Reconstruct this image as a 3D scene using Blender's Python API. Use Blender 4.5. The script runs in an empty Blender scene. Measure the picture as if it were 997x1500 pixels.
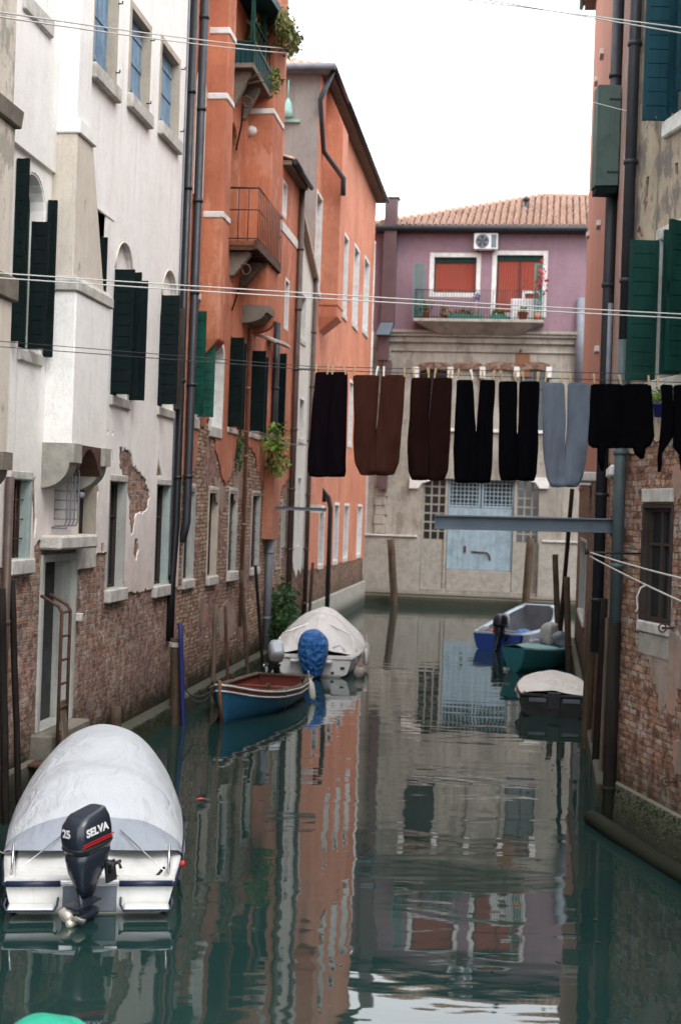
import bpy, bmesh, math, random
from math import sin, cos, pi, radians, sqrt, atan2
from mathutils import Vector, Matrix, geometry, noise as mnoise

random.seed(7)
SC = bpy.context.scene
COL = SC.collection

# ------------------------------------------------------------------ camera model (used to survey the place)
F = 2000.0; ROLL = 0.035; CAMH = 4.0
def lv(px, py):
    x = px - 498.5; y = py - 750.0
    return (x + ROLL*y)/F, -(y - ROLL*x)/F
def P(px, py, d):
    a, b = lv(px, py); return Vector((a*d, d, CAMH + b*d))
def PZ(px, py, z):
    a, b = lv(px, py); d = (z - CAMH)/b; return Vector((a*d, d, z))

# ------------------------------------------------------------------ mesh builder
class MB:
    def __init__(s): s.v = []; s.f = []; s.m = []; s.sm = []
    def add(s, vs, fs, mi=0, smooth=False):
        o = len(s.v); s.v += [Vector(v) for v in vs]
        for f in fs: s.f.append([i+o for i in f]); s.m.append(mi); s.sm.append(smooth)
        return s
    def box(s, x0, x1, y0, y1, z0, z1, mi=0):
        return s.add([(x0,y0,z0),(x1,y0,z0),(x1,y1,z0),(x0,y1,z0),(x0,y0,z1),(x1,y0,z1),(x1,y1,z1),(x0,y1,z1)],
              [(0,3,2,1),(4,5,6,7),(0,1,5,4),(1,2,6,5),(2,3,7,6),(3,0,4,7)], mi)
    def obox(s, o, a, b, c, mi=0):
        o, a, b, c = map(Vector, (o, a, b, c))
        fs = [(0,3,2,1),(4,5,6,7),(0,1,5,4),(1,2,6,5),(2,3,7,6),(3,0,4,7)]
        if a.cross(b).dot(c) < 0: fs = [f[::-1] for f in fs]
        return s.add([o, o+a, o+a+b, o+b, o+c, o+a+c, o+a+b+c, o+b+c], fs, mi)
    def hexa(s, bot, top, mi=0):
        return s.add(list(bot)+list(top), [(3,2,1,0),(4,5,6,7),(0,1,5,4),(1,2,6,5),(2,3,7,6),(3,0,4,7)], mi)
    def tube(s, pts, r, n=8, mi=0, caps=True, smooth=True):
        pts = [Vector(p) for p in pts]; rs = r if isinstance(r, (list, tuple)) else [r]*len(pts)
        o = len(s.v); prev = None
        for i, p in enumerate(pts):
            if i == 0: t = pts[1]-pts[0]
            elif i == len(pts)-1: t = pts[-1]-pts[-2]
            else: t = (pts[i+1]-p).normalized() + (p-pts[i-1]).normalized()
            if t.length < 1e-9: t = Vector((0,0,1))
            t.normalize()
            if prev is None:
                q = Vector((0,0,1)) if abs(t.z) < .9 else Vector((1,0,0))
                u = t.cross(q).normalized()
            else:
                u = (prev - t*prev.dot(t)).normalized()
            prev = u; w = t.cross(u)
            for k in range(n):
                a = 2*pi*k/n; s.v.append(p + (u*cos(a) + w*sin(a))*rs[i])
        for i in range(len(pts)-1):
            for k in range(n):
                k2 = (k+1) % n
                s.f.append([o+i*n+k, o+i*n+k2, o+(i+1)*n+k2, o+(i+1)*n+k]); s.m.append(mi); s.sm.append(smooth)
        if caps:
            s.f.append([o+k for k in range(n)][::-1]); s.m.append(mi); s.sm.append(False)
            s.f.append([o+(len(pts)-1)*n+k for k in range(n)]); s.m.append(mi); s.sm.append(False)
        return s
    def rings(s, rings, mi=0, closed=True, cap0=True, cap1=True, smooth=True):
        n = len(rings[0]); o = len(s.v)
        for r in rings: s.v += [Vector(p) for p in r]
        for i in range(len(rings)-1):
            for k in range(n if closed else n-1):
                k2 = (k+1) % n
                s.f.append([o+i*n+k, o+i*n+k2, o+(i+1)*n+k2, o+(i+1)*n+k]); s.m.append(mi); s.sm.append(smooth)
        if cap0 and closed: s.f.append([o+k for k in range(n)][::-1]); s.m.append(mi); s.sm.append(False)
        if cap1 and closed: s.f.append([o+(len(rings)-1)*n+k for k in range(n)]); s.m.append(mi); s.sm.append(False)
        return s
    def lathe(s, prof, n=16, c=(0,0,0), mi=0):
        c = Vector(c)
        return s.rings([[c+Vector((r*cos(2*pi*k/n), r*sin(2*pi*k/n), z)) for k in range(n)] for r, z in prof], mi)
    def strip(s, l0, l1, mi=0, closed=True, smooth=False):
        n = len(l0); o = len(s.v); s.v += [Vector(p) for p in l0] + [Vector(p) for p in l1]
        for k in range(n if closed else n-1):
            k2 = (k+1) % n
            s.f.append([o+k, o+k2, o+n+k2, o+n+k]); s.m.append(mi); s.sm.append(smooth)
        return s
    def build(s, name, mats, parent=None, bevel=0, subsurf=0, solid=0, fix=False, xf=None):
        if xf is not None: s.v = [xf @ v for v in s.v]
        me = bpy.data.meshes.new(name)
        me.from_pydata([tuple(v) for v in s.v], [], s.f)
        if not isinstance(mats, (list, tuple)): mats = [mats]
        for m in mats: me.materials.append(m)
        me.polygons.foreach_set('material_index', s.m)
        me.polygons.foreach_set('use_smooth', s.sm)
        if fix:
            bm = bmesh.new(); bm.from_mesh(me); bmesh.ops.remove_doubles(bm, verts=bm.verts, dist=1e-5)
            bmesh.ops.delete(bm, geom=[v for v in bm.verts if not v.link_faces], context='VERTS'); bmesh.ops.recalc_face_normals(bm, faces=bm.faces); bm.to_mesh(me); bm.free()
        me.update()
        o = bpy.data.objects.new(name, me); COL.objects.link(o)
        if parent: o.parent = parent
        if bevel:
            b = o.modifiers.new('Bevel', 'BEVEL'); b.width = bevel; b.segments = 1; b.limit_method = 'ANGLE'; b.angle_limit = radians(40)
        if solid:
            b = o.modifiers.new('Solid', 'SOLIDIFY'); b.thickness = solid; b.offset = 0
        if subsurf:
            b = o.modifiers.new('Sub', 'SUBSURF'); b.levels = subsurf; b.render_levels = subsurf
        return o

def tag(o, label=None, cat=None, group=None, kind=None):
    if label: o['label'] = label
    if cat: o['category'] = cat
    if group: o['group'] = group
    if kind: o['kind'] = kind
    return o
def empty(name, loc=(0,0,0), rz=0, label=None, cat=None, group=None, mat=None):
    o = bpy.data.objects.new(name, None); COL.objects.link(o); o.empty_display_size = .2
    if mat is not None: o.matrix_world = mat
    else: o.location = loc; o.rotation_euler = (0,0,rz)
    return tag(o, label, cat, group)

def catenary(a, b, sag, n=24):
    a, b = Vector(a), Vector(b)
    return [a.lerp(b, i/n) + Vector((0,0,-4*sag*(i/n)*(1-i/n))) for i in range(n+1)]
def rag(pts, amp, step, seed=0, closed=True):
    rnd = random.Random(seed); out = []
    n = len(pts)
    for i in range(n if closed else n-1):
        a = Vector(pts[i]); b = Vector(pts[(i+1) % n]); L = (b-a).length
        k = max(1, int(L/step)); d = (b-a)/max(L, 1e-6); nn = Vector((-d.y, d.x))
        out.append(a)
        for j in range(1, k):
            out.append(a + (b-a)*(j/k) + nn*rnd.uniform(-amp, amp) + d*rnd.uniform(-.3, .3)*step)
    if not closed: out.append(Vector(pts[-1]))
    return [(p[0], p[1]) for p in out]
def pip(x, y, poly):
    c = False; n = len(poly); j = n-1
    for i in range(n):
        xi, yi = poly[i][0], poly[i][1]; xj, yj = poly[j][0], poly[j][1]
        if (yi > y) != (yj > y) and x < (xj-xi)*(y-yi)/(yj-yi)+xi: c = not c
        j = i
    return c
def sheet_tris(outers, holes):
    vs = []; es = []
    for lp in outers + holes:
        o = len(vs); n = len(lp)
        vs += [Vector((p[0], p[1])) for p in lp]; es += [(o+i, o+(i+1) % n) for i in range(n)]
    r = geometry.delaunay_2d_cdt(vs, es, [], 0, 1e-5)
    ov, of = r[0], r[2]; keep = []
    for f in of:
        cx = sum(ov[i].x for i in f)/len(f); cy = sum(ov[i].y for i in f)/len(f)
        if any(pip(cx, cy, o) for o in outers) and not any(pip(cx, cy, h) for h in holes): keep.append(f)
    return ov, keep
def wall_sheet(mb, outers, holes, w, thick, mi=0):
    """flat sheet in local (y,z) at x=w with edges running back by thick; holes/outers are loops of (y,z)"""
    ov, fs = sheet_tris(outers, holes)
    ff = []
    for f in fs:
        f = list(f)
        a, b, c = ov[f[0]], ov[f[1]], ov[f[2]]
        if (b-a).cross(c-a) < 0: f = f[::-1]
        ff.append(f)
    mb.add([(w, p.x, p.y) for p in ov], ff, mi)
    if thick:
        # boundary edges
        cnt = {}
        for f in ff:
            for i in range(len(f)):
                e = (f[i], f[(i+1) % len(f)])
                cnt[e] = cnt.get(e, 0)+1
        bd = [e for e in cnt if (e[1], e[0]) not in cnt]
        for a, b in bd:
            p, q = ov[a], ov[b]
            mb.add([(w, p.x, p.y), (w, q.x, q.y), (w-thick, q.x, q.y), (w-thick, p.x, p.y)], [(3,2,1,0)], mi)
def rloop(u0, u1, z0, z1, arch=0, n=10, e=0.0):
    u0 -= e; u1 += e; z0 -= e; z1 += e
    if not arch: return [(u0,z0),(u1,z0),(u1,z1),(u0,z1)]
    h = (u1-u0)/2*arch; zc = z1-h; uc = (u0+u1)/2; r = (u1-u0)/2
    return [(u0,z0),(u1,z0)] + [(uc+r*cos(pi*k/n), zc+h*sin(pi*k/n)) for k in range(n+1)]
def ring_prism(mb, outer, inner, w0, w1, mi=0):
    """ring between two loops with equal counts, from x=w0 (back) to x=w1 (front)"""
    A = lambda lp, w: [(w, p[0], p[1]) for p in lp]
    mb.strip(A(outer, w1), A(inner, w1), mi); mb.strip(A(outer, w0), A(outer, w1), mi)
    mb.strip(A(inner, w1), A(inner, w0), mi); mb.strip(A(inner, w0), A(outer, w0), mi)

# ------------------------------------------------------------------ materials
class NT:
    def __init__(s, name):
        s.mat = bpy.data.materials.new(name); s.mat.use_nodes = True
        s.nt = s.mat.node_tree; s.bsdf = s.nt.nodes['Principled BSDF']; s.out = s.nt.nodes['Material Output']
        tc = s.nt.nodes.new('ShaderNodeTexCoord'); s.obj = tc.outputs['Object']
        sp = s.nt.nodes.new('ShaderNodeSeparateXYZ'); s.nt.links.new(s.obj, sp.inputs[0]); s.x, s.y, s.z = sp.outputs
    def set(s, inp, v):
        if hasattr(v, 'is_linked') or isinstance(v, bpy.types.NodeSocket): s.nt.links.new(v, inp)
        elif v is not None:
            if isinstance(v, (tuple, list)) and inp.type == 'RGBA' and len(v) == 3: v = (*v, 1)
            inp.default_value = v
    def node(s, typ, ins=None, **props):
        n = s.nt.nodes.new(typ)
        for k, v in props.items(): setattr(n, k, v)
        for k, v in (ins or {}).items(): s.set(n.inputs[k], v)
        return n
    def mapv(s, sx=1, sy=1, sz=1, vec=None, loc=(0,0,0)):
        n = s.node('ShaderNodeMapping', {'Vector': vec or s.obj, 'Scale': (sx,sy,sz), 'Location': loc}); return n.outputs[0]
    def noise(s, scale=5, detail=4, rough=.55, vec=None, dist=0):
        return s.node('ShaderNodeTexNoise', {'Scale': scale, 'Detail': detail, 'Roughness': rough, 'Distortion': dist, 'Vector': vec or s.obj}).outputs['Fac']
    def math(s, op, a, b=None, c=None, clamp=False):
        n = s.nt.nodes.new('ShaderNodeMath'); n.operation = op; n.use_clamp = clamp
        s.set(n.inputs[0], a)
        if b is not None: s.set(n.inputs[1], b)
        if c is not None: s.set(n.inputs[2], c)
        return n.outputs[0]
    def mr(s, v, a, b, c=0, d=1, smooth=True):
        n = s.node('ShaderNodeMapRange', {0: v, 1: a, 2: b, 3: c, 4: d}); n.clamp = True
        if smooth: n.interpolation_type = 'SMOOTHSTEP'
        return n.outputs[0]
    def mix(s, f, a, b, bt='MIX'):
        n = s.nt.nodes.new('ShaderNodeMix'); n.data_type = 'RGBA'; n.blend_type = bt; n.clamp_factor = True
        s.set(n.inputs[0], f); s.set(n.inputs[6], a); s.set(n.inputs[7], b); return n.outputs[2]
    def ramp(s, f, stops, const=False):
        n = s.nt.nodes.new('ShaderNodeValToRGB'); s.set(n.inputs[0], f); cr = n.color_ramp
        if const: cr.interpolation = 'CONSTANT'
        while len(cr.elements) < len(stops): cr.elements.new(.5)
        for e, (p, c) in zip(cr.elements, stops): e.position = p; e.color = (*c, 1)
        return n.outputs[0]
    def comb(s, x, y, z):
        return s.node('ShaderNodeCombineXYZ', {0: x, 1: y, 2: z}).outputs[0]
    def bump(s, h, strength=.5, dist=.02, normal=None):
        n = s.node('ShaderNodeBump', {'Height': h, 'Strength': strength, 'Distance': dist})
        if normal: s.set(n.inputs['Normal'], normal)
        return n.outputs[0]
    def fin(s, col=None, rough=None, normal=None, metal=None, spec=None):
        b = s.bsdf.inputs
        if col is not None: s.set(b['Base Color'], col)
        if rough is not None: s.set(b['Roughness'], rough)
        if normal is not None: s.set(b['Normal'], normal)
        if metal is not None: s.set(b['Metallic'], metal)
        if spec is not None: s.set(b['Specular IOR Level'], spec)
        return s.mat

def brick_mat(name, cols, mortar=(.30,.26,.22), rough_layer=1.0, eff=.35, effcol=(.48,.40,.38), grime=(.06,.055,.04), grime_z=0.9, bw=.22, bh=.078, patch=None, patchamt=0.0, stone=False):
    m = NT(name)
    # wobbly coordinates in the wall plane
    n1 = m.node('ShaderNodeTexNoise', {'Scale': 1.3, 'Detail': 3.0, 'Vector': m.obj}).outputs['Color']
    n2 = m.node('ShaderNodeTexNoise', {'Scale': 9.0, 'Detail': 2.0, 'Vector': m.obj}).outputs['Color']
    v = m.comb(m.y, m.math('ADD', m.z, m.math('MULTIPLY', m.x, 0.0)), 0.0)
    off = m.node('ShaderNodeVectorMath', {0: n1, 1: (.10*rough_layer,.06*rough_layer,0)}, operation='MULTIPLY').outputs[0]
    off2 = m.node('ShaderNodeVectorMath', {0: n2, 1: (.035*rough_layer,.025*rough_layer,0)}, operation='MULTIPLY').outputs[0]
    # side faces (jambs) use depth as horizontal coordinate
    v = m.node('ShaderNodeVectorMath', {0: v, 1: m.comb(m.x, 0.0, 0.0)}, operation='ADD').outputs[0]
    v = m.node('ShaderNodeVectorMath', {0: v, 1: off}, operation='ADD').outputs[0]
    v = m.node('ShaderNodeVectorMath', {0: v, 1: off2}, operation='ADD').outputs[0]
    bt = m.node('ShaderNodeTexBrick', {'Vector': v, 'Color1': (0,0,0), 'Color2': (1,1,1), 'Mortar': (.5,.5,.5), 'Scale': 1.0,
                'Mortar Size': .011, 'Mortar Smooth': .35, 'Bias': 0.0, 'Brick Width': bw, 'Row Height': bh})
    bt.offset = .5
    per = bt.outputs['Color']; mo = bt.outputs['Fac']
    fine = m.noise(28, 5, .7); mid = m.noise(3.2, 5, .65); big = m.noise(.7, 4, .6)
    base = m.ramp(m.math('ADD', m.math('MULTIPLY', per, .75), m.math('MULTIPLY', mid, .28)), [(i/(len(cols)-1), c) for i, c in enumerate(cols)])
    base = m.mix(m.mr(fine, .35, .75, 0, .5), base, (.09,.055,.045))
    wear = m.noise(14, 4, .6)
    mo2 = m.math('MULTIPLY', mo, m.mr(wear, .25, .5, .35, 1))
    c = m.mix(mo2, base, m.mix(m.mr(fine, .3, .7), mortar, tuple(x*.45 for x in mortar)))
    c = m.mix(m.math('MULTIPLY', m.mr(m.noise(2.1, 6, .72), .52, .68), eff), c, effcol)
    c = m.mix(m.mr(big, .42, .66, 0, .25), c, tuple(x*.45 for x in cols[0]))
    if patch:
        pn = m.noise(.9, 6, .68, vec=m.mapv(1,1,1,loc=(3,7,1)))
        pm = m.mr(pn, .60-patchamt, .63-patchamt)
        pc = m.mix(m.mr(m.noise(6, 5, .7), .3, .75), patch, tuple(x*.6 for x in patch))
        c = m.mix(pm, c, pc)
        mo = m.math('MULTIPLY', mo, m.math('SUBTRACT', 1.0, m.math('MULTIPLY', pm, .85)))
    ck = m.noise(1.0, 8, .8, vec=m.mapv(.8,.8,2.2,loc=(1,8,3)))
    c = m.mix(m.math('MULTIPLY', m.mr(m.math('ABSOLUTE', m.math('SUBTRACT', ck, .5)), .012, .0), .6), c, (.04,.03,.025))
    # damp & algae near the water
    zz = m.math('ADD', m.z, m.math('MULTIPLY', m.math('SUBTRACT', m.noise(1.7, 5, .7), .5), 1.1))
    c = m.mix(m.mr(zz, grime_z+.9, grime_z-.1, 0, .6), c, m.mix(m.mr(fine, .3, .7), grime, (.10,.08,.05)))
    c = m.mix(m.mr(zz, .75, .35, 0, .9), c, (.028,.032,.018))
    h = m.math('ADD', m.math('MULTIPLY', m.math('SUBTRACT', 1.0, mo), .8), m.math('ADD', m.math('MULTIPLY', fine, .5), m.math('MULTIPLY', per, .25)))
    pit = m.mr(m.noise(5.5, 7, .75), .5, .62)
    c = m.mix(m.math('MULTIPLY', pit, .32), c, tuple(x*.32 for x in cols[1]))
    h = m.math('ADD', h, m.math('MULTIPLY', wear, .5))
    h = m.math('SUBTRACT', h, m.math('MULTIPLY', pit, .9))
    return m.fin(c, .92, m.bump(h, 1.0, .035), spec=.08)

def plaster_mat(name, base, dark, streak=.35, streakcol=None, low=None, lowz=(2.5, 4.5), mott=.5, bump=.25, rough=.85, blotch=None, blotchamt=.0):
    m = NT(name)
    big = m.noise(.55, 5, .62); mid = m.noise(3.0, 6, .68); fine = m.noise(38, 3, .6)
    c = m.mix(m.mr(big, .35, .7, 0, mott), base, dark)
    c = m.mix(m.mr(mid, .45, .75, 0, mott*.55), c, tuple(min(1, x*.82) for x in dark))
    c = m.mix(m.mr(m.noise(7, 5, .7), .55, .8, 0, .35), c, tuple(min(1, x*1.12+.02) for x in base))
    st = m.noise(1.0, 5, .7, vec=m.mapv(5.5, 5.5, .28))
    c = m.mix(m.mr(st, .5, .8, 0, streak), c, streakcol or tuple(x*.55 for x in dark))
    st2 = m.noise(1.0, 4, .7, vec=m.mapv(16, 16, .5, loc=(4,1,0)))
    c = m.mix(m.mr(st2, .55, .8, 0, streak*.6), c, streakcol or tuple(x*.6 for x in dark))
    if blotch:
        c = m.mix(m.mr(m.noise(1.1, 7, .72, vec=m.mapv(1.3,1.3,.7,loc=(9,2,5))), .58-blotchamt, .64-blotchamt, 0, .8), c, blotch)
    if low:
        zz = m.math('ADD', m.z, m.math('MULTIPLY', m.math('SUBTRACT', m.noise(1.2, 6, .7), .5), 2.2))
        c = m.mix(m.mr(zz, lowz[1], lowz[0], 0, .85), c, m.mix(m.mr(mid, .3, .7), low, tuple(x*.75 for x in low)))
    c = m.mix(m.mr(fine, .5, .8, 0, .12), c, (.1,.09,.08))
    ck = m.noise(.9, 8, .82, vec=m.mapv(1,1,.55,loc=(7,3,2)))
    c = m.mix(m.math('MULTIPLY', m.mr(m.math('ABSOLUTE', m.math('SUBTRACT', ck, .5)), .006, .0), .45), c, tuple(x*.25 for x in dark))
    h = m.math('ADD', m.math('MULTIPLY', mid, .8), m.math('MULTIPLY', fine, .15))
    return m.fin(c, rough, m.bump(h, bump, .03), spec=.25)

def simple_mat(name, col, rough=.6, var=.3, scale=6, metal=0, spec=.4, bump=.1, dirt=None, dirtamt=.4, bs=30):
    m = NT(name)
    n = m.noise(scale, 5, .65)
    c = m.mix(m.mr(n, .35, .7, 0, var), col, tuple(x*.5 for x in col))
    if dirt: c = m.mix(m.mr(m.noise(scale*.45, 6, .7, vec=m.mapv(1,1,.5,loc=(2,5,8))), .5, .72, 0, dirtamt), c, dirt)
    return m.fin(c, m.mr(n, .3, .7, rough*.85, min(1, rough*1.15)), m.bump(m.noise(bs, 4, .6), bump, .01), metal, spec)
def wood_mat(name, col, dark, rough=.7, axis='z', dirtlow=False, gs=14):
    m = NT(name)
    sc = {'z': (gs, gs, .8), 'y': (gs, .8, gs), 'x': (.8, gs, gs)}[axis]
    g = m.noise(1.0, 6, .65, vec=m.mapv(*sc)); n = m.noise(2.5, 5, .65)
    c = m.mix(m.mr(g, .38, .68, 0, .8), col, dark)
    c = m.mix(m.mr(n, .45, .7, 0, .5), c, tuple(x*.6 for x in dark)); c = m.mix(m.mr(m.noise(6, 6, .75, vec=m.mapv(1,1,.4,loc=(3,1,9))), .55, .75, 0, .35), c, tuple(min(1,x*1.7+.012) for x in col))
    if dirtlow: c = m.mix(m.mr(m.math('ADD', m.z, m.math('MULTIPLY', n, .5)), 1.0, .4, 0, .92), c, (.02,.024,.014))
    return m.fin(c, rough, m.bump(g, .35, .01), spec=.12)
def stone_mat(name, col=(.5,.47,.42), dark=(.22,.20,.17), bump=.5):
    m = NT(name)
    n = m.noise(4, 7, .7); f = m.noise(30, 5, .7); b = m.noise(1.2, 4, .6)
    c = m.mix(m.mr(n, .38, .7, 0, .7), col, dark); c = m.mix(m.mr(f, .5, .75, 0, .45), c, tuple(x*.5 for x in dark))
    c = m.mix(m.mr(b, .45, .7, 0, .3), c, tuple(x*.7 for x in col))
    c = m.mix(m.mr(m.math('ADD', m.z, m.math('MULTIPLY', n, .5)), .95, .4, 0, .9), c, (.025,.03,.018))
    return m.fin(c, .85, m.bump(m.math('ADD', n, m.math('MULTIPLY', f, .4)), bump, .025), spec=.25)

M = {}
M['brick_white'] = brick_mat('old brick', [(.17,.095,.08),(.46,.23,.165),(.56,.33,.235),(.48,.36,.29),(.68,.53,.41)], mortar=(.56,.48,.43), eff=.8, effcol=(.66,.56,.53), grime_z=.45, patch=(.40,.27,.235), patchamt=.07)
M['brick_orange'] = brick_mat('stony brick', [(.15,.09,.065),(.46,.27,.19),(.60,.42,.30),(.70,.57,.43),(.60,.50,.42)], mortar=(.20,.155,.125), rough_layer=1.9, eff=.55, effcol=(.56,.43,.40), grime_z=.45, bw=.20, bh=.085, patch=(.42,.27,.23), patchamt=.06)
M['brick_right'] = brick_mat('red brick', [(.16,.085,.065),(.42,.20,.125),(.54,.28,.18),(.58,.38,.27),(.56,.46,.39)], mortar=(.30,.255,.225), rough_layer=.9, eff=.7, effcol=(.58,.51,.50), bw=.24, bh=.082, patch=(.24,.20,.17), patchamt=.0, grime_z=.5)
M['brick_far'] = brick_mat('far brick', [(.16,.09,.07),(.30,.16,.11),(.40,.24,.17),(.42,.32,.25)], eff=.3)
M['plaster_white'] = plaster_mat('white plaster', (.87,.85,.825), (.79,.755,.72), streak=.42, streakcol=(.50,.43,.37), low=(.66,.53,.49), lowz=(2.0, 5.4), mott=.5)
M['plaster_cream'] = plaster_mat('cream plaster', (.66,.60,.52), (.50,.44,.37), streak=.5, streakcol=(.28,.24,.19), mott=.6, blotch=(.30,.27,.23), blotchamt=.02)
M['plaster_orange'] = plaster_mat('orange plaster', (.50,.185,.10), (.37,.12,.068), streak=.95, streakcol=(.13,.06,.045), low=(.42,.19,.13), lowz=(2.5, 6.5), mott=.9, blotch=(.54,.24,.155), blotchamt=.05, bump=.4)
M['plaster_orange_far'] = plaster_mat('bright orange plaster', (.54,.215,.13), (.42,.15,.09), streak=.65, streakcol=(.25,.10,.07), mott=.9, blotch=(.55,.25,.16), blotchamt=.03)
M['plaster_grey'] = plaster_mat('grey render', (.30,.27,.25), (.20,.18,.17), streak=.4, mott=.6)
M['plaster_pale'] = plaster_mat('pale render', (.62,.60,.55), (.50,.48,.43), streak=.3, streakcol=(.30,.28,.22), mott=.5)
M['plaster_purple'] = plaster_mat('mauve plaster', (.27,.175,.21), (.20,.125,.155), streak=.35, streakcol=(.16,.10,.12), mott=.55)
M['plaster_beige'] = plaster_mat('beige render', (.37,.345,.30), (.24,.22,.19), streak=.95, streakcol=(.11,.095,.08), mott=1.0, blotch=(.20,.18,.155), blotchamt=.05)
M['plaster_right'] = plaster_mat('stained render', (.42,.35,.26), (.25,.215,.17), streak=1.0, streakcol=(.075,.07,.068), mott=1.0, blotch=(.13,.12,.115), blotchamt=.08, bump=.6)
M['plaster_orange_right'] = plaster_mat('salmon plaster', (.42,.185,.12), (.33,.135,.09), streak=.4, streakcol=(.25,.12,.08), mott=.5)
M['plaster_pink_right'] = plaster_mat('pink worn plaster', (.36,.20,.16), (.25,.17,.145), streak=.8, streakcol=(.15,.12,.11), mott=.9, blotch=(.34,.30,.27), blotchamt=.06)
M['concrete'] = stone_mat('concrete', (.36,.34,.30), (.20,.19,.165), .4)
M['stone'] = stone_mat('istrian stone', (.56,.54,.50), (.26,.245,.22))
M['stone_white'] = stone_mat('white stone', (.72,.71,.69), (.48,.46,.43), .3)
M['stone_dark'] = stone_mat('dark stone', (.20,.17,.14), (.10,.085,.07))
M['quay'] = stone_mat('quay stone', (.22,.20,.165), (.09,.085,.06), .8)
M['reveal'] = plaster_mat('pale reveal', (.46,.47,.44), (.30,.30,.28), streak=.6, streakcol=(.12,.12,.11), mott=.8, blotch=(.28,.22,.18), blotchamt=-.02, bump=.6)
M['reveal_green'] = plaster_mat('greenish reveal', (.40,.47,.45), (.28,.34,.33), streak=.6, streakcol=(.13,.13,.12), mott=.8, bump=.6)
M['reveal_beige'] = plaster_mat('beige reveal', (.50,.44,.36), (.32,.28,.23), streak=.5, streakcol=(.16,.13,.10), mott=.8, bump=.6)
M['glass'] = simple_mat('dark glass', (.018,.022,.024), .12, .3, 3, spec=.6, bump=.02)
M['glass_blue'] = simple_mat('pale glass', (.20,.25,.30), .12, .3, 3, spec=.6, bump=.02)
M['dark'] = simple_mat('dark opening', (.02,.018,.016), .9, .3)  # solid backing; the darkness of an unlit interior is painted into its colour
M['black'] = simple_mat('black paint', (.010,.011,.014), .45, .3, bump=.1)
M['black_iron'] = simple_mat('black iron', (.02,.02,.022), .6, .3, bump=.3)
M['rust'] = simple_mat('rusty iron', (.085,.038,.024), .85, .6, 9, bump=.5, dirt=(.05,.03,.025))
M['old_fender'] = simple_mat('old grey buoy', (.30,.28,.25), .7, .4, 6)
M['lattice'] = simple_mat('pale lattice', (.30,.28,.24), .8, .4, 4)
M['boat_dark'] = simple_mat('dark boat floor', (.055,.06,.075), .6, .4, 3)
M['brown_pipe'] = simple_mat('brown pipe', (.085,.055,.045), .55, .5, 4, bump=.2)
M['copper_pipe'] = simple_mat('copper pipe', (.25,.12,.08), .5, .5, 4, bump=.2)
M['grey_pipe'] = simple_mat('grey pipe', (.20,.215,.25), .5, .4, 3, bump=.15)
M['teal_pipe'] = simple_mat('teal pipe', (.065,.095,.105), .5, .4, 3, bump=.15, dirt=(.12,.12,.11))
M['dark_pipe'] = simple_mat('dark grey pipe', (.026,.029,.037), .5, .4, 3, bump=.15)
M['steel_blue'] = simple_mat('blue grey steel', (.10,.13,.165), .5, .3, 2, bump=.1, dirt=(.06,.06,.07))
M['shutter_black'] = wood_mat('black green shutter', (.006,.014,.014), (.004,.008,.009), .55)
M['shutter_black'] .node_tree.nodes['Principled BSDF'].inputs['Specular IOR Level'].default_value = .08
M['shutter_green'] = wood_mat('green shutter', (.012,.085,.06), (.008,.05,.036), .55)
M['shutter_darkgreen'] = wood_mat('bottle green shutter', (.006,.045,.035), (.004,.028,.024), .5)
M['shutter_teal'] = wood_mat('teal shutter', (.012,.06,.08), (.008,.035,.05), .5)
M['shutter_blue'] = wood_mat('faded blue shutter', (.22,.33,.44), (.13,.20,.29), .7)
M['shutter_brown'] = wood_mat('brown shutter', (.06,.045,.04), (.035,.028,.025), .7)
M['shutter_greygreen'] = wood_mat('grey green shutter', (.10,.15,.135), (.08,.12,.11), .6)
M['door_blue'] = wood_mat('pale blue door', (.30,.40,.46), (.24,.32,.38), .65, gs=8)
M['wood'] = wood_mat('weathered wood', (.15,.115,.085), (.07,.055,.045), .85)
M['post'] = wood_mat('mooring wood', (.10,.07,.048), (.04,.03,.023), .9, dirtlow=True)
M['post_dark'] = wood_mat('black mooring wood', (.018,.014,.012), (.008,.007,.007), .8, dirtlow=True)
M['wood_brown'] = wood_mat('varnished wood', (.22,.10,.05), (.12,.05,.03), .5, 'x')
M['white_paint'] = simple_mat('white paint', (.74,.74,.73), .5, .25, 3, bump=.1, dirt=(.45,.42,.38), dirtamt=.25)
M['curtain'] = None
m = NT('red curtain')
w_ = m.node('ShaderNodeTexWave', {'Scale': 3.2, 'Distortion': 2.2, 'Detail': 2.0, 'Vector': m.mapv(1,1,.06)}, bands_direction='Y').outputs['Fac']
M['curtain'] = m.fin(m.mix(w_, (.36,.065,.035), (.17,.03,.02)), .8, m.bump(w_, .5, .05))
m = NT('roof tile')
n_ = m.noise(7, 5, .7); b_ = m.noise(.8, 4, .6)
c_ = m.ramp(m.noise(4.6, 3, .9), [(.3,(.26,.14,.11)),(.42,(.42,.25,.19)),(.5,(.54,.40,.32)),(.58,(.36,.21,.16)),(.68,(.62,.52,.44))])
c_ = m.mix(m.mr(n_, .5, .75, 0, .5), c_, (.18,.13,.10)); c_ = m.mix(m.mr(b_, .5, .7, 0, .3), c_, (.14,.12,.10))
M['tile'] = m.fin(c_, .9, m.bump(n_, .3, .02))
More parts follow.
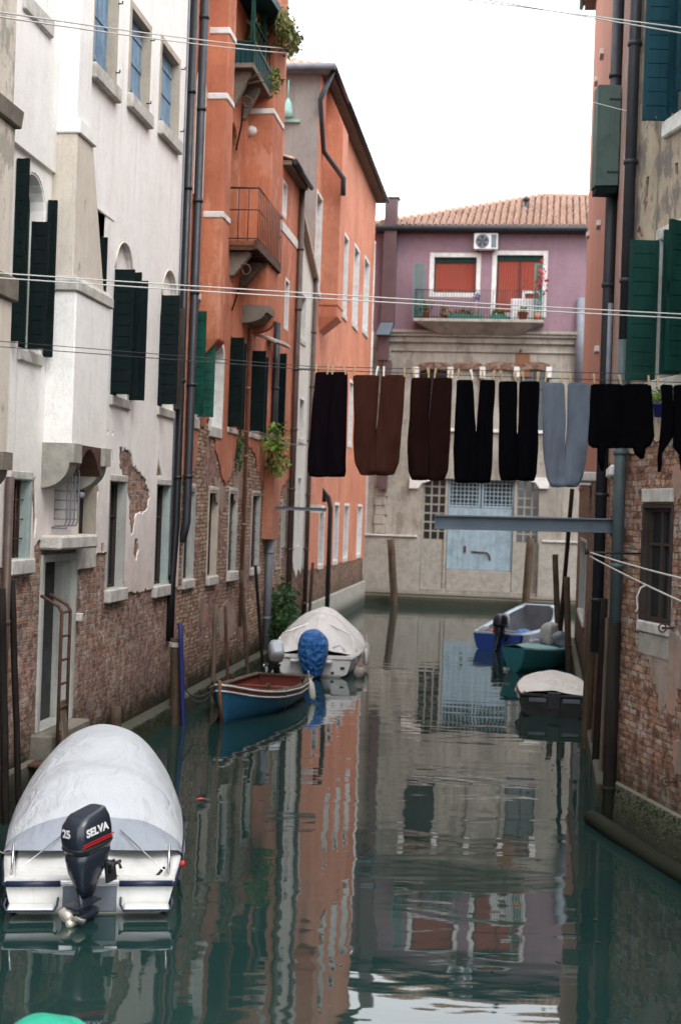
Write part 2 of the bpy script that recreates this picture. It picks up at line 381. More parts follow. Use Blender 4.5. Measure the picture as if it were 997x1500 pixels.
# boats and cloth
m = NT('boat gelcoat'); n_ = m.noise(3, 5, .65)
c_ = m.mix(m.mr(n_, .4, .7, 0, .35), (.66,.66,.64), (.48,.46,.42)); c_ = m.mix(m.mr(m.noise(9,4,.7), .6, .75, 0, .3), c_, (.30,.27,.22))
zz_ = m.math('ADD', m.z, m.math('MULTIPLY', m.noise(4,5,.7), .10)); c_ = m.mix(m.mr(zz_, .14, .06, 0, .8), c_, (.09,.09,.05)); c_ = m.mix(m.mr(m.noise(1.0,5,.7,vec=m.mapv(9,9,.8)), .55,.75,0,.35), c_, (.34,.31,.26))
M['gelcoat'] = m.fin(c_, m.mr(n_, .3, .7, .25, .5), spec=.5)
def tarp_mat(name, col, dirt, wrinkle=.5):
    m = NT(name); n = m.noise(1.6, 5, .6); w1 = m.noise(2.2, 3, .5, vec=m.mapv(1,1.6,1), dist=1.2); w2 = m.noise(11, 3, .6)
    c = m.mix(m.mr(n, .4, .72, 0, .3), col, dirt); c = m.mix(m.mr(m.noise(5, 6, .75), .58, .75, 0, .35), c, dirt)
    return m.fin(c, .65, m.bump(m.math('ADD', w1, m.math('MULTIPLY', w2, .12)), wrinkle, .06), spec=.3)
M['tarp_white'] = tarp_mat('white tarp', (.46,.485,.515), (.34,.34,.345), .9)
M['tarp_grey'] = tarp_mat('grey tarp', (.27,.30,.345), (.20,.215,.24), .8)
M['tarp_cream'] = tarp_mat('cream tarp', (.74,.71,.65), (.40,.34,.29), .9)
M['tarp_offwhite'] = tarp_mat('off white tarp', (.70,.685,.67), (.50,.48,.46), .9)
M['tarp_greyish'] = tarp_mat('old grey tarp', (.40,.40,.38), (.28,.27,.25), 1.0)
m = NT('blue tarpaulin'); v_ = m.node('ShaderNodeTexVoronoi', {'Scale': 7.0, 'Vector': m.obj}).outputs['Distance']; n_ = m.noise(5, 4, .6, dist=1.5)
M['tarp_blue'] = m.fin(m.mix(m.mr(n_, .4, .7), (.02,.13,.42), (.05,.22,.55)), .35, m.bump(m.math('ADD', n_, m.math('MULTIPLY', v_, .6)), 1.0, .12), spec=.5)
M['tarp_green'] = tarp_mat('green tarpaulin', (.02,.38,.24), (.01,.24,.15), 1.0)
M['hull_blue'] = simple_mat('blue hull paint', (.025,.125,.235), .45, .35, 2.5, dirt=(.03,.05,.07), bump=.15)
M['hull_royal'] = simple_mat('royal blue hull', (.02,.06,.30), .35, .3, 3, bump=.1)
M['hull_teal'] = simple_mat('teal hull', (.04,.20,.225), .4, .35, 3, dirt=(.02,.06,.06), bump=.1)
M['hull_black'] = simple_mat('black hull', (.004,.0045,.005), .5, .3, 3)
M['boat_red'] = simple_mat('oxblood boat paint', (.16,.035,.025), .5, .4, 6, dirt=(.07,.03,.02))
M['boat_grey'] = simple_mat('grey boat paint', (.14,.16,.19), .5, .4, 3, dirt=(.10,.10,.11))
M['boat_paleblue'] = simple_mat('pale blue boat paint', (.42,.54,.62), .4, .3, 3)
M['teal_deck'] = simple_mat('turquoise deck', (.22,.45,.47), .4, .3, 3, dirt=(.12,.25,.26))
M['rub_navy'] = simple_mat('navy rubbing strake', (.015,.025,.06), .4, .2)
M['rope'] = simple_mat('pale rope', (.48,.46,.42), .9, .4, 30, bump=.6, bs=90)
M['rope_dark'] = simple_mat('dark rope', (.05,.045,.04), .9, .4, 30)
M['fender'] = simple_mat('white fender', (.62,.60,.56), .5, .35, 6, dirt=(.32,.28,.22))
M['motor_black'] = simple_mat('outboard black', (.016,.022,.035), .28, .3, 4, bump=.03, spec=.55)
M['motor_grey'] = simple_mat('outboard silver', (.38,.42,.46), .3, .3, 4, bump=.03, spec=.5)
M['motor_trim'] = simple_mat('outboard dark trim', (.02,.02,.022), .55, .3)
M['steel'] = simple_mat('polished steel', (.62,.62,.62), .25, .2, metal=1)
M['prop'] = simple_mat('propeller metal', (.55,.52,.46), .4, .3, metal=.3)
M['red_paint'] = simple_mat('red paint', (.50,.02,.02), .4, .2)
M['white_text'] = simple_mat('white lettering', (.8,.8,.8), .5, .05)
M['pole_blue'] = simple_mat('blue pole paint', (.014,.02,.13), .6, .5, 6)
M['wire_white'] = simple_mat('pale washing line', (.50,.49,.47), .7, .2)
M['wire_dark'] = simple_mat('dark cable', (.03,.03,.03), .7, .2)
M['peg'] = wood_mat('peg wood', (.50,.36,.20), (.34,.24,.13), .8)
M['peg_white'] = simple_mat('white plastic peg', (.70,.68,.62), .5, .2)
M['ac_white'] = simple_mat('appliance white', (.70,.70,.69), .45, .15)
M['terracotta'] = simple_mat('terracotta', (.36,.13,.07), .8, .3)
M['flue_brown'] = simple_mat('brown sheet metal', (.105,.06,.065), .45, .4, 2, bump=.15)
M['verdigris'] = simple_mat('verdigris', (.30,.52,.46), .7, .4)
def cloth_mat(name, col):
    m = NT(name); n = m.noise(3.5, 4, .6, vec=m.mapv(3,3,.7)); f = m.noise(120, 2, .5)
    return m.fin(m.mix(m.mr(n, .35, .7, 0, .45), col, tuple(x*.55 for x in col)), 1.0, m.bump(m.math('ADD', n, m.math('MULTIPLY', f, .05)), .6, .03), spec=.0)
M['cloth_black'] = cloth_mat('black jersey', (.0022,.0022,.003))
M['cloth_purpleblack'] = cloth_mat('black plum jersey', (.0048,.003,.0045))
M['cloth_rust'] = cloth_mat('rust brown jersey', (.034,.0125,.009))
M['cloth_brown'] = cloth_mat('dark brown jersey', (.0115,.0048,.004))
M['cloth_grey'] = cloth_mat('slate blue jersey', (.085,.10,.125))
def leaf_mat(name, a, b):
    m = NT(name); n = m.noise(9, 3, .6); return m.fin(m.mix(m.mr(n, .35, .65), a, b), .6, spec=.3)
M['leaf'] = leaf_mat('green leaves', (.045,.11,.025), (.10,.17,.03))
M['leaf_light'] = leaf_mat('light green leaves', (.17,.26,.04), (.10,.17,.03))
M['leaf_dark'] = leaf_mat('dark ivy leaves', (.025,.075,.03), (.05,.11,.03))
M['leaf_olive'] = leaf_mat('olive grass', (.20,.21,.07), (.12,.13,.04))
M['petal'] = leaf_mat('crimson petals', (.55,.02,.06), (.40,.02,.05))
M['render_old'] = plaster_mat('old patchy render', (.34,.27,.23), (.21,.16,.135), streak=.7, streakcol=(.12,.095,.08), mott=1.0, blotch=(.36,.20,.145), blotchamt=.07, bump=1.0)
M['moss'] = leaf_mat('moss', (.035,.06,.010), (.012,.02,.006))
# ------------------------------------------------------------------ buildings
CAM = Vector((0,0,CAMH))
class Bld:
    def __init__(s, name, label, p0, n, cat='building', group=None):
        s.O = Vector((p0[0], p0[1], 0)); n = Vector((n[0], n[1], 0)).normalized(); s.n = n
        s.t = Vector((-n.y, n.x, 0))
        s.M = Matrix.Translation(s.O) @ Matrix((( n.x, s.t.x, 0, 0), (n.y, s.t.y, 0, 0), (0,0,1,0), (0,0,0,1)))
        s.root = empty(name, label=label, cat=cat, group=group, mat=s.M)
        s.holes = []      # loops cut in the wall with their depth
    def uz(s, px, py, w=0):
        a, b = lv(px, py); d = Vector((a, 1, b)); o = s.O + s.n*w
        k = (o-CAM).dot(s.n)/d.dot(s.n); p = CAM + d*k
        return (p-s.O).dot(s.t), p.z
    def wu(s, px, py, u):
        """offset from the wall (and height) where the sight line crosses the plane u = const"""
        a, b = lv(px, py); d = Vector((a, 1, b)); o = s.O + s.t*u
        k = (o-CAM).dot(s.t)/d.dot(s.t); p = CAM + d*k
        return (p-s.O).dot(s.n), p.z
    def rect(s, xl, xr, yt, yb, w=0):
        ym = (yt+yb)/2; xm = (xl+xr)/2
        return s.uz(xl, ym, w)[0], s.uz(xr, ym, w)[0], s.uz(xm, yb, w)[1], s.uz(xm, yt, w)[1]
    def part(s, mb, name, mat, parent=None, **k):
        return mb.build(name, mat, parent or s.root, **k)
    def world(s, w, u, z): return s.M @ Vector((w, u, z))
    def pts(s, lst, w=0): return [s.uz(x, y, w) for x, y in lst]

def shutter(b, parent, uh, z0, z1, width, ang, sgn, mat, w=0.04, boards=True, name='shutter', arch=False):
    """a leaf hinged at (w, uh); ang 0 = folded flat on the wall away from the opening, 90 = sticking out, 180 = closed. sgn=+1: the wall side is +u"""
    a = radians(ang); d = Vector((sin(a), cos(a)*sgn, 0)); nn = Vector((d.y, -d.x, 0))*.038
    mb = MB(); h = z1-z0
    mb.obox(Vector((w, uh, z0)) - nn*.25, d*width, nn*.5, (0,0,h))
    nb = max(3, int(h/.17))
    if boards:
        for i in range(nb):
            zz = z0 + h*i/nb
            mb.obox(Vector((w, uh, zz+.006)) - nn*.55, d*width, nn*1.1, (0,0,h/nb-.012))
    mb.obox(Vector((w, uh, z0))-nn*.62, d*.05, nn*1.25, (0,0,h)); mb.obox(Vector((w, uh, z0))-nn*.62+d*(width-.05), d*.05, nn*1.25, (0,0,h))
    o = b.part(mb, name, mat, parent)
    return o

def window(b, r, depth=.22, sur=.0, surproj=.03, surmat='stone', revmat=None, pane='glass', frame='white_paint', arch=0, panearch=None,
           sill=None, sillmat='stone', lintel=None, muls=1, trans=1, bars=0, closed=None, closed_frac=1, framew=.05, name='window', hole=True, curtain=False):
    u0, u1, z0, z1 = r; cut = max(sur, .03)
    outer = rloop(u0, u1, z0, z1, arch, e=cut); inner = rloop(u0, u1, z0, z1, arch)
    if hole: b.holes.append(outer)
    # pane part
    mb = MB(); e = .02
    mb.box(-depth-.03, -depth, u0-e, u1+e, z0-e, z1+e)
    win = b.part(mb, name, M[pane])
    # lining + surround
    s = MB(); ring_prism(s, outer, inner, -depth-.02, surproj if sur else 0.012)
    b.part(s, 'surround' if sur else 'reveal', M[revmat or surmat], win)
    if frame and not closed:
        f = MB(); fw = framew; x0, x1 = -depth, -depth+.045
        f.box(x0, x1, u0, u0+fw, z0, z1); f.box(x0, x1, u1-fw, u1, z0, z1); f.box(x0, x1, u0+fw, u1-fw, z0, z0+fw); f.box(x0, x1, u0+fw, u1-fw, z1-fw, z1)
        for k in range(muls):
            c = u0 + (u1-u0)*(k+1)/(muls+1); f.box(x0, x1-.005, c-fw*.45, c+fw*.45, z0+fw, z1-fw)
        for k in range(trans):
            c = z0 + (z1-z0)*(k+1)/(trans+1) if trans > 1 else z0+(z1-z0)*.68
            f.box(x0, x1-.01, u0+fw, u1-fw, c-fw*.35, c+fw*.35)
        b.part(f, 'frame', M[frame], win)
    if closed:
        f = MB(); um = (u0+u1)/2; zt = z0 + (z1-z0)*closed_frac
        for a, c in ((u0+.01, um-.006), (um+.006, u1-.01)):
            f.box(-depth, -depth+.03, a, c, z0+.02, zt)
            k = max(2, int((c-a)/.12))
            for i in range(k):
                f.box(-depth+.03, -depth+.042, a+(c-a)*i/k+.004, a+(c-a)*(i+1)/k-.004, z0+.03, zt-.01)
            for zz in (z0+.25, (z0+zt)/2, zt-.25): f.box(-depth+.042, -depth+.06, a+.01, c-.01, zz-.04, zz+.04)
        b.part(f, 'shutter', M[closed], win)
    if bars:
        g = MB(); k = max(2, int((u1-u0)/.13)); x = -depth*.45
        for i in range(1, k): g.tube([(x, u0+(u1-u0)*i/k, z0), (x, u0+(u1-u0)*i/k, z1)], .009, 6)
        k = max(2, int((z1-z0)/.22))
        for i in range(1, k): g.tube([(x, u0, z0+(z1-z0)*i/k), (x, u1, z0+(z1-z0)*i/k)], .008, 6)
        b.part(g, 'grille', M['rust'], win)
    if sill:
        sh, sp, so = sill
        q = MB(); q.box(-depth*.6, sp, u0-so, u1+so, z0-cut-sh, z0-.003)
        b.part(q, 'sill', M[sillmat], win, bevel=.02)
    if lintel:
        lh, lp, lo = lintel
        q = MB(); q.box(-.1, lp, u0-lo, u1+lo, z1+.003, z1+lh)
        b.part(q, 'lintel', M[sillmat], win, bevel=.015)
    return win

def shell(b, U, H, depth, mat, front, u0=0, z0=-1.5):
    """ends, back and top deck behind the front wall"""
    mb = MB()
    x = -.6
    mb.add([(0,u0,z0),(-depth,u0,z0),(-depth,u0,H),(0,u0,H)], [(3,2,1,0)])
    mb.add([(0,U,z0),(-depth,U,z0),(-depth,U,H),(0,U,H)], [(0,1,2,3)])
    mb.add([(-depth,u0,z0),(-depth,U,z0),(-depth,U,H),(-depth,u0,H)], [(3,2,1,0)])
    mb.add([(0,u0,H),(0,U,H),(-depth,U,H),(-depth,u0,H)], [(0,1,2,3)])
    return b.part(mb, 'side_wall', mat)

def eave(b, u0, u1, z, proj=.35, rise=2.2, run=6, mat='tile', gut='dark_pipe', roofname='roof', pitch=.24):
    """a roof slope of pantiles rising back from the wall head, with gutter"""
    nU = max(3, int((u1-u0)/pitch)); rows = max(3, int(run/.42)); mb = MB()
    for i in range(nU):
        uc = u0 + (u1-u0)*(i+.5)/nU; hw = (u1-u0)/nU/2
        for j in range(rows):
            t0 = j/rows; t1 = (j+1)/rows
            x0 = proj - (run+proj)*t0; x1 = proj - (run+proj)*t1 - .05
            zz0 = z + rise*t0; zz1 = z + rise*t1
            jit = random.uniform(-.012, .012)
            for (xx, z_, r) in ():
                pass
            ra = []; rb = []
            for k in range(6):
                a = pi*k/5
                ra.append((x0, uc-hw*.95*cos(a)+jit, zz0+.035+.075*sin(a))); rb.append((x1, uc-hw*.78*cos(a)+jit, zz1+.01+.06*sin(a)))
            mb.strip(ra, rb, 0, closed=False, smooth=True)
            if j == 0: mb.add(ra + [(x0, uc-hw*.95, zz0-.02), (x0, uc+hw*.95, zz0-.02)], [(6,0,1,2,3,4,5,7)])
    mb.add([(proj,u0,z+.02),(proj,u1,z+.02),(-run,u1,z+rise),(-run,u0,z+rise)], [(0,1,2,3)])
    r = b.part(mb, roofname, M[mat])
    s = MB(); s.box(-.02, proj-.04, u0, u1, z-.12, z-.01)
    b.part(s, 'soffit', M['stone_dark'], r)
    if gut:
        g = MB(); g.tube([(proj+.06, u0, z-.04), (proj+.06, u1, z-.04)], .075, 10); b.part(g, 'gutter', M[gut], r)
    return r

def downpipe(b, pts, r, mat, name='downpipe', clips=True):
    """pts: (w,u,z)"""
    mb = MB(); mb.tube(pts, r, 10)
    for i in range(len(pts)-1):
        a, c = Vector(pts[i]), Vector(pts[i+1])
        if clips and abs((c-a).z) > 2:
            n = int((c-a).length/1.7)
            for k in range(1, n+1):
                q = a.lerp(c, k/(n+.5)); d = (c-a).normalized()
                mb.tube([q-d*.03, q+d*.03], r*1.22, 10); mb.box(-.02, q.x, q.y-.012, q.y+.012, q.z-.015, q.z+.015)
    return b.part(mb, name, M[mat])

def foliage(mb, center, rad, n, size, rnd, droop=0.0, mi=0, gauss=True):
    c = Vector(center)
    for i in range(n):
        while True:
            p = Vector((rnd.uniform(-1,1), rnd.uniform(-1,1), rnd.uniform(-1,1)))
            if p.length <= 1: break
        q = c + Vector((p.x*rad[0], p.y*rad[1], p.z*rad[2]))
        q += Vector((mnoise.noise(q*2.3), mnoise.noise(q*2.3+Vector((5,0,0))), mnoise.noise(q*2.3+Vector((0,7,0)))))*min(rad)*.5
        a = Vector((rnd.uniform(-1,1), rnd.uniform(-1,1), rnd.uniform(-.8,.8)-droop)).normalized(); 
        u = a.cross(Vector((rnd.uniform(-1,1), rnd.uniform(-1,1), rnd.uniform(-1,1)))).normalized()
        s = size*rnd.choice((.45,.6,.8,1.0,1.5)); s2 = s*rnd.uniform(.14,.26)
        mb.add([q, q+a*s*.5+u*s2, q+a*s, q+a*s*.5-u*s2], [(0,1,2,3)], mi)

def mossy(b, parent, u0, u1, zt, x0, n, seed, cap=False):
    rdm = random.Random(seed); mb = MB()
    for i in range(n):
        u = rdm.uniform(u0, u1); z = zt-.01-abs(rdm.gauss(0,.13)) + .06*mnoise.noise(Vector((u*1.3, seed, 0)))
        if z < .01 or z > zt or mnoise.noise(Vector((u*1.7, seed, z*3))) < -.12: continue
        a = Vector((rdm.uniform(.2,1), rdm.uniform(-1,1), rdm.uniform(-1,.3))).normalized()*rdm.uniform(.012,.035); c = Vector((0,rdm.uniform(-1,1),rdm.uniform(-1,1))).normalized()*.012
        q = Vector((x0-.003,u,z)); mb.add([q-c, q+a, q+c], [(0,1,2)])
    return b.part(mb, 'moss', M['moss'], parent)
def LP(d): return (-6.45 + .126*d, d)
def mkleft(name, label, d0, off=0.0, **k):
    n = Vector((1, -.126)).normalized(); p = LP(d0)
    return Bld(name, label, (p[0]+n.x*off, p[1]+n.y*off), n, **k)
tl = sqrt(1+.126**2)

# ================================================================== WHITE HOUSE (left, near)
W = mkleft('white_house', 'tall white plastered house on the left with bare brick below and dark green folding shutters', 5)
UW = (26.45-5)*tl; HW = 15.6
def breast(b, segs, name='chimney_breast', mat='plaster_white', z_scale=1):
    """segs: list of (z, w, u0, u1) from the bottom up"""
    mb = MB()
    rings = [[(-.02,u0,z),(w,u0,z),(w,u1,z),(-.02,u1,z)] for z, w, u0, u1 in segs]
    rings = [r[::-1] for r in rings]
    mb.rings(rings, smooth=False, cap0=True, cap1=True)
    return b.part(mb, name, M[mat], bevel=.02)
def band(b, parent, z0, z1, w, u0, u1, proj, mat='stone', name='cornice'):
    mb = MB(); mb.box(-.02, w+proj, u0-proj, u1+proj, z0, z1); return b.part(mb, name, M[mat], parent, bevel=.015)

# --- top row: recessed faded blue shutters
for xl, xr, yt, yb in ((136,168,-40,113),(189,216,26,155),(233.5,259,76,195)):
    r = list(W.rect(xl, xr, max(yt,-60), yb)); 
    r[3] = r[2]+ (1.78 if yt < 0 else r[3]-r[2])
    window(W, r, .15, sur=.11, surproj=.035, surmat='stone', revmat='reveal_beige', closed='shutter_blue', sill=(.13,.13,.12), pane='dark')
r = list(W.rect(30, 65, -60, 10)); r[3] = r[2]+1.8
window(W, r, .15, sur=.11, surmat='stone', revmat='reveal_beige', closed='shutter_blue', sill=(.13,.13,.12), pane='dark')
r0 = list(r); 
for k in (1,2): # the row carries on towards the viewer, outside the frame
    window(W, [r0[0]-2.6*k, r0[1]-2.6*k, r0[2], r0[3]], .26, sur=.11, surmat='stone', revmat='reveal_beige', closed='shutter_blue', sill=(.13,.13,.12), pane='dark')

# --- first floor: arched niches with dark folding shutters
def hinges(b, parent, uh, z0, z1, w):
    pass
def flwin(xl, xr, yb, ytop, far_px, near_px, lo=False):
    u0 = W.uz(xl, yb)[0]; u1 = W.uz(xr, yb)[0]; z0 = W.uz((xl+xr)/2, yb)[1]; z1 = W.uz((xl+xr)/2, ytop)[1]
    win = window(W, (u0, u1, z0, z1), .22, sur=0, arch=1, pane='glass', frame='shutter_darkgreen', revmat='plaster_white', sill=(.14,.07,.06))
    return win, u0, u1, z0, z1
win, u0, u1, z0, z1 = flwin(25, 56, 514, 250, 0, 0)
shutter(W, win, u0-.30, z0+.04, z0+2.35, .16, 86, -1, M['shutter_black'])
shutter(W, win, W.uz(37,510)[0], z0+.02, z0+1.68, .23, 86, 1, M['shutter_black'])
shutter(W, win, W.uz(60,520)[0], z0-.02, z0+2.1, .12, 86, 1, M['shutter_black'])
win, u0, u1, z0, z1 = flwin(160, 186, 582, 350, 0, 0)
zt = z0+1.98
shutter(W, win, u0-.02, z0+.03, zt, .32, 88, -1, M['shutter_black'])
shutter(W, win, u1+.01, z0+.0, zt, .25, 85, 1, M['shutter_black'])
shutter(W, win, u0+.24, z0+.03, zt, .36, 88, -1, M['shutter_black'])
tb = MB(); tb.box(-.2, -.05, u0-.02, u1+.02, z0+1.75, z1+.02); W.part(tb, 'tympanum', M['plaster_white'], win); A_ = rloop(u0,u1,z0+1.9,z1,1)[2:]; tb = MB(); tb.tube([(.03,a,c) for a, c in A_], .022, 6); W.part(tb, 'arch_moulding', M['plaster_cream'], win)
win, u0, u1, z0, z1 = flwin(229, 251, 598, 391, 0, 0)
zt = z0+1.98
shutter(W, win, u0-.02, z0+.03, zt, .33, 86, -1, M['shutter_black'])
shutter(W, win, u1+.05, z0+.03, zt-.05, .14, 80, 1, M['shutter_brown'])
A_ = rloop(u0,u1,z0+1.9,z1,1)[2:]; tb = MB(); tb.tube([(.03,a,c) for a, c in A_], .022, 6); W.part(tb, 'arch_moulding', M['plaster_cream'], win)
tb = MB(); tb.box(-.2, -.05, u0-.02, u1+.02, z0+1.75, z1+.02); W.part(tb, 'tympanum', M['plaster_white'], win)
for d in (9.5, 13.2): # outside the frame
    u = (d-5)*tl; win = window(W, (u, u+.9, z0, z1), .22, arch=1, pane='glass', frame='shutter_darkgreen', revmat='plaster_white', sill=(.14,.07,.06))
    shutter(W, win, u-.02, z0+.04, z0+2.0, .45, 60, -1, M['shutter_black']); shutter(W, win, u+.92, z0+.04, z0+2.0, .45, 60, 1, M['shutter_black'])
# arrow-slit niche under a sloping hood between the flue and the second window
u0, zt = W.uz(140, 306); u1 = W.uz(165, 326)[0]
ni = rloop(u0-.6, W.uz(152,370)[0], 6.0, zt); W.holes.append(ni); nm = MB(); nm.box(-.16,-.13,u0-.62,W.uz(152,370)[0]+.02,5.98,zt+.02); nc = W.part(nm, 'niche', M['plaster_white'])
shutter(W, nc, W.uz(150,370)[0], 6.3, zt-.35, .13, 88, -1, M['shutter_black'], w=-.05)
nm = MB(); nm.hexa([(.027,u0-.5,zt+.0),(.05,u0-.5,zt),(.035,u1,zt),(.027,u1,zt)],[(.027,u0-.5,zt+.03),(.05,u0-.5,zt+.03),(.035,u1,zt+.03),(.027,u1,zt+.03)]); W.part(nm, 'drip_edge', M['plaster_white'], nc)
u0, zt = W.uz(24, 216); u1 = W.uz(75, 261)[0]
hd = MB(); hd.hexa([(0.027,u0-1.2,zt),(.10,u0-1.2,zt),(.07,u1,zt),(0.027,u1,zt)], [(0.027,u0-1.2,HW-.1),(.10,u0-1.2,HW-.1),(.07,u1,HW-.1),(0.027,u1,HW-.1)])
# --- ground floor
def gwin(b, xl, xr, yt, yb, rev='reveal', sill=(.13,.08,.05), lintel=(.12,.035,.06), depth=.17, **k):
    r = b.rect(xl, xr, yt, yb)
    return window(b, r, depth, sur=.07, surproj=.02, surmat='stone', revmat=rev, sill=sill, lintel=lintel, **k)
gwin(W, 14, 42, 703, 818, 'reveal_green', frame='shutter_brown', bars=1, sill=(.14,.10,.08))
gwin(W, 115, 138, 707, 786, 'reveal_beige', frame=None, pane='dark', sill=(.42,.05,.05), lintel=None)
gwin(W, 158, 181, 706, 861, 'reveal', frame='shutter_brown', muls=1, trans=1, sill=(.15,.10,.08))
gwin(W, 227, 246, 711, 856, 'reveal_green', frame='shutter_brown', sill=(.15,.09,.06))
for d in (8, 11.5):
    u = (d-5)*tl; window(W, (u, u+.7, 3.3, 4.5), .3, sur=.07, revmat='reveal', frame='shutter_brown', bars=1, sill=(.14,.1,.08), lintel=(.12,.035,.06))
# caged window
r = W.rect(79, 96, 692, 760)
window(W, r, .2, sur=0, revmat='plaster_white', frame='shutter_brown', pane='glass', muls=0)
u0, u1, z0, z1 = r; g = MB(); wo = .20
for i in range(4):
    u = u0+(u1-u0)*i/3
    g.tube([(0.02,u,z1+.12),(wo-.02,u,z1+.1),(wo,u,z1),(wo,u,z0-.02),(wo-.03,u,z0-.09),(0.02,u,z0-.1)], .011, 6)
for k in range(6):
    z = z0 + (z1-z0)*k/5
    g.tube([(0.02,u0,z),(wo,u0,z),(wo,u1,z),(0.02,u1,z)], .009, 6)
g.tube([(0,u0-.1,z0-.12),(wo+.05,u0-.12,z0-.12)], .02, 6); g.lathe([(.0,-.05),(.05,-.03),(.05,.03),(0,.05)], 8, (wo+.03, u1+.04, z0+.35))
W.part(g, 'window_cage', M['grey_pipe'])
# door
ud0 = W.uz(60, 930)[0]; ud1 = W.uz(104, 940)[0]; zd0 = W.uz(104, 1050)[1]; zd1 = W.uz(82, 822)[1]
dloop = rloop(ud0, ud1, zd0, zd1, e=.1); dl = [(p[0], max(p[1], zd0-.0)) for p in dloop]
W.holes.append(dl)
door = W.part(MB().box(-.33, -.28, ud0-.05, ud1+.05, zd0, zd1+.05), 'door', M['black'])
s = MB(); ring_prism(s, dl, rloop(ud0, ud1, zd0+.002, zd1), -.30, .035)
W.part(s, 'surround', M['reveal'], door)
s = MB(); s.box(-.1, .30, ud0-.16, ud1+.22, zd1+.18, zd1+.38); W.part(s, 'door_hood', M['stone'], door, bevel=.03)
s = MB(); s.box(-.45, .30, ud0-.25, ud1+.12, -.6, zd0-.01); s.box(-.1, .55, ud0-.25, ud1-.1, -.6, zd0-.32)
W.part(s, 'doorstep', M['quay'], door, bevel=.02)
s = MB()
for zz in (zd0+.55, zd0+1.6): s.box(-.28, -.265, ud0+.1, ud1-.1, zz, zz+.5)
s.lathe([(0,-.03),(.03,-.02),(.03,.02),(0,.03)], 8, (-.25, ud1-.55, zd0+1.05)); W.part(s, 'door_panel', M['dark_pipe'], door)
s = MB(); s.box(.0, .10, ud1+.14, ud1+.26, zd0+1.42, zd0+1.54); W.part(s, 'stone_block', M['stone'], door, bevel=.01)

# --- wall sheets
zb = lambda px, py: W.uz(px, py)
brickhole = [h for h in W.holes]
mb = MB(); wall_sheet(mb, [[(0,-1.5),(UW,-1.5),(UW,HW),(0,HW)]], brickhole, 0, 0)
wall = W.part(mb, 'wall', M['brick_white'])
bot = [W.uz(263, 862), W.uz(250, 860), W.uz(222, 861), W.uz(200, 866), W.uz(184, 868), W.uz(180, 840), W.uz(158, 812), W.uz(152, 808), W.uz(140, 811), W.uz(113, 812), W.uz(112, 790), W.uz(60, 788), W.uz(48, 800), W.uz(45, 835)]
zl = bot[-1][1]
low = [(UW, bot[0][1])] + bot + [(bot[-1][0]-.5, zl+.1), (5.0, zl-.1), (0, zl)]
low = rag(rag(low, .05, .16, 3, closed=False), .02, .05, 4, closed=False)
outer = low + [(0, HW), (UW, HW)]
patch = rag(W.pts([(173,655),(183,659),(189,657),(193,678),(203,692),(211,697),(215,716),(219,726),(216,745),(208,753),(199,752),(195,775),(191,786),(188,768),(188,748),(186,726),(185,706),(180,696),(174,688)]), .045, .055, 5)
patch2 = rag(W.pts([(196,789),(201,789),(202,805),(198,822),(194,812)]), .02, .06, 6)
spk = [rag(W.pts(p), .012, .1, 7+i) for i, p in enumerate([[(229,684),(231,655),(233,683),(236,697),(227,698)], [(161,658),(163,657),(164,675),(162,677)], [(134,690),(141,698),(143,720),(140,735),(137,715)], [(147,795),(150,795),(151,808),(146,808)], [(46,700),(50,698),(52,760),(49,790),(46,780)],[(245,795),(247,794),(248,850),(245,850)],[(156,629),(158,630),(157,637),(155,636)],[(163,631),(165,632),(164,638),(162,637)]])]
mb = MB(); wall_sheet(mb, [outer], brickhole + [patch, patch2] + spk, .026, .026)
W.part(mb, 'plaster', M['plaster_white'])
W.part(hd, 'wall_overhang', M['plaster_white'])
shell(W, UW, HW, 9, M['plaster_white'], None)
eave(W, 0, UW, HW)
# damp scar left by fallen plaster: pinkish brick dust band
# --- flues
def flue(b, xl, xr, ytop_c, mat='plaster_white', w_low=.40, w_up=.30, u_off=None, name='chimney_flue'):
    pass
uF0 = W.uz(72, 600, .0)[0]
uf = W.uz(108, 560, .42)[0]; uf2 = W.uz(158, 600, .42)[0]; ufu = W.uz(132, 100, .30)[0]
zc1 = W.uz(110, 425, .42)[1]; zc2 = W.uz(108, 184, .42)[1]; zbt = W.uz(108, 652, .42)[1]
fl = breast(W, [(zbt, .42, uf, uf2), (zc1, .42, uf, uf2)], 'chimney_breast')
def sub(segs, name, mat, parent):
    mb = MB(); rings = [[(-.02,u0,z),(w,u0,z),(w,u1,z),(-.02,u1,z)][::-1] for z, w, u0, u1 in segs]
    mb.rings(rings, smooth=False); return W.part(mb, name, M[mat], parent, bevel=.015)
sub([(zc1, .45, uf-.04, uf2+.05), (zc1+.14, .45, uf-.04, uf2+.05), (zc1+.22, .40, uf, uf2-.1)], 'cornice', 'stone', fl)
sub([(zc1+.05, .36, uf, uf2-.12), (zc2, .36, uf, ufu+.1)], 'flue_shaft', 'plaster_cream', fl)
sub([(zc2, .40, uf-.03, ufu+.14), (zc2+.20, .40, uf-.03, ufu+.14)], 'cornice', 'plaster_white', fl)
sub([(zc2+.20, .34, uf, ufu), (HW+.8, .34, uf, ufu)], 'flue_shaft', 'plaster_white', fl)
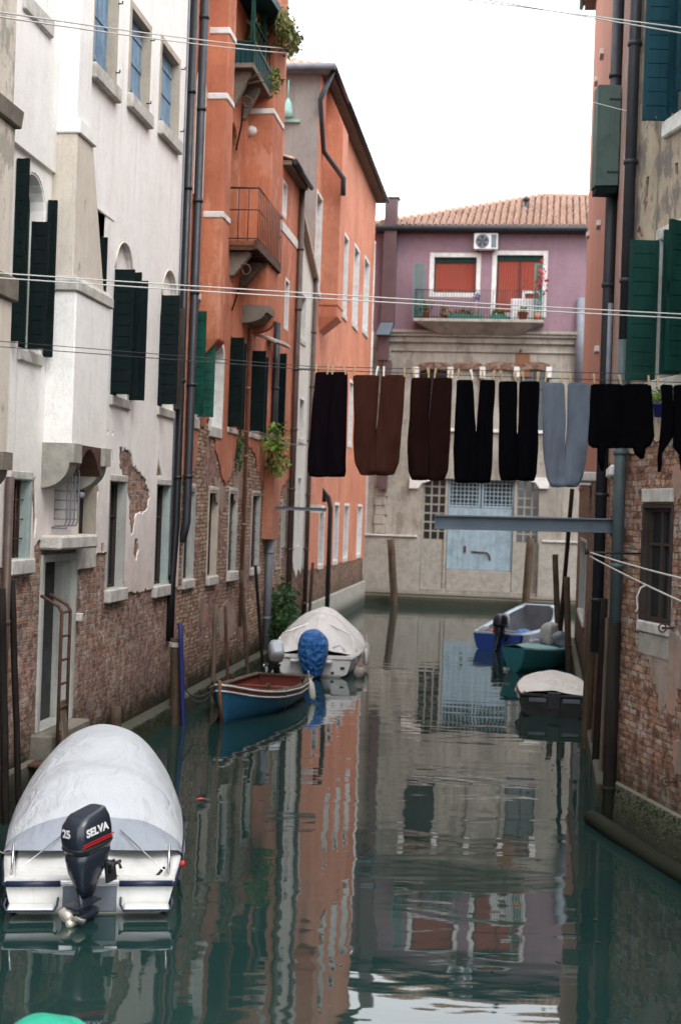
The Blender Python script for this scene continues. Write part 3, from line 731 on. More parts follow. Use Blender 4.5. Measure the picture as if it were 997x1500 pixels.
# corbels: two quarter-round stones with an arched underside between
def corbel(b, parent, u0, u1, zt, w, h, mat='stone', name='corbel'):
    mb = MB(); n = 8
    prof = [(-.02, zt), (w+.04, zt), (w+.04, zt-h*.42)]
    prof += [(w*.95*cos(a*pi/2/n) if a else w*.95, zt-h*.42-(h*.58)*sin(a*pi/2/n)) for a in range(n+1)] + [(-.02, zt-h)]
    A = [(x, u0, z) for x, z in prof]; B = [(x, u1, z) for x, z in prof]
    mb.strip(A, B, closed=True); mb.add(A, [tuple(range(len(A)))[::-1]]); mb.add(B, [tuple(range(len(B)))])
    return b.part(mb, name, M[mat], parent, fix=True)
corbel(W, fl, uf-.04, uf+.30, zbt+.02, .44, .62, 'concrete'); corbel(W, fl, uf2-.25, uf2+.05, zbt+.02, .44, .62, 'concrete')
mb = MB(); n = 10; A = []; 
for k in range(n+1):
    u = uf+.30 + (uf2-.55-uf)*k/n; A.append((u, zbt-.02-.38*(1-sin(pi*k/n))))
f0 = [(-.02,u,z) for u, z in A]; f1 = [(.42,u,z) for u, z in A]; mb.strip(f0, f1, closed=False)
mb.strip(f1, [(.42,u,zbt+.02) for u, z in A], closed=False)
W.part(mb, 'brick_arch', M['rust'], fl)
# second flue at the very edge of the frame
ue1 = W.uz(22, 330, .40)[0]; ue0 = ue1-1.25; zb1 = W.uz(6, 665, .4)[1]; zb2 = W.uz(12, 440, .4)[1]; zb3 = W.uz(15, 180, .4)[1]
fl2 = breast(W, [(zb1, .42, ue0, ue1-.03), (zb2, .42, ue0, ue1-.03)], 'chimney_breast', 'plaster_cream')
sub([(zb2, .47, ue0-.04, ue1+.04), (zb2+.28, .47, ue0-.04, ue1+.04)], 'cornice', 'stone_dark', fl2)
sub([(zb2+.28, .38, ue0, ue1-.02), (zb3, .38, ue0, ue1-.02)], 'flue_shaft', 'plaster_cream', fl2)
sub([(zb3, .44, ue0-.04, ue1+.03), (zb3+.22, .46, ue0-.04, ue1+.05)], 'cornice', 'stone_dark', fl2)
sub([(zb3+.22, .36, ue0, ue1-.05), (HW+.8, .36, ue0, ue1-.05)], 'flue_shaft', 'plaster_cream', fl2)
corbel(W, fl2, ue0, ue0+.25, zb1+.02, .44, .6, 'concrete'); corbel(W, fl2, ue1-.3, ue1+.0, zb1+.02, .44, .5, 'stone_dark')
# pipes at the frame edge
zz = W.uz(12, 640, .1)
pu = W.uz(12, 800, .10)[0]
downpipe(W, [(.10, pu, 4.3), (.10, pu, -.3)], .055, 'brown_pipe')
# quay ledge (stone footing)
mb = MB(); qu = ud1+.12
mb.box(0, .30, qu, UW, -1.2, .32); fo = W.part(mb, 'footing', M['quay'], bevel=.03); mossy(W, fo, qu, UW, .32, .30, 2600, 21)
mb = MB(); mb.box(0, .12, 0, ud0-.3, -1.2, .5); W.part(mb, 'footing', M['quay'], bevel=.03)
# window stays and hooks
mb = MB()
for px, py in ((171,6),(167,107),(218,60),(213,152),(264,102),(262,193)):
    u, z = W.uz(px, py); mb.tube([(0.02,u,z),(.10,u,z),(.10,u,z+.04)], .012, 6)
W.part(mb, 'shutter_stay', M['black_iron'])
# twin black downpipes on the joint with the orange house
up = W.uz(271, 400, .10)[0]
downpipe(W, [(.10, up, HW-.1), (.10, up, W.uz(263,770,.1)[1]), (.07, up-.05, W.uz(256,850,.07)[1]), (.07, up-.05, W.uz(246,940,.07)[1])], .075, 'black')
mb = MB(); uc = W.uz(264, 400, .05)[0]-.0
mb.tube([(.05, uc, HW-.2), (.05, uc, 2.7)], .018, 6); W.part(mb, 'conduit', M['grey_pipe'])

# ================================================================== ORANGE HOUSE (left, middle)
O1 = mkleft('orange_house', 'rust orange house with stony brick below, black shutters and two balconies, left of the canal', 26.5)
DO = 36.3; UO = (DO-26.5)*tl; HO = 19.0
# big arched windows with white surround
def awin(b, xl, xr, yt, yb, sur=.12, arch=1, revmat='stone_white', pane='glass_blue', **k):
    return window(b, b.rect(xl, xr, yt, yb), .20, sur=sur, surproj=.04, surmat='stone_white', revmat=revmat, arch=arch, pane=pane, **k)
awin(O1, 286, 296, 105, 285, sill=(.12,.06,.04))
w_a = awin(O1, 283, 292, 436, 612, sill=(.12,.06,.04), frame='shutter_green')
uu = O1.uz(292, 520)[0]; z0 = O1.uz(287, 610)[1]; z1 = O1.uz(292, 452)[1]
shutter(O1, w_a, uu-.05, z0, O1.uz(292,437)[1], .30, 80, 1, M['shutter_green']); shutter(O1, w_a, O1.uz(279,520)[0], z0, z1-.15, .27, 80, -1, M['shutter_green'])
awin(O1, 309, 324, 500, 626, arch=.6, sill=(.12,.06,.04))
# first-floor windows behind black shutters
for xl, xr, yt, yb, xs in ((334,347,497,628,338),(366,380,517,636,373)):
    r = O1.rect(xl, xr, yt, yb); wn = window(O1, r, .2, sur=.0, revmat='plaster_orange', pane='glass', frame='black', sill=(.1,.06,.06))
    shutter(O1, wn, r[0]+.03, r[2], r[3], .30 if xs == 338 else .33, 84, -1, M['shutter_black'])
    shutter(O1, wn, r[1]+.03, r[2], r[3], .16, 60, 1, M['shutter_black'])
# far black and green shutters near the pipe
r = O1.rect(400, 410, 520, 640); wn = window(O1, (r[0], r[0]+.8, r[2], r[3]), .2, revmat='plaster_orange', pane='glass', frame='black')
shutter(O1, wn, r[0], r[2], r[3], .30, 80, -1, M['shutter_black'])
r = O1.rect(398, 408, 460, 510)
# tall balcony windows (dark french doors)
r = O1.rect(331, 341, 175, 350); wdoor = window(O1, (r[0], r[0]+1.0, r[2], r[3]), .22, arch=1, revmat='plaster_orange', pane='glass', frame='black')
r2 = O1.rect(331, 341, -60, 70); 
# ground floor windows
gwin(O1, 269, 283, 719, 848, 'reveal', frame='shutter_brown', sill=(.12,.07,.05), lintel=(.14,.02,.05))
gwin(O1, 304.5, 317, 722, 843, 'reveal_beige', frame='shutter_brown', bars=0, sill=(.13,.08,.05), lintel=(.14,.02,.05))
gwin(O1, 334.5, 345, 723, 836, 'reveal', frame='shutter_brown', bars=1, sill=(.16,.10,.07), lintel=(.14,.02,.05))
gwin(O1, 368, 379, 726, 831, 'reveal', frame='shutter_brown', bars=1, sill=(.12,.07,.05), lintel=(.12,.02,.05))
gwin(O1, 404, 411, 735, 830, 'reveal', frame='shutter_brown', sill=None, lintel=None)
# brick wall with orange plaster above a ragged edge
mb = MB(); wall_sheet(mb, [[(0,-1.5),(UO,-1.5),(UO,HO),(0,HO)]], O1.holes, 0, 0)
O1.part(mb, 'wall', M['brick_orange'])
bp = O1.pts([(268,705),(276,703),(283,690),(288,650),(290,618),(306,615),(312,640),(318,668),(323,695),(333,703),(338,690),(343,660),(352,643),(362,650),(369,662),(375,680),(381,704),(385,716),(395,716),(412,716)])
low = rag(rag([(0, bp[0][1])] + bp + [(UO, bp[-1][1])], .12, .2, 11, closed=False), .035, .05, 12, closed=False)
mb = MB(); wall_sheet(mb, [low[::-1] + [(0, HO), (UO, HO)]], O1.holes, .028, .028)
O1.part(mb, 'plaster', M['plaster_orange'])
# islands of plaster left on the brick
isl = [rag(rag(O1.pts(p), .07, .14, 20+i), .02, .04, 80+i) for i, p in enumerate([[(312,700),(328,712),(331,740),(322,752),(316,735)], [(341,700),(352,690),(357,712),(350,735),(342,730)], [(318,900),(333,880),(345,900),(340,935),(322,940)], [(352,790),(361,800),(360,860),(352,860)], [(290,880),(300,870),(304,905),(294,925)]])]
for q_ in isl: mb = MB(); wall_sheet(mb, [q_], [], .014, .014); O1.part(mb, 'plaster_remnant', M['render_old'], fix=True)
shell(O1, UO, HO, 9, M['plaster_orange'], None); eave(O1, 0, UO, HO)
mb = MB(); mb.box(0, .28, 0, UO+3, -1.2, .33); fo = O1.part(mb, 'footing', M['quay'], bevel=.03); mossy(O1, fo, 0, UO, .33, .28, 2600, 22)
# projecting chimney breasts with white string bands
def obreast(xface0, xedge, xfront, y, w, zlo, zhi, bands, mat='plaster_orange'):
    u0 = O1.uz(xedge, y, w)[0]; u1 = O1.uz(xfront, y, w)[0]
    br = breast(O1, [(zlo-.45, .02, u0+.1, u1-.1), (zlo, w, u0, u1), (zhi, w, u0, u1)], 'chimney_breast', mat)
    for zb_ in bands: band(O1, br, zb_, zb_+.13, w, u0, u1, .022, 'stone_white', 'string_course')
    return br, u0, u1
zA = [O1.uz(325, y, .45)[1] for y in (35, 136, 318)]
w1 = .42
br1, bu0, bu1 = obreast(300, 327, 337, 300, w1, O1.uz(326, 500, w1)[1], HO+.8, [O1.uz(327, y, w1)[1] for y in (35, 138, 320)])
br2, cu0, cu1 = obreast(365, 396, 411, 300, .60, O1.uz(395, 452, .60)[1], HO+.8, [O1.uz(398, y, .6)[1] for y in (163,)])
zq = O1.uz(395, 452, .60)[1]
corbel(O1, br2, cu0-.02, cu0+.75, zq+.02, .6, .42, 'stone_dark'); corbel(O1, br2, cu1-.3, cu1-.05, zq, .6, .5, 'plaster_orange')
# tiled hoods over the first-floor windows
for xa, xb, ya, yb in ((371,396,489,503),(396,411,500,512)):
    ua, za = O1.uz(xa, ya, .0); ub = O1.uz(xb, yb, .4)[0]; za = O1.uz(xa+8, ya, .2)[1]
    mb = MB(); mb.hexa([(0,ua,za+.02),(.55,ua,za-.16),(.55,ub,za-.16),(0,ub,za+.02)], [(0,ua,za+.10),(.55,ua,za-.09),(.55,ub,za-.09),(0,ub,za+.10)])
    O1.part(mb, 'window_hood', M['stone'], bevel=.01)
# middle balcony
wb = .66
ub0, zb0 = O1.uz(334, 352, .0); ub0 = O1.uz(377, 353, wb)[0]; zb0 = O1.uz(377, 353, wb)[1]; ub1 = O1.uz(411, 388, wb)[0]
zr = O1.uz(380, 276, wb)[1]
mb = MB(); mb.box(0, wb, ub0, ub1, zb0-.10, zb0)
bal = O1.part(mb, 'balcony', M['wood_brown'])
mb = MB()
for i in range(9):
    u = ub0+.05+(ub1-ub0-.1)*i/8; mb.box(.02, wb-.02, u-.035, u+.035, zb0-.20, zb0-.10)
mb.box(wb-.07, wb+.01, ub0-.02, ub1+.02, zb0-.17, zb0+.02)
O1.part(mb, 'joist', M['rust'], bal)
mb = MB(); nb = 15
for i in range(nb+1):
    u = ub0 + (ub1-ub0)*i/nb; mb.tube([(wb,u,zb0),(wb,u,zr)], .009, 6)
for i in range(3): mb.tube([(wb*i/3,ub0,zb0),(wb*i/3,ub0,zr)], .011, 6); mb.tube([(wb*i/3,ub1,zb0),(wb*i/3,ub1,zr)], .011, 6)
for z in (zb0+.05, (zb0+zr)/2+.1, zr): mb.tube([(0,ub0,z),(wb,ub0,z),(wb,ub1,z),(0,ub1,z)], .022 if z == zr else .014, 6)
O1.part(mb, 'railing', M['black_iron'], bal)
for u in (ub0+.25, (ub0+ub1)/2, ub1-.25):
    mb = MB(); A = [(0,zb0-.2),(wb*.72,zb0-.2),(wb*.72,zb0-.30),(.12,zb0-.75),(0,zb0-.75)]
    a0 = [(x,u-.09,z) for x, z in A]; a1 = [(x,u+.09,z) for x, z in A]; mb.strip(a0, a1); mb.add(a0, [(4,3,2,1,0)]); mb.add(a1, [(0,1,2,3,4)])
    O1.part(mb, 'bracket', M['stone_dark'], bal, bevel=.02, fix=True)
# upper covered green balcony
wt = .52
uc0, zc0 = O1.uz(371, 92, wt); uc1 = O1.uz(403, 145, wt)[0]; zh = O1.uz(372, 45, wt)[1]; zrf = O1.uz(390, 8, wt)[1]
mb = MB(); mb.box(0, wt, uc0, uc1, zc0-.10, zc0); tb = O1.part(mb, 'covered_balcony', M['stone_dark'])
mb = MB(); zr2 = zc0+.42
mb.box(wt-.03, wt, uc0, uc1, zc0, zr2); mb.box(0, wt-.03, uc0, uc0+.03, zc0, zr2); mb.box(0, wt-.03, uc1-.03, uc1, zc0, zr2)
O1.part(mb, 'parapet_panel', M['shutter_teal'], tb)
mb = MB()
for i in range(15):
    u = uc0+(uc1-uc0)*i/14; mb.box(wt+.001, wt+.02, u-.02, u+.02, zc0+.02, zr2)
for i in range(5): mb.box(wt*i/4.5, wt*i/4.5+.04, uc0-.02, uc0-.001, zc0+.02, zr2)
mb.box(-.02, wt+.03, uc0-.04, uc1+.04, zr2, zr2+.05)
for u in (uc0+.04, (uc0+uc1)/2, uc1-.04): mb.box(wt-.08, wt, u-.04, u+.04, zr2+.05, zc0+1.55)
mb.box(.02, .08, uc0, uc0+.06, zr2+.05, zc0+1.6)
for i in range(9):
    u = uc0+(uc1-uc0)*i/8; mb.tube([(wt-.03,u,zr2+.05),(wt-.03,u,zr2+.5)], .012, 5)
mb.box(wt-.06, wt, uc0, uc1, zr2+.5, zr2+.54)
O1.part(mb, 'post', M['shutter_darkgreen'], tb)
mb = MB(); mb.hexa([(0,uc0-.1,zc0+1.6),(wt+.25,uc0-.1,zc0+1.5),(wt+.45,uc1+.5,zc0+1.5),(0,uc1+.5,zc0+1.6)], [(0,uc0-.1,zc0+1.8),(wt+.25,uc0-.1,zc0+1.68),(wt+.45,uc1+.5,zc0+1.68),(0,uc1+.5,zc0+1.8)])
O1.part(mb, 'canopy', M['shutter_teal'], tb)
for u in (uc0+.3, (uc0+uc1)/2, uc1-.3):
    mb = MB(); A = [(0,zc0-.1),(wt*.8,zc0-.1),(wt*.8,zc0-.2),(.1,zc0-.85),(0,zc0-.85)]
    a0 = [(x,u-.09,z) for x, z in A]; a1 = [(x,u+.09,z) for x, z in A]; mb.strip(a0, a1); mb.add(a0, [(4,3,2,1,0)]); mb.add(a1, [(0,1,2,3,4)])
    O1.part(mb, 'bracket', M['stone_dark'], tb, bevel=.02, fix=True)
rd = random.Random(4)
def plant(name, label, pts, lab_cat='plant', mats=('leaf',), group=None):
    pass
# curled iron brackets
def curl(px, py, px2, py2, w):
    u, z = O1.uz(px, py, w); u2, z2 = O1.uz(px2, py2, .03)
    pts = [(.03, u2, z2), (w*.55, (u+u2)/2, (z+z2)/2+.05), (w*.9, u, z)]
    for k in range(10):
        a = pi*.7 - k*.62; r = .15*(1-k*.07); pts.append((w+.02+r*cos(a), u, z+.02+r*sin(a)))
    mb = MB(); mb.tube(pts, .02, 6); O1.part(mb, 'scroll_bracket', M['rust'])
curl(360, 153, 346, 220, .55); curl(358, 398, 340, 455, .5)
# alarm bell / lamp, thin copper pipe, grey pipe, dark pipe at the far corner
u, z = O1.uz(366, 193, .05); mb = MB(); mb.rings([[(x, u+r*cos(2*pi*k/12), z+r*sin(2*pi*k/12)) for k in range(12)] for x, r in ((.0,.13),(.12,.13),(.2,.09),(.24,.01))]); O1.part(mb, 'wall_vent', M['stone_white'])
u = O1.uz(362, 620, .08)[0]; zt = O1.uz(355, 300, .08)[1]
downpipe(O1, [(.08,u-.6,HO-.3),(.08,u-.6,zt),(.08,u,zt-.8),(.08,u,1.2)], .045, 'copper_pipe')
u = O1.uz(396, 780, .12)[0]; z0 = O1.uz(391, 945, .12)[1]
downpipe(O1, [(.12,u,8.9),(.12,u,4.6)], .085, 'dark_pipe'); downpipe(O1, [(.12,u,4.6),(.12,u,.3)], .10, 'grey_pipe')
ubk = O1.uz(280, 400, .12)[0]
downpipe(O1, [(.12,.10,HO-.1),(.12,.10,W.uz(262,765,.1)[1]),(.06,-.0,W.uz(262,775,.1)[1]-.25)], .08, 'dark_pipe')
# small projecting boxed flue low down near the grey pipe
ua, za = O1.uz(402, 655, .25); ub = O1.uz(413, 655, .25)[0]; zl_ = O1.uz(405, 790, .25)[1]
breast(O1, [(zl_, .25, ua, ub), (za-.3, .25, ua, ub), (za, .18, ua+.05, ub-.05)], 'boxed_flue', 'plaster_orange')
# horizontal iron arm from the pipe
u = O1.uz(396, 747, .12)[0]; ww, zz = O1.wu(478, 747, u)
mb = MB(); mb.box(.0, ww, u-.03, u+.03, zz-.04, zz+.04); mb.box(.0, ww, u-.06, u+.06, zz+.04, zz+.05); O1.part(mb, 'iron_arm', M['grey_pipe'])
u = O1.uz(352, 632, .05)[0]; z = O1.uz(352, 632, .05)[1]; u2 = O1.uz(420, 652, .3)[0]
mb = MB(); mb.tube([(.05,u,z),(.5,u,z)], .015, 6); mb.tube([(.5,u,z),(.45,u2,z-.02)], .008, 5); mb.tube([(.35,u,z),(.3,u2,z-.02)], .008, 5); mb.tube([(.05,u2,z-.02),(.9,u2,z-.02)], .015, 6); O1.part(mb, 'drying_rack', M['grey_pipe'])

# --- low bay of the orange house at its far end
O2 = mkleft('orange_annex', 'narrow lower orange house squeezed between the orange house with balconies and the cream house', DO)
UA = (39.2-DO)*tl; HA = 13.3
for xl, xr, yt, yb in ((412.5,415.5,268,330),(414,420,330,352)):
    pass
window(O2, O2.rect(413, 418, 270, 315), .15, sur=.08, surmat='stone_white', revmat='stone_white')
window(O2, O2.rect(416, 421, 412, 480), .15, sur=.08, surmat='stone_white', revmat='stone_white', frame='black')
r = O2.rect(412, 417, 740, 800); window(O2, r, .2, revmat='reveal', frame='shutter_brown')
mb = MB(); wall_sheet(mb, [[(0,-1.5),(UA,-1.5),(UA,HA),(0,HA)]], O2.holes, 0, 0); O2.part(mb, 'wall', M['brick_orange'])
mb = MB(); wall_sheet(mb, [rag([(0,4.7),(1.2,4.5),(UA,4.9)], .1, .15, 3, closed=False) + [(UA,HA),(0,HA)]], O2.holes, .026, .026); O2.part(mb, 'plaster', M['plaster_orange'])
shell(O2, UA, HA, 8, M['plaster_orange'], None); eave(O2, 0, UA, HA, proj=.3)
mb = MB(); z = O2.uz(418, 332)[1]; mb.box(.028, .05, 0, UA, z-.25, z); O2.part(mb, 'string_course', M['stone_white'])
downpipe(O2, [(.12,UA-.1,HA-.1),(.12,UA-.1,.3)], .085, 'brown_pipe')

# ================================================================== CREAM NARROW HOUSE
C3 = mkleft('cream_house', 'narrow cream house with small white-framed windows between two orange houses', 39.2)
UC = (42.4-39.2)*tl
for xl, xr, yt, yb in ((438,446.5,432,498),(437,443.5,585,642)):
    window(C3, C3.rect(xl, xr, yt, yb), .18, sur=.09, surproj=.03, surmat='stone_white', revmat='stone_white', frame=None, sill=(.08,.06,.05))
window(C3, C3.rect(434,438,700,800), .15, sur=.05, surmat='stone_white', revmat='stone_white')
mb = MB(); wall_sheet(mb, [[(0,-1.5),(UC,-1.5),(UC,11.1),(0,12.4)]], C3.holes, 0, 0); C3.part(mb, 'wall', M['brick_far'])
mb = MB(); wall_sheet(mb, [rag([(0,2.3),(.8,2.5),(1.6,2.1),(UC,2.2)], .12, .15, 5, closed=False) + [(UC,11.1),(0,12.4)]], C3.holes, .024, .024); C3.part(mb, 'plaster', M['plaster_pale'])
shell(C3, UC, 11.05, 8, M['plaster_pale'], None)
mb = MB(); mb.hexa([(.2,0,12.4),(-8,0,12.4),(-8,UC,11.1),(.2,UC,11.1)][::-1], [(.2,0,12.55),(-8,0,12.55),(-8,UC,11.25),(.2,UC,11.25)][::-1]); C3.part(mb, 'roof', M['tile'])
mb = MB(); mb.tube([(.14, 0, 2.2), (.16, 0, 2.25), (.16,0,2.2)], .02, 5)
downpipe(C3, [(.12,UC-.15,11.2),(.12,UC-.15,.3)], .07, 'brown_pipe')
mb = MB(); mb.box(0, .26, 0, UC, -1.2, .30); C3.part(mb, 'footing', M['quay'], bevel=.03)

# ================================================================== FAR ORANGE HOUSE
F4 = mkleft('corner_orange_house', 'tall bright orange corner house with slim white-framed windows at the far left', 42.4)
DF = 59.6; UF = (DF-42.4)*tl; HF = 17.7
for xl, xr, yt, yb in ((461,469,285,425),(501,507.5,345,462),(516.5,523.5,362,477),(531.5,538.5,380,487)):
    window(F4, F4.rect(xl, xr, yt, yb), .18, sur=.10, surproj=.03, surmat='stone_white', revmat='stone_white', frame=None, pane='glass_blue', sill=(.12,.08,.06))
for xl, xr, yt, yb in ((456,459,560,640),(466,473,745,826),(488,494,740,820),(502.5,508.5,741,816),(522,528,742,811)):
    window(F4, F4.rect(xl, xr, yt, yb), .16, sur=.10, surproj=.03, surmat='stone_white', revmat='stone_white', frame=None, pane='glass_blue', sill=(.08,.05,.03))
for xl, xr, yt, yb in ((494,499,565,650),(510,515,560,650),(524,529,556,650)):
    window(F4, F4.rect(xl, xr, yt, yb), .16, sur=.10, surproj=.03, surmat='stone_white', revmat='stone_white', frame=None, pane='glass_blue', sill=(.08,.05,.03))
zB = F4.uz(500, 822)[1]; zB2 = F4.uz(500, 866)[1]
mb = MB(); wall_sheet(mb, [[(0,-1.5),(UF,-1.5),(UF,HF),(0,HF)]], F4.holes, 0, 0); F4.part(mb, 'wall', M['brick_far'])
mb = MB(); wall_sheet(mb, [rag([(0,zB),(UF,zB-.1)], .04, .3, 5, closed=False) + [(UF,HF),(0,HF)]], F4.holes, .024, .024); F4.part(mb, 'plaster', M['plaster_orange_far'])
mb = MB(); mb.box(0, .12, 0, UF+.12, -1.2, 1.05); F4.part(mb, 'footing', M['concrete'], bevel=.03)
sh = shell(F4, UF, HF, 9, M['plaster_orange_far'], None)
mb = MB(); mb.add([(0.01,-.02,9),(-9,-.02,9),(-9,-.02,HF),(0.01,-.02,HF)], [(3,2,1,0)]); F4.part(mb, 'gable_wall', M['plaster_grey'])
eave(F4, 3.2, UF+.3, HF, proj=.45, rise=2.0, run=5); mb = MB()
for i in range(15):
    u = -.3+3.5*(i+.5)/15; q = (i+.5)/15
    for j in range(int(12*q)+1):
        t0, t1 = j/12, min((j+1.1)/12, q+.02); mb.strip([(.45-5.4*t0, u-.11*cos(pi*k/5), HF+.03+2.0*t0+.08*sin(pi*k/5)) for k in range(6)], [(.45-5.4*t1, u-.10*cos(pi*k/5), HF+.0+2.0*t1+.07*sin(pi*k/5)) for k in range(6)], closed=False, smooth=True)
mb.add([(.45,-.3,HF+.01),(.45,3.3,HF+.01),(-5,3.3,HF+2.0)], [(0,1,2)]); F4.part(mb, 'hip_front', M['tile']); mb = MB(); mb.tube([(.5,-.45,HF-.03),(.5,3.3,HF-.03)], .075, 10); mb.box(-.02,.41,-.3,3.2,HF-.12,HF-.01); F4.part(mb, 'corner_gutter', M['dark_pipe'])
# hipped end facing the viewer
mb = MB()
for i in range(34):
    w = .45-9.4*(i+.5)/34
    q = min(1, (.45-w)/5.0); ra = [(w-.13*cos(pi*k/5), -.42, HF+.03+.08*sin(pi*k/5)) for k in range(6)]; rb = [(w-.11*cos(pi*k/5), -.42+3.9*q, HF+.02+1.9*q+.06*sin(pi*k/5)) for k in range(6)]
    mb.strip(ra, rb, closed=False, smooth=True); mb.add(ra, [(0,1,2,3,4,5)])
F4.part(mb, 'hip_tiles', M['tile'])
mb = MB(); mb.tube([(.55,-.5,HF-.05),(-9,-.5,HF-.05)], .10, 10); mb.box(-9,.35,-.42,-.03,HF-.16,HF-.02); F4.part(mb, 'gutter', M['grey_pipe'])
w4 = .6; u0 = F4.uz(499, 300, w4)[0]; u1 = F4.uz(506.5, 300, w4)[0]; zt = F4.uz(500, 175, w4)[1]; zl_ = F4.uz(502, 474, w4)[1]
br = breast(F4, [(zl_-.5,.0,u0+.1,u1-.1),(zl_, w4, u0, u1), (zt, w4, u0, u1), (HF-.1, .05, u0+.1, u1-.1)], 'chimney_breast', 'plaster_orange_far')
band(F4, br, zl_+.35, zl_+.45, w4, u0, u1, .03, 'plaster_orange_far', 'string_course')
pp = [(469,145),(477,222),(500,252),(505,292)]
mb = MB(); ps = [(0.08,)+F4.uz(469,147,.08), (.08,)+F4.uz(474,222,.08)]; ps2 = (w4+.1,)+F4.uz(503,262,w4+.1); ps3 = (w4+.1, ps2[1], F4.uz(505,292,w4+.1)[1])
ps = [(0.4, ps[0][1]+.2, HF-.1)] + ps + [ps2, ps3]
mb.tube(ps, .085, 8); F4.part(mb, 'downpipe', M['dark_pipe'])
u, z = F4.uz(484, 745, .7); mb = MB(); zl_ = F4.uz(483, 880, .7)[1]
mb.tube([(.7,u,-.8),(.7,u,z),(.62,u,z+.35),(.45,u,z+.6),(.5,u,z+.2)], .075, 8)
pst = F4.part(mb, 'iron_post', M['black_iron'])
u, z = F4.uz(462, 745, .3); mb = MB(); mb.box(0, .5, u-.1, u+.1, z-.12, z+.12); F4.part(mb, 'lamp_box', M['stone_white'])
# lamp on the grey gable
w, z = F4.wu(424, 165, -.02); mb = MB(); mb.lathe([(.02,.35),(.10,.2),(.14,0),(.18,-.25),(.05,-.3)], 10, (w, -.35, z)); mb.tube([(w,-.02,z+.9),(w,-.35,z+.9),(w,-.35,z+.3)], .02, 6); mb.box(w-.35,w+.35,-.1,-.02,z-.32,z-.24); F4.part(mb, 'gable_lamp', M['verdigris'])
# cream house seen through the gap behind
G = Bld('pale_distant_house', 'sliver of a pale house seen in the gap left of the mauve house', (.5, 76), (0,-1))
r = G.rect(546, 551, 345, 395)
for xl, xr, yt, yb in ((546.5,550.5,358,392),(546.5,550.5,430,470)): window(G, G.rect(xl, xr, yt, yb), .15, sur=.1, surmat='stone_white', revmat='stone_white', pane='glass_blue')
mb = MB(); zg = G.uz(549, 340)[1]; wall_sheet(mb, [[(-1,-1),(6,-1),(6,zg),(-1,zg)]], G.holes, 0, 0); G.part(mb, 'wall', M['stone_white'])
shell(G, 6, zg, 6, M['plaster_pale'], None, u0=-1); 
mb = MB(); mb.box(-6,.3,-1.2,6.2,zg,zg+.3); G.part(mb, 'roof', M['tile'])
# ================================================================== MAUVE HOUSE closing the canal
PH = Bld('mauve_house', 'mauve house with tiled roof and pale blue water door closing the canal', (1.2, 61.6), (-.15, -1))
UP_ = 14.0; HP = PH.uz(700, 338)[1]; zC = PH.uz(700, 487)[1]
# upper windows with red curtains
for xl, xr, yt, yb, k in ((635,697,377,429,0),(726,794,374,458,1)):
    r = PH.rect(xl, xr, yt, yb)
    wn = window(PH, r, .16, sur=.20, surproj=.04, surmat='stone_white', revmat='stone_white', pane='curtain', frame='black', muls=k, trans=0, framew=.06, sill=None, name='window' if not k else 'balcony_door')
    mb = MB(); mb.box(-.15,-.09,r[0],r[1],r[3]-.22,r[3]); PH.part(mb, 'blind_box', M['shutter_darkgreen'], wn)
    if k:
        u, z = PH.uz(765, 425); mb = MB(); ring_prism(mb, rloop(u-.02, r[1]-.03, r[2]+.03, z), rloop(u+.10, r[1]-.15, r[2]+.2, z-.14), -.11, -.08); PH.part(mb, 'inner_frame', M['white_paint'], wn)
# arched row on the mezzanine
for xl, xr in ((612,656),(662,703),(709,753),(760,802)):
    r = PH.rect(xl, xr, 541, 632)
    mid_ = 655 < xl < 712
    wn = window(PH, r, .08 if mid_ else .3, sur=0, arch=.22, revmat='plaster_beige', pane='plaster_beige' if mid_ else 'glass', frame=None if mid_ else 'shutter_brown', muls=1, trans=1)
    u0, u1, z0, z1 = r; h = (u1-u0)/2*.22
    a = rloop(u0, u1, z0, z1, .22, n=14)[2:]; bq = [(u+(u-(u0+u1)/2)*.07, z+.32) for u, z in a]
    lo = a + bq[::-1]; mb = MB(); wall_sheet(mb, [lo], [], .05, .06); PH.part(mb, 'brick_arch', M['brick_far'], wn)
for x in (609,659,706,756,803):
    u, z = PH.uz(x, 546); mb = MB(); mb.box(0, .10, u-.13, u+.13, z-.25, z+.25); PH.part(mb, 'keystone', M['stone_white'], bevel=.02)
ua = PH.uz(606, 633)[0]; ub, z = PH.uz(806, 633); mb = MB(); mb.box(0, .12, ua, ub, z-.08, z+.06); PH.part(mb, 'sill_course', M['stone_white'])
# water gate
u0, z1 = PH.uz(619, 699); u1 = PH.uz(791, 700)[0]; z0 = PH.uz(700, 867)[1]
gate = rloop(u0, u1, z0, z1); PH.holes.append(gate)
mb = MB(); mb.box(-.40, -.34, u0-.05, u1+.05, z0-.1, z1+.05); gt = PH.part(mb, 'water_gate', M['dark'])
s = MB(); ring_prism(s, rloop(u0, u1, z0, z1), rloop(u0+.03, u1-.03, z0+.03, z1-.03), -.36, .01); PH.part(s, 'reveal', M['plaster_beige'], gt)
d0, d1 = PH.uz(655, 770, -.3)[0], PH.uz(750.5, 770, -.3)[0]; dz0 = PH.uz(700, 835, -.3)[1]; dz1 = PH.uz(700, 744, -.3)[1]; dz2 = z1
s = MB(); n = 12
for i in range(n): s.box(-.33, -.29 if i % 2 else -.285, d0+(d1-d0)*i/n+.006, d0+(d1-d0)*(i+1)/n-.006, dz0, dz1)
s.box(-.335,-.31,d0,d1,dz0,dz1); PH.part(s, 'door', M['door_blue'], gt)
s = MB()
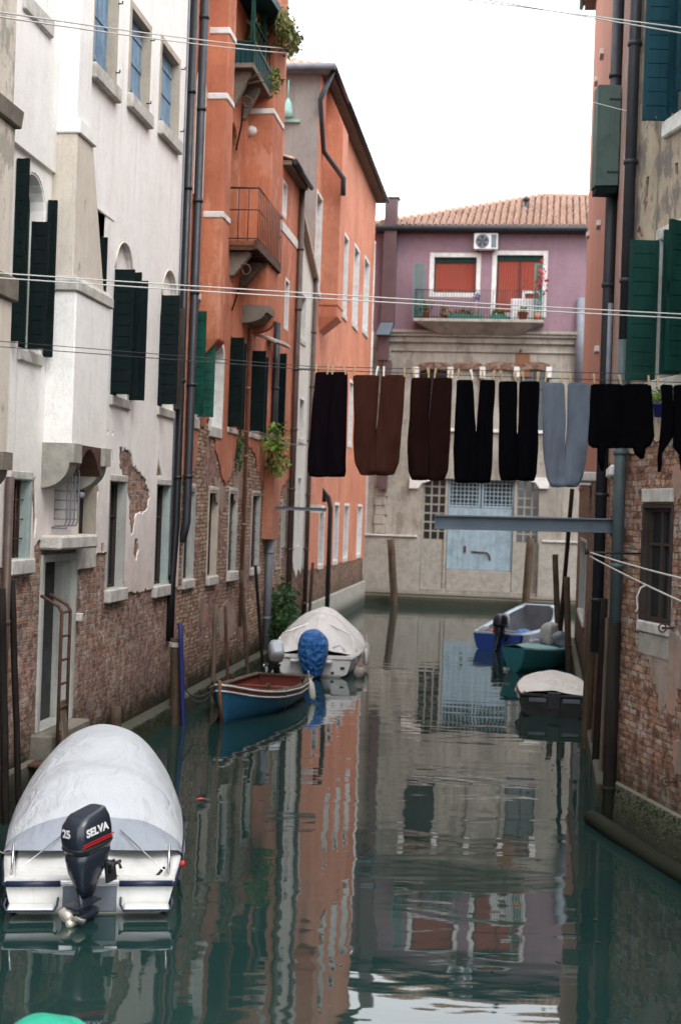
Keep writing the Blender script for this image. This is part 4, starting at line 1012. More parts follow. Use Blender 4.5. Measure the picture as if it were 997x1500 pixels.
for a, c in ((d0,(d0+d1)/2-.03),((d0+d1)/2+.03,d1)):
    ring_prism(s, rloop(a,c,dz1+.02,dz2), rloop(a+.08,c-.08,dz1+.10,dz2-.08), -.33, -.27)
    for i in range(1, 8): u = a+(c-a)*i/8; s.box(-.32,-.29,u-.018,u+.018,dz1+.1,dz2-.08)
    for i in range(1, 7): z = dz1+(dz2-dz1)*i/7; s.box(-.318,-.292,a+.08,c-.08,z-.018,z+.018)
PH.part(s, 'transom_grille', M['door_blue'], gt)
s = MB(); uh, zh = PH.uz(690, 808, -.28); s.tube([(-.26,uh,zh),(-.26,uh+.7,zh-.02)], .03, 6); s.tube([(-.26,uh+.7,zh-.02),(-.22,uh+.8,zh-.15),(-.26,uh+.85,zh-.35)], .03, 6); s.box(-.29,-.25,uh-.35,uh-.25,zh-.05,zh+.25); PH.part(s, 'bolt', M['rust'], gt)
for xl, xr in ((620,653),(756,789)):
    a, c = PH.uz(xl, 750, -.3)[0], PH.uz(xr, 750, -.3)[0]; zz0 = PH.uz(700, 793, -.3)[1]; s = MB()
    s.box(-.335,-.31,a,c,zz0,z1); g = PH.part(s, 'side_window', M['glass'], gt)
    s = MB(); k = max(3, round((c-a)/.38)); q = max(4, round((z1-zz0)/.42))
    for i in range(k+1): u = a+(c-a)*i/k; s.box(-.31,-.27,u-.035,u+.035,zz0,z1)
    for i in range(q+1): z = zz0+(z1-zz0)*i/q; s.box(-.308,-.272,a,c,z-.035,z+.035)
    PH.part(s, 'grille', M['lattice'], gt)
    s = MB(); s.box(-.33,-.22,a-.05,c+.05,z0+.02,zz0-.03); PH.part(s, 'infill_panel', M['concrete'], gt)
s = MB(); s.box(-.33,-.18,d0,d1,z0+.02,dz0-.02); PH.part(s, 'threshold', M['concrete'], gt, bevel=.02)
for u in (d0-.08, d1+.08):
    s = MB(); s.box(-.30,-.16,u-.06,u+.06,z0+.02,z1); PH.part(s, 'jamb_post', M['concrete'], gt)
# walls
mb = MB(); wall_sheet(mb, [[(0,-1.5),(UP_,-1.5),(UP_,HP),(0,HP)]], PH.holes, 0, 0); PH.part(mb, 'wall', M['plaster_beige'])
mb = MB(); wall_sheet(mb, [[(-.03,zC),(UP_,zC),(UP_,HP),(-.03,HP)]], PH.holes, .06, .06); PH.part(mb, 'upper_wall', M['plaster_purple'], fix=True)
shell(PH, UP_, HP, 11, M['plaster_purple'], None)
# cornice
mb = MB(); zc = zC
for z, h, p in ((zc-.10,.14,.34),(zc-.24,.14,.26),(zc-.50,.26,.14),(zc-.9,.08,.08)): mb.box(0, p, .55, UP_, z, z+h-.004)
PH.part(mb, 'cornice', M['plaster_beige'], bevel=.02)
# lower projecting concrete dado, quoins, white corbels
zd = PH.uz(600, 787)[1]; PH.part(MB().box(0, .14, -.06, u0-.02, -1.2, zd), 'dado', M['concrete'], bevel=.02); PH.part(MB().box(0, .14, u1+.02, UP_, -1.2, zd), 'dado', M['concrete'], bevel=.02)
PH.part(MB().box(0, .22, -.10, u0-.15, zd+.003, zd+.10), 'dado_cap', M['stone'], bevel=.02); PH.part(MB().box(0,.22,u1+.15,UP_,zd+.003,zd+.10), 'dado_cap', M['stone'], bevel=.02)
mb = MB(); a, c = PH.uz(554, 600)[0], PH.uz(573, 600)[0]
zz = zd+.12; k = 0
while zz < zC-1.0:
    h = .42; mb.box(0, .09+(.02 if k % 2 else 0), a-(.03 if k%2 else 0), c-(.12 if k % 2 else 0), zz, zz+h-.015); zz += h; k += 1
PH.part(mb, 'quoin', M['plaster_beige'], bevel=.02)
for xa, xb in ((600,629),(773,803)):
    a, zt = PH.uz(xa, 699); c, zl_ = PH.uz(xb, 716); mb = MB()
    left = xa < 700
    pr = [(a,zt),(c,zt),(c,zt-.12),(c-.45 if left else c, zt-.2 if left else zl_),(a if left else a+.45, zl_ if left else zt-.2)] if left else [(a,zt),(c,zt),(c,zl_),(a+.5,zl_),(a+.35,zt-.25),(a,zt-.15)]
    if left: pr = [(a,zt),(c,zt),(c,zt-.15),(c-.35,zt-.25),(c-.5,zl_),(a,zl_)]
    wall_sheet(mb, [pr], [], .16, .16); PH.part(mb, 'corbel_stone', M['stone_white'])
mb = MB(); mb.box(0,.10,0,UP_,zd+.12,zd+.5)
mb = MB(); zl_ = PH.uz(600,866)[1]; mb.box(0, .9, -.3, UP_, -1.5, .42); mb.box(0,.6,-.2,UP_,.42,zl_-.03); PH.part(mb, 'landing', M['quay'], bevel=.04)
# rust streak and pipes down the beige wall
mb = MB(); u, z = PH.uz(762, 514); mb.tube([(0,u,z),(.2,u,z)], .06, 8); PH.part(mb, 'outlet', M['rust'])
st = MB(); wall_sheet(st, [rag([(u-.25,z-.1),(u+.1,z+.02),(u+.4,z-.15),(u+.42,z-.75),(u+.5,z-1.15),(u-.35,z-1.2),(u-.22,z-.8)], .04, .1, 2)], [], .004, 0); PH.part(st, 'rust_stain', simple_mat('rust stain', (.22,.10,.055), .9, .5, 2))
# hip roof of pantiles
def tiled_quad(mb, A, B_, C_, D_, nu, nv):
    """A-B eave, D-C ridge; ribs run from eave to ridge"""
    A, B_, C_, D_ = map(Vector, (A,B_,C_,D_)); nrm = (B_-A).cross(D_-A).normalized()
    if nrm.z < 0: nrm = -nrm
    for i in range(nu):
        s0, s1 = i/nu, (i+1)/nu
        for j in range(nv):
            t0, t1 = j/nv, min(1, (j+1)/nv+.01)
            # keep vertical ribs: clip by comparing to hip edges
            def pt(s, t): return A.lerp(B_, s).lerp(D_.lerp(C_, s), t)
            r0 = []; r1 = []
            for k in range(6):
                a = k/5; h = sin(pi*a)
                r0.append(pt(s0+(s1-s0)*a, t0) + nrm*(.05+.09*h)); r1.append(pt(s0+(s1-s0)*a, t1) + nrm*(.01+.08*h))
            mb.strip(r0, r1, closed=False, smooth=True); mb.strip([p-nrm*.05 for p in r0], r0, closed=False)
zp = PH.uz(796, 289, -5.5); ridge_u, ridge_z = zp[0], zp[1]
RL = (-5.5, ridge_u, ridge_z); RR = (-5.5, UP_-3, ridge_z-.1)
e0, e1 = -.4, UP_+.3
mb = MB()
# front slope: vertical ribs; each rib stops at the hip
nu = 50
for i in range(nu):
    ua_, ub_ = e0+(e1-e0)*i/nu, e0+(e1-e0)*(i+1)/nu; uc_ = (ua_+ub_)/2
    tmax = min(1, (uc_-e0)/(ridge_u-e0), 1)
    rows = max(1, int(20*tmax))
    for j in range(rows):
        t0, t1 = j/20, (j+1.15)/20
        jj = random.uniform(-.02,.02)
        def q(u, t, h): return (.55-(6.05)*t, u, HP+.06+(ridge_z-HP)*t+h)
        r0 = [q(uc_-.42*(ub_-ua_)*cos(pi*k/5)+jj, t0, .05+.13*sin(pi*k/5)) for k in range(6)]; r1 = [q(uc_-.34*(ub_-ua_)*cos(pi*k/5)+jj, t1, .0+.09*sin(pi*k/5)) for k in range(6)]
        mb.strip(r0, r1, closed=False, smooth=True)
        mb.strip([(p[0]-.01,p[1],p[2]-.06) for p in r0], r0, closed=False)
rf = PH.part(mb, 'roof', M['tile']); mb = MB()
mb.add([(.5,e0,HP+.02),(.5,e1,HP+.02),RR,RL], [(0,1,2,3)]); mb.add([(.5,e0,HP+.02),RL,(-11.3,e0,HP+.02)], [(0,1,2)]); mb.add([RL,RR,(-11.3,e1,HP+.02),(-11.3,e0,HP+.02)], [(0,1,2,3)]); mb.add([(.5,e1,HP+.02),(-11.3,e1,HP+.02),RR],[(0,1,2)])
PH.part(mb, 'roof_deck', simple_mat('roof shadow bed', (.12,.06,.045), .9), rf)  # dark bed under the tiles; shade in the gaps put into its colour
mb = MB(); n = 26
for i in range(n):
    a = Vector((.55,e0,HP+.12)).lerp(Vector((RL[0],RL[1],RL[2]+.1)), i/n); c = Vector((.55,e0,HP+.12)).lerp(Vector((RL[0],RL[1],RL[2]+.1)), (i+1.1)/n); mb.tube([a, c], [.14,.10], 8)
for i in range(n):
    a = Vector(RL).lerp(Vector(RR), i/n)+Vector((0,0,.08)); c = Vector(RL).lerp(Vector(RR), (i+1.1)/n)+Vector((0,0,.08)); mb.tube([a, c], [.14,.10], 8)
PH.part(mb, 'ridge_tiles', M['tile'], rf)
mb = MB(); mb.tube([(.62,e0-.1,HP-.02),(.62,e1,HP-.02)], .13, 10); mb.box(0,.5,e0,e1,HP-.16,HP+.01); PH.part(mb, 'gutter', M['dark_pipe'], rf)
u, z = PH.uz(769, 318, -2.6); mb = MB(); mb.tube([(-2.6,u,z-.3),(-2.6,u,z+.75)], .10, 8); mb.lathe([(.17,.75),(.17,.85),(.02,.95)], 8, (-2.6,u,z)); PH.part(mb, 'vent_pipe', M['dark_pipe'], rf)
# sheet-metal flue on the left
wf = .45; u0f, zt = PH.uz(564.5, 292, wf); u1f = PH.uz(583, 292, wf)[0]; zb_ = PH.uz(573, 473, wf)[1]; zk = PH.uz(562, 492, wf)[1]
mb = MB(); mb.box(.10, .62, u0f, u1f, zb_, zt); mb.box(.05,.67,u0f-.08,u1f+.08,zt,zt+.07)
fl = PH.part(mb, 'metal_flue', M['flue_brown'], bevel=.02)
a = PH.uz(551, 491, wf)[0]; c = PH.uz(571, 491, wf)[0]
mb = MB(); mb.hexa([(.10,a,zk),(.85,a,zk),(.85,c,zk),(.10,c,zk)],[(.10,u0f,zb_-.01),(.62,u0f,zb_-.01),(.62,u1f,zb_-.01),(.10,u1f,zb_-.01)]); PH.part(mb, 'flue_hood', M['steel_blue'], fl)
a2 = PH.uz(556, 600, .3)[0]; c2 = PH.uz(571, 600, .3)[0]; zf = PH.uz(560, 790, .3)[1]
mb = MB(); mb.box(.12,.5,a+.1,c-.05,PH.uz(560,528,.3)[1],zk-.003); mb.box(.12,.42,a2+.1,c2-.02,PH.uz(560,717,.3)[1],PH.uz(560,528,.3)[1]-.003); PH.part(mb, 'flue_duct', M['flue_brown'], fl)
# grey pipe on the right edge
u = PH.uz(848, 520, .15)[0]; mb = MB(); mb.tube([(.2,u,PH.uz(848,437,.2)[1]),(.2,u,PH.uz(848,560,.2)[1])], .2, 10); PH.part(mb, 'downpipe', M['grey_pipe'])
# balcony
wbp = .95; ub0, zt = PH.uz(605, 466, wbp); ub1 = PH.uz(796, 466, wbp)[0]; zl_ = PH.uz(700, 484, .3)[1]; zr = PH.uz(700, 425, wbp)[1]
mb = MB(); mb.box(0, wbp, ub0, ub1, zt-.14, zt); bal = PH.part(mb, 'balcony', M['concrete'], bevel=.02)
mb = MB(); mb.hexa([(0,ub0+1.0,zt-.62),(.3,ub0+1.2,zt-.62),(.3,ub1-1.2,zt-.62),(0,ub1-1.0,zt-.62)][::1],[(0,ub0+.1,zt-.145),(wbp-.05,ub0+.1,zt-.145),(wbp-.05,ub1-.1,zt-.145),(0,ub1-.1,zt-.145)]); PH.part(mb, 'underside', M['plaster_beige'], bal)
mb = MB(); n = 46
for i in range(n+1): u = ub0+.05+(ub1-ub0-.1)*i/n; mb.tube([(wbp-.05,u,zt),(wbp-.05,u,zr)], .013, 5)
for z in (zt+.08, zr): mb.tube([(0,ub0+.05,z),(wbp-.05,ub0+.05,z),(wbp-.05,ub1-.05,z),(0,ub1-.05,z)], .022, 6)
for i in range(1,5):
    for u in (ub0+.05, ub1-.05): mb.tube([(wbp*i/5,u,zt),(wbp*i/5,u,zr)], .013, 5)
PH.part(mb, 'railing', M['dark_pipe'], bal)
def trellis(x0, x1, yt, label):
    a, z1 = PH.uz(x0, yt, wbp); c = PH.uz(x1, yt, wbp)[0]; z0 = zt+.02; mb = MB()
    o = Vector((wbp-.12, 0, 0)); w = c-a; h = z1-z0; st = .13
    k = int((w+h)/st)
    for i in range(-int(h/st)-1, int(w/st)+int(h/st)+2):
        for sg in (1,-1):
            # diagonal laths clipped to the panel
            pts = []
            s0 = i*st
            for t in (0, h):
                pass
            x_a, x_b = s0, s0 + sg*h
            lo, hi = 0.0, 1.0
            dx = x_b-x_a
            for lim, sgn in ((0,1),(w,-1)):
                # keep x>=0 and x<=w
                if sgn > 0:
                    if dx > 0: lo = max(lo, (0-x_a)/dx)
                    else: hi = min(hi, (0-x_a)/dx)
                else:
                    if dx > 0: hi = min(hi, (w-x_a)/dx)
                    else: lo = max(lo, (w-x_a)/dx)
            if hi-lo > .02:
                p = Vector((o.x+(.012 if sg > 0 else 0), a+x_a+dx*lo, z0+h*lo)); q = Vector((o.x+(.012 if sg > 0 else 0), a+x_a+dx*hi, z0+h*hi))
                mb.tube([p, q], .014, 4, smooth=False)
    ring_prism(mb, rloop(a,c,z0,z1), rloop(a+.04,c-.04,z0+.04,z1-.04), o.x-.01, o.x+.03)
    mb.v = [PH.M @ v for v in mb.v]; base = PH.world(o.x, (a+c)/2, z0)
    mb.v = [v-base for v in mb.v]
    ob = mb.build('trellis', M['verd']); ob.location = base; tag(ob, label, 'trellis', 'green lattice screens on the far balcony')
M['verd'] = simple_mat('sea green lattice', (.07,.25,.22), .7, .3)
trellis(606, 621, 386, 'sea green lattice screen at the left end of the mauve house balcony')
trellis(783, 795, 386, 'narrow sea green lattice screen beside the red flowers on the far balcony')
# balcony plants
def thing_at(name, loc, label, cat, group=None, rz=0): return empty(name, loc, rz, label, cat, group)
rd = random.Random(9)
def potted(px, py, r, h, label, mats=('leaf',), n=160, spread=.35, fl=None, pot='terracotta', group='plants on the far balcony'):
    u, z = PH.uz(px, py, wbp-.4); p = PH.world(wbp-.4, u, zt)
    t = thing_at('potted_plant', p, label, 'plant', group)
    MB().lathe([(.0,0),(r*.7,0),(r,h),(r*1.08,h),(r*1.08,h+.04),(r*.85,h+.04),(.0,h+.02)], 14).build('pot', M[pot], t)
    mb = MB(); foliage(mb, (0,0,h+spread*.7), (spread,spread,spread*.9), n, .16, rd); mb.build('foliage', M[mats[0]], t)
    if fl: mb = MB(); foliage(mb, (0,-.1,h+spread*.9), (spread,spread*.9,spread*.7), 60, .12, rd); mb.build('blossom', M[fl], t)
potted(622, 466, .20, .32, 'bushy green plant in a terracotta pot at the left end of the mauve house balcony')
potted(765, 466, .22, .34, 'terracotta pot with a low plant beside the white board on the mauve house balcony', n=60, spread=.2)
potted(650, 466, .16, .2, 'small pale plant in front of the curtained window on the mauve house balcony', ('leaf_light',), n=80, spread=.28, fl='petal')
# trough planters
for xa, xb, lab in ((655,706,'long green trough planter with low red flowers on the mauve house balcony'),(717,741,'short green trough planter in front of the balcony door of the mauve house')):
    a = PH.uz(xa, 463, wbp)[0]; c = PH.uz(xb, 463, wbp)[0]; p = PH.world(wbp-.25, (a+c)/2, zt); t = empty('trough_planter', label=lab, cat='planter', group='plants on the far balcony', mat=Matrix.Translation(p) @ PH.M.to_3x3().to_4x4())
    hw = (c-a)/2; MB().hexa([(-.1,-hw,0),(.1,-hw,0),(.1,hw,0),(-.1,hw,0)],[(-.13,-hw-.03,.2),(.13,-hw-.03,.2),(.13,hw+.03,.2),(-.13,hw+.03,.2)]).build('trough', M['verd'], t)
    mb = MB(); foliage(mb, (0,0,.3), (.14,hw,.16), 260, .12, rd); mb.build('foliage', M['leaf'], t)
    mb = MB(); foliage(mb, (.05,-hw*.2,.36), (.14,hw*.7,.1), 40 if xa < 700 else 8, .09, rd); mb.build('blossom', M['petal'], t)
# red climbing flowers
p = PH.world(wbp-.15, PH.uz(786, 460, wbp)[0], zt); t = thing_at('climbing_plant', p, 'crimson flowering climber trained up the right-hand lattice of the mauve house balcony', 'plant', 'plants on the far balcony')
mb = MB(); mb.lathe([(0,0),(.14,0),(.18,.28),(0,.26)], 12); mb.build('pot', M['terracotta'], t)
mb = MB(); mb.tube([(0,0,.2),(.1,-.05,1.1),(.02,-.1,1.9),(.1,-.1,2.6)], [.02,.015,.01,.006], 5); mb.tube([(0.05,0,1.0),(-.5,-.1,1.5),(-.8,-.1,1.4)], .01, 5); mb.build('stem', M['wood'], t)
mb = MB(); foliage(mb, (.15,-.1,1.7), (.32,.2,1.0), 90, .17, rd); foliage(mb, (-.6,-.1,1.4), (.5,.2,.25), 24, .14, rd); mb.build('blossom', M['petal'], t)
mb = MB(); foliage(mb, (.05,-.05,1.4), (.25,.15,1.0), 70, .13, rd); mb.build('foliage', M['leaf'], t)
# white board, rotating pinwheel
u = PH.uz(768, 460, wbp-.5)[0]; p = PH.world(wbp-.6, u, zt+.0)
t = empty('white_cabinet', label='low white cabinet standing by the balcony door of the mauve house', cat='cabinet', mat=Matrix.Translation(p) @ PH.M.to_3x3().to_4x4())
MB().box(-.14,.14,-.62,.62,.05,.98).build('body', M['white_paint'], t, bevel=.02); mb = MB(); mb.box(.141,.16,-.59,-.02,.1,.93); mb.box(.141,.16,.02,.59,.1,.93); mb.build('door', M['ac_white'], t, bevel=.01)
u, z = PH.uz(697, 440, wbp); p = PH.world(wbp-.02, u, zt+.2)
t = thing_at('pinwheel', p, 'small blue and yellow pinwheel on the railing of the mauve house balcony', 'pinwheel')
MB().tube([(0,0,0),(0,0,.75)], .012, 6).build('stick', M['peg'], t); mb = MB()
for k in range(6): a = k*pi/3; mb.add([(0,-.03,.78),(.2*cos(a),-.03,.78+.2*sin(a)),(.14*cos(a+.7),-.08,.78+.14*sin(a+.7))], [(0,1,2)])
mb.build('sail', M['pole_blue'], t, solid=.006)
# air conditioner
u0_, z1_ = PH.uz(694, 342, .4); u1_, z0_ = PH.uz(728, 366, .4); p = PH.world(.08, (u0_+u1_)/2, z0_)
t = empty('air_conditioner', label='white air conditioner unit with a round grey fan under the eaves of the mauve house', cat='air conditioner', mat=Matrix.Translation(p) @ PH.M.to_3x3().to_4x4())
hw = (u1_-u0_)/2; h = z1_-z0_
MB().box(.05,.42,-hw,hw,0,h).build('casing', M['ac_white'], t, bevel=.03)
mb = MB(); mb.rings([[(x, -hw*.28+r*cos(2*pi*k/24), h*.5+r*sin(2*pi*k/24)) for k in range(24)] for x, r in ((.42,h*.42),(.44,h*.42),(.44,h*.36),(.425,h*.34))], cap0=False); g = mb.build('fan_grille', M['boat_grey'], t)
mb = MB()
for k in range(5): a = k*2*pi/5; mb.add([(.443,-hw*.28,h*.5),(.447,-hw*.28+h*.34*cos(a),h*.5+h*.34*sin(a)),(.450,-hw*.28+h*.34*cos(a+.7),h*.5+h*.34*sin(a+.7))], [(0,1,2)])
mb.build('fan_blade', M['dark_pipe'], g)
mb = MB(); mb.box(.421,.43,hw*.45,hw*.9,h*.1,h*.9); mb.build('side_panel', M['boat_grey'], t, bevel=.005)
mb = MB(); mb.box(0,.4,-hw*.7,-hw*.6,-.06,-.005); mb.box(0,.4,hw*.6,hw*.7,-.06,-.005); mb.build('wall_bracket', M['rust'], t)

# ================================================================== RIGHT SIDE, far houses: narrow slices seen edge-on
def mkright(name, label, pnear, pfar, **k):
    """local y runs towards the viewer; origin at the far end"""
    d = Vector((pnear[0]-pfar[0], pnear[1]-pfar[1], 0)).normalized(); n = Vector((d.y, -d.x, 0))
    b = Bld(name, label, pfar, (n.x, n.y), **k); b.L = math.hypot(pnear[0]-pfar[0], pnear[1]-pfar[1]); return b
def RP(d): return (.98+.151*d, d)
SO = mkright('salmon_house', 'salmon orange house with worn brick base seen edge-on at the right', RP(26.6), RP(42.5))
HS = SO.uz(873, 5)[1]
for xl, xr, yt, yb in ((846,853,792,862),):
    window(SO, SO.rect(849, 857, 792, 905), .25, sur=.06, revmat='reveal', frame='shutter_brown', sill=(.1,.06,.04), bars=1)
zs = SO.uz(868, 700)[1]
mb = MB(); wall_sheet(mb, [[(0,-1.5),(SO.L,-1.5),(SO.L,HS),(0,HS)]], SO.holes, 0, 0); SO.part(mb, 'wall', M['brick_far'])
mb = MB(); wall_sheet(mb, [rag([(0,zs),(SO.L,zs)], .05, .3, 8, closed=False)+[(SO.L,HS),(0,HS)]], SO.holes, .03, .03); SO.part(mb, 'plaster', M['plaster_orange_right'])
shell(SO, SO.L, HS, 9, M['plaster_orange_right'], None); eave(SO, 0, SO.L, HS, proj=.4)
for px, py in ((883,80),(874,120),(878,330),(862,345),(892,505),(876,513)):
    u, z = SO.uz(px, py, .03)
    if u < SO.L-.3: SO.part(MB().obox((.02,u-.25,z-.06),(.10,0,0),(0,.5,0),(0,0,.12)), 'stone_bracket', M['stone_white'], bevel=.01)
mb = MB(); mb.box(0,.15,0,SO.L,-1.2,.35); SO.part(mb, 'footing', M['quay'], bevel=.03)
SO.part(MB().box(.02,.35,SO.L-1.6,SO.L-.2,zs-.16,zs+.02), 'ledge', M['stone_white'], bevel=.02); SO.part(MB().box(.02,.25,SO.L-5.5,SO.L-3.8,zs-.16,zs+.02), 'ledge', M['stone_white'], bevel=.02)

# far-end cable dropping from the eaves
# green box shutter
PK = mkright('pink_house', 'narrow worn pink house between the salmon house and the stained brick house on the right', (3.86,19.1), RP(26.5))
HK = 14.5
mb = MB(); zk = PK.uz(900, 690)[1]; wall_sheet(mb, [[(0,-1.5),(PK.L,-1.5),(PK.L,HK),(0,HK)]], [], 0, 0); PK.part(mb, 'wall', M['brick_right'])
mb = MB(); wall_sheet(mb, [rag([(0,zk),(1.5,zk+.3),(3,zk-.2),(4.5,zk+.2),(PK.L,zk)], .08, .2, 8, closed=False)+[(PK.L,HK),(0,HK)]], [], .03, .03); PK.part(mb, 'plaster', M['plaster_pink_right'])
shell(PK, PK.L, HK, 9, M['plaster_pink_right'], None); eave(PK, 0, PK.L, HK, proj=.3)
mb = MB(); mb.box(0,.15,0,PK.L,-1.2,.35); PK.part(mb, 'footing', M['quay'], bevel=.03)
mb = MB(); u, z = PK.uz(897, 690, .1); mb.box(0,.16,u-.9,u+.2,z-.08,z+.08); PK.part(mb, 'balcony_stone', M['stone_white'], bevel=.03)
up_ = PK.uz(898, 200, .12)[0]; downpipe(PK, [(.12,up_,HK),(.12,up_,1.9)], .095, 'dark_pipe'); downpipe(PK, [(.10,PK.L-2.2,7.4),(.10,PK.L-2.2,5.2)], .04, 'grey_pipe')

# ================================================================== RIGHT NEAR HOUSE
R = mkright('stained_brick_house', 'stained grey and beige house over red brick at the right edge', (7.03-.18*4, 4), (7.03-.18*18.15, 18.15))
HR = 15.0
zs_ = {}
# top teal-shuttered window
u0, z0 = R.uz(985, 175); u1 = u0+1.0
wn = window(R, (u0, u1, z0, z0+2.1), .22, sur=.10, surmat='stone_white', revmat='reveal', frame='shutter_brown', sill=(.12,.10,.14), sillmat='stone_white')
shutter(R, wn, u0-.02, z0-.02, z0+2.1, .34, 78, -1, M['shutter_teal']); shutter(R, wn, u0+.2, z0+.02, z0+2.1, .12, 85, -1, M['shutter_teal'])
shutter(R, wn, u1, z0, z0+2.1, .40, 80, 1, M['shutter_teal'])
# middle window
u0, z0 = R.uz(962, 558); z1 = R.uz(962, 356)[1]; u1 = R.uz(986, 540)[0]
u1 = u0+1.05
wn = window(R, (u0, u1, z0, z1), .22, sur=.10, surmat='stone_white', revmat='reveal', frame='shutter_brown', sill=(.12,.12,.16), sillmat='stone', lintel=(.16,.04,.14))
shutter(R, wn, u0-.02, z0, z1, .36, 80, -1, M['shutter_darkgreen'], name='shutter')
shutter(R, wn, u0+.62, z0+.02, z1, .20, 86, -1, M['shutter_darkgreen']); shutter(R, wn, u1, z0, z1, .4, 70, 1, M['shutter_darkgreen'])
# lower brown window
r = list(R.rect(941, 981, 744, 912))
wn = window(R, r, .10, sur=.05, surproj=.02, surmat='shutter_brown', revmat='shutter_brown', frame='shutter_brown', muls=1, trans=1, sill=(.10,.05,.06), lintel=None)
mb = MB(); mb.box(.0,.05,r[0]-.02,r[1]+.05,r[3]+.07,r[3]+.24); R.part(mb, 'lintel', M['stone'], wn, bevel=.01)
mb = MB(); mb.box(.0,.025,r[0]+.0,r[1]+.05,r[2]-.42,r[2]-.16); R.part(mb, 'sill_block', M['concrete'], wn)
for du in (4.2, 8.4):
    window(R, (r[0]+du, r[1]+du, r[2], r[3]), .10, sur=.05, surmat='shutter_brown', revmat='shutter_brown', frame='shutter_brown', sill=(.1,.05,.06))
    wn = window(R, (u0+du, u1+du, z0, z1), .22, sur=.10, surmat='stone_white', revmat='reveal', frame='shutter_brown', sill=(.12,.12,.16), lintel=(.16,.04,.14))
    shutter(R, wn, u0+du, z0, z1, .36, 70, -1, M['shutter_darkgreen']); shutter(R, wn, u1+du, z0, z1, .4, 70, 1, M['shutter_darkgreen'])
mb = MB(); wall_sheet(mb, [[(0,-1.5),(R.L,-1.5),(R.L,HR),(0,HR)]], R.holes, 0, 0); R.part(mb, 'wall', M['brick_right'])
zp_ = R.uz(930, 655)[1]
low = rag([(0,zp_),(.5,zp_-.1),(.9,zp_+.1),(1.5,zp_-.05),(2.2,zp_+.2),(R.L,zp_)], .07, .13, 18, closed=False)
ph = [rag(R.pts(p), .02, .08, 40+i) for i, p in enumerate([[(949,260),(953,258),(950,300),(945,320),(943,300)],[(990,240),(995,238),(996,256),(990,256)],[(934,340),(938,330),(944,345),(940,352)]])]
mb = MB(); wall_sheet(mb, [low+[(R.L,HR),(0,HR)]], R.holes+ph, .028, .028); R.part(mb, 'plaster', M['plaster_right'])
rem = [rag(rag(R.pts(p), .06, .12, 50+i), .02, .035, 60+i) for i, p in enumerate([[(948,925),(960,920),(990,928),(1010,940),(1010,1000),(992,1010),(985,1050),(975,1030),(968,1048),(962,1005),(955,1000),(950,965),(944,960)],[(985,1085),(1000,1080),(1005,1125),(990,1135)],[(985,690),(1000,680),(1000,720),(992,735)]])]
for q_ in rem: mb = MB(); wall_sheet(mb, [q_], [], .014, .014); R.part(mb, 'render_remnant', M['render_old'], fix=True)
shell(R, R.L, HR, 9, M['plaster_beige'], None); eave(R, 0, R.L, HR, proj=.35)
# mossy footing and the round fender log
zl_ = .58
mb = MB(); mb.hexa([(0,.12,-1.2),(.20,.12,-1.2),(.20,R.L,-1.2),(0,R.L,-1.2)],[(0,.12,zl_),(.07,.12,zl_),(.07,R.L,zl_),(0,R.L,zl_)]); ft = R.part(mb, 'footing', M['quay'], bevel=.02)
mb = MB(); rdm = random.Random(3)
for i in range(5200):
    u = rdm.uniform(0, R.L) if i%3 else rdm.uniform(0,4); z = zl_-.02-abs(rdm.gauss(0,.22))
    if z < .02: continue
    x = .07+(zl_-z)*.073; a = Vector((rdm.uniform(.2,1), rdm.uniform(-1,1), rdm.uniform(-1,.4))).normalized()*rdm.uniform(.012,.035); c = Vector((0,rdm.uniform(-1,1),rdm.uniform(-1,1))).normalized()*.012
    q = Vector((x,u,z)); mb.add([q-c, q+a, q+c], [(0,1,2)])
R.part(mb, 'moss', M['moss'], ft); 
mb = MB(); ps = []
for i in range(15): ps.append((.31+.010*sin(i*1.7), .0+i*1.0, .07+.01*sin(i*2.3)))
mb.tube(ps, [.105+.010*sin(i*2.1) for i in range(15)], 14); mb.v = [R.M @ v for v in mb.v]; base = R.world(.31,0,0); mb.v = [v-base for v in mb.v]
lg = mb.build('floating_log', M['post_dark']); lg.location = base; tag(lg, 'long dark round timber lying along the waterline of the right-hand brick wall', 'log')
downpipe(R, [(.13,.12,HR),(.13,.12,6.4)], .075, 'dark_pipe'); downpipe(R, [(.13,.12,6.4),(.13,.14,R.uz(903,912,.13)[1])], .078, 'teal_pipe')
downpipe(R, [(.13,.14,R.uz(903,912,.13)[1]),(.13,.14,-.6)], .085, 'post_dark')
mb = MB(); u, z = R.uz(940, 811, .0); w, zz = R.wu(858, 809, u); mb.tube([(0,u,z),(w,u,zz)], .014, 6); mb.tube([(w,u,zz-.03),(w,u,zz+.05)], .02, 6); R.part(mb, 'iron_rod', M['black_iron'])
arm_tip = R.world(w-.05, u, zz)
mb = MB()
for px, py in ((985,920),(990,1145)):
    u, z = R.uz(px, py); mb.tube([(0,u,z),(.14,u,z)], .018, 6); mb.tube([(.14+.05*cos(k), u, z+.05*sin(k)) for k in [i*2*pi/10 for i in range(11)]], .01, 5)
R.part(mb, 'wall_ring', M['rust'])
# flower pot hanging under the middle window
u, z = R.uz(962, 606, .22); p = R.world(.2, u, z-.02); t = thing_at('flower_pot', p, 'bright blue flower pot with green leaves on the sill of the green-shuttered window', 'flower pot')
MB().lathe([(0,-.02),(.06,-.02),(.08,.12),(.09,.12),(.09,.15),(.075,.15),(0,.13)], 14).build('pot', M['pole_blue'], t)
mb = MB(); foliage(mb, (0,0,.22), (.10,.10,.12), 130, .07, rd); mb.build('foliage', M['leaf_light'], t)
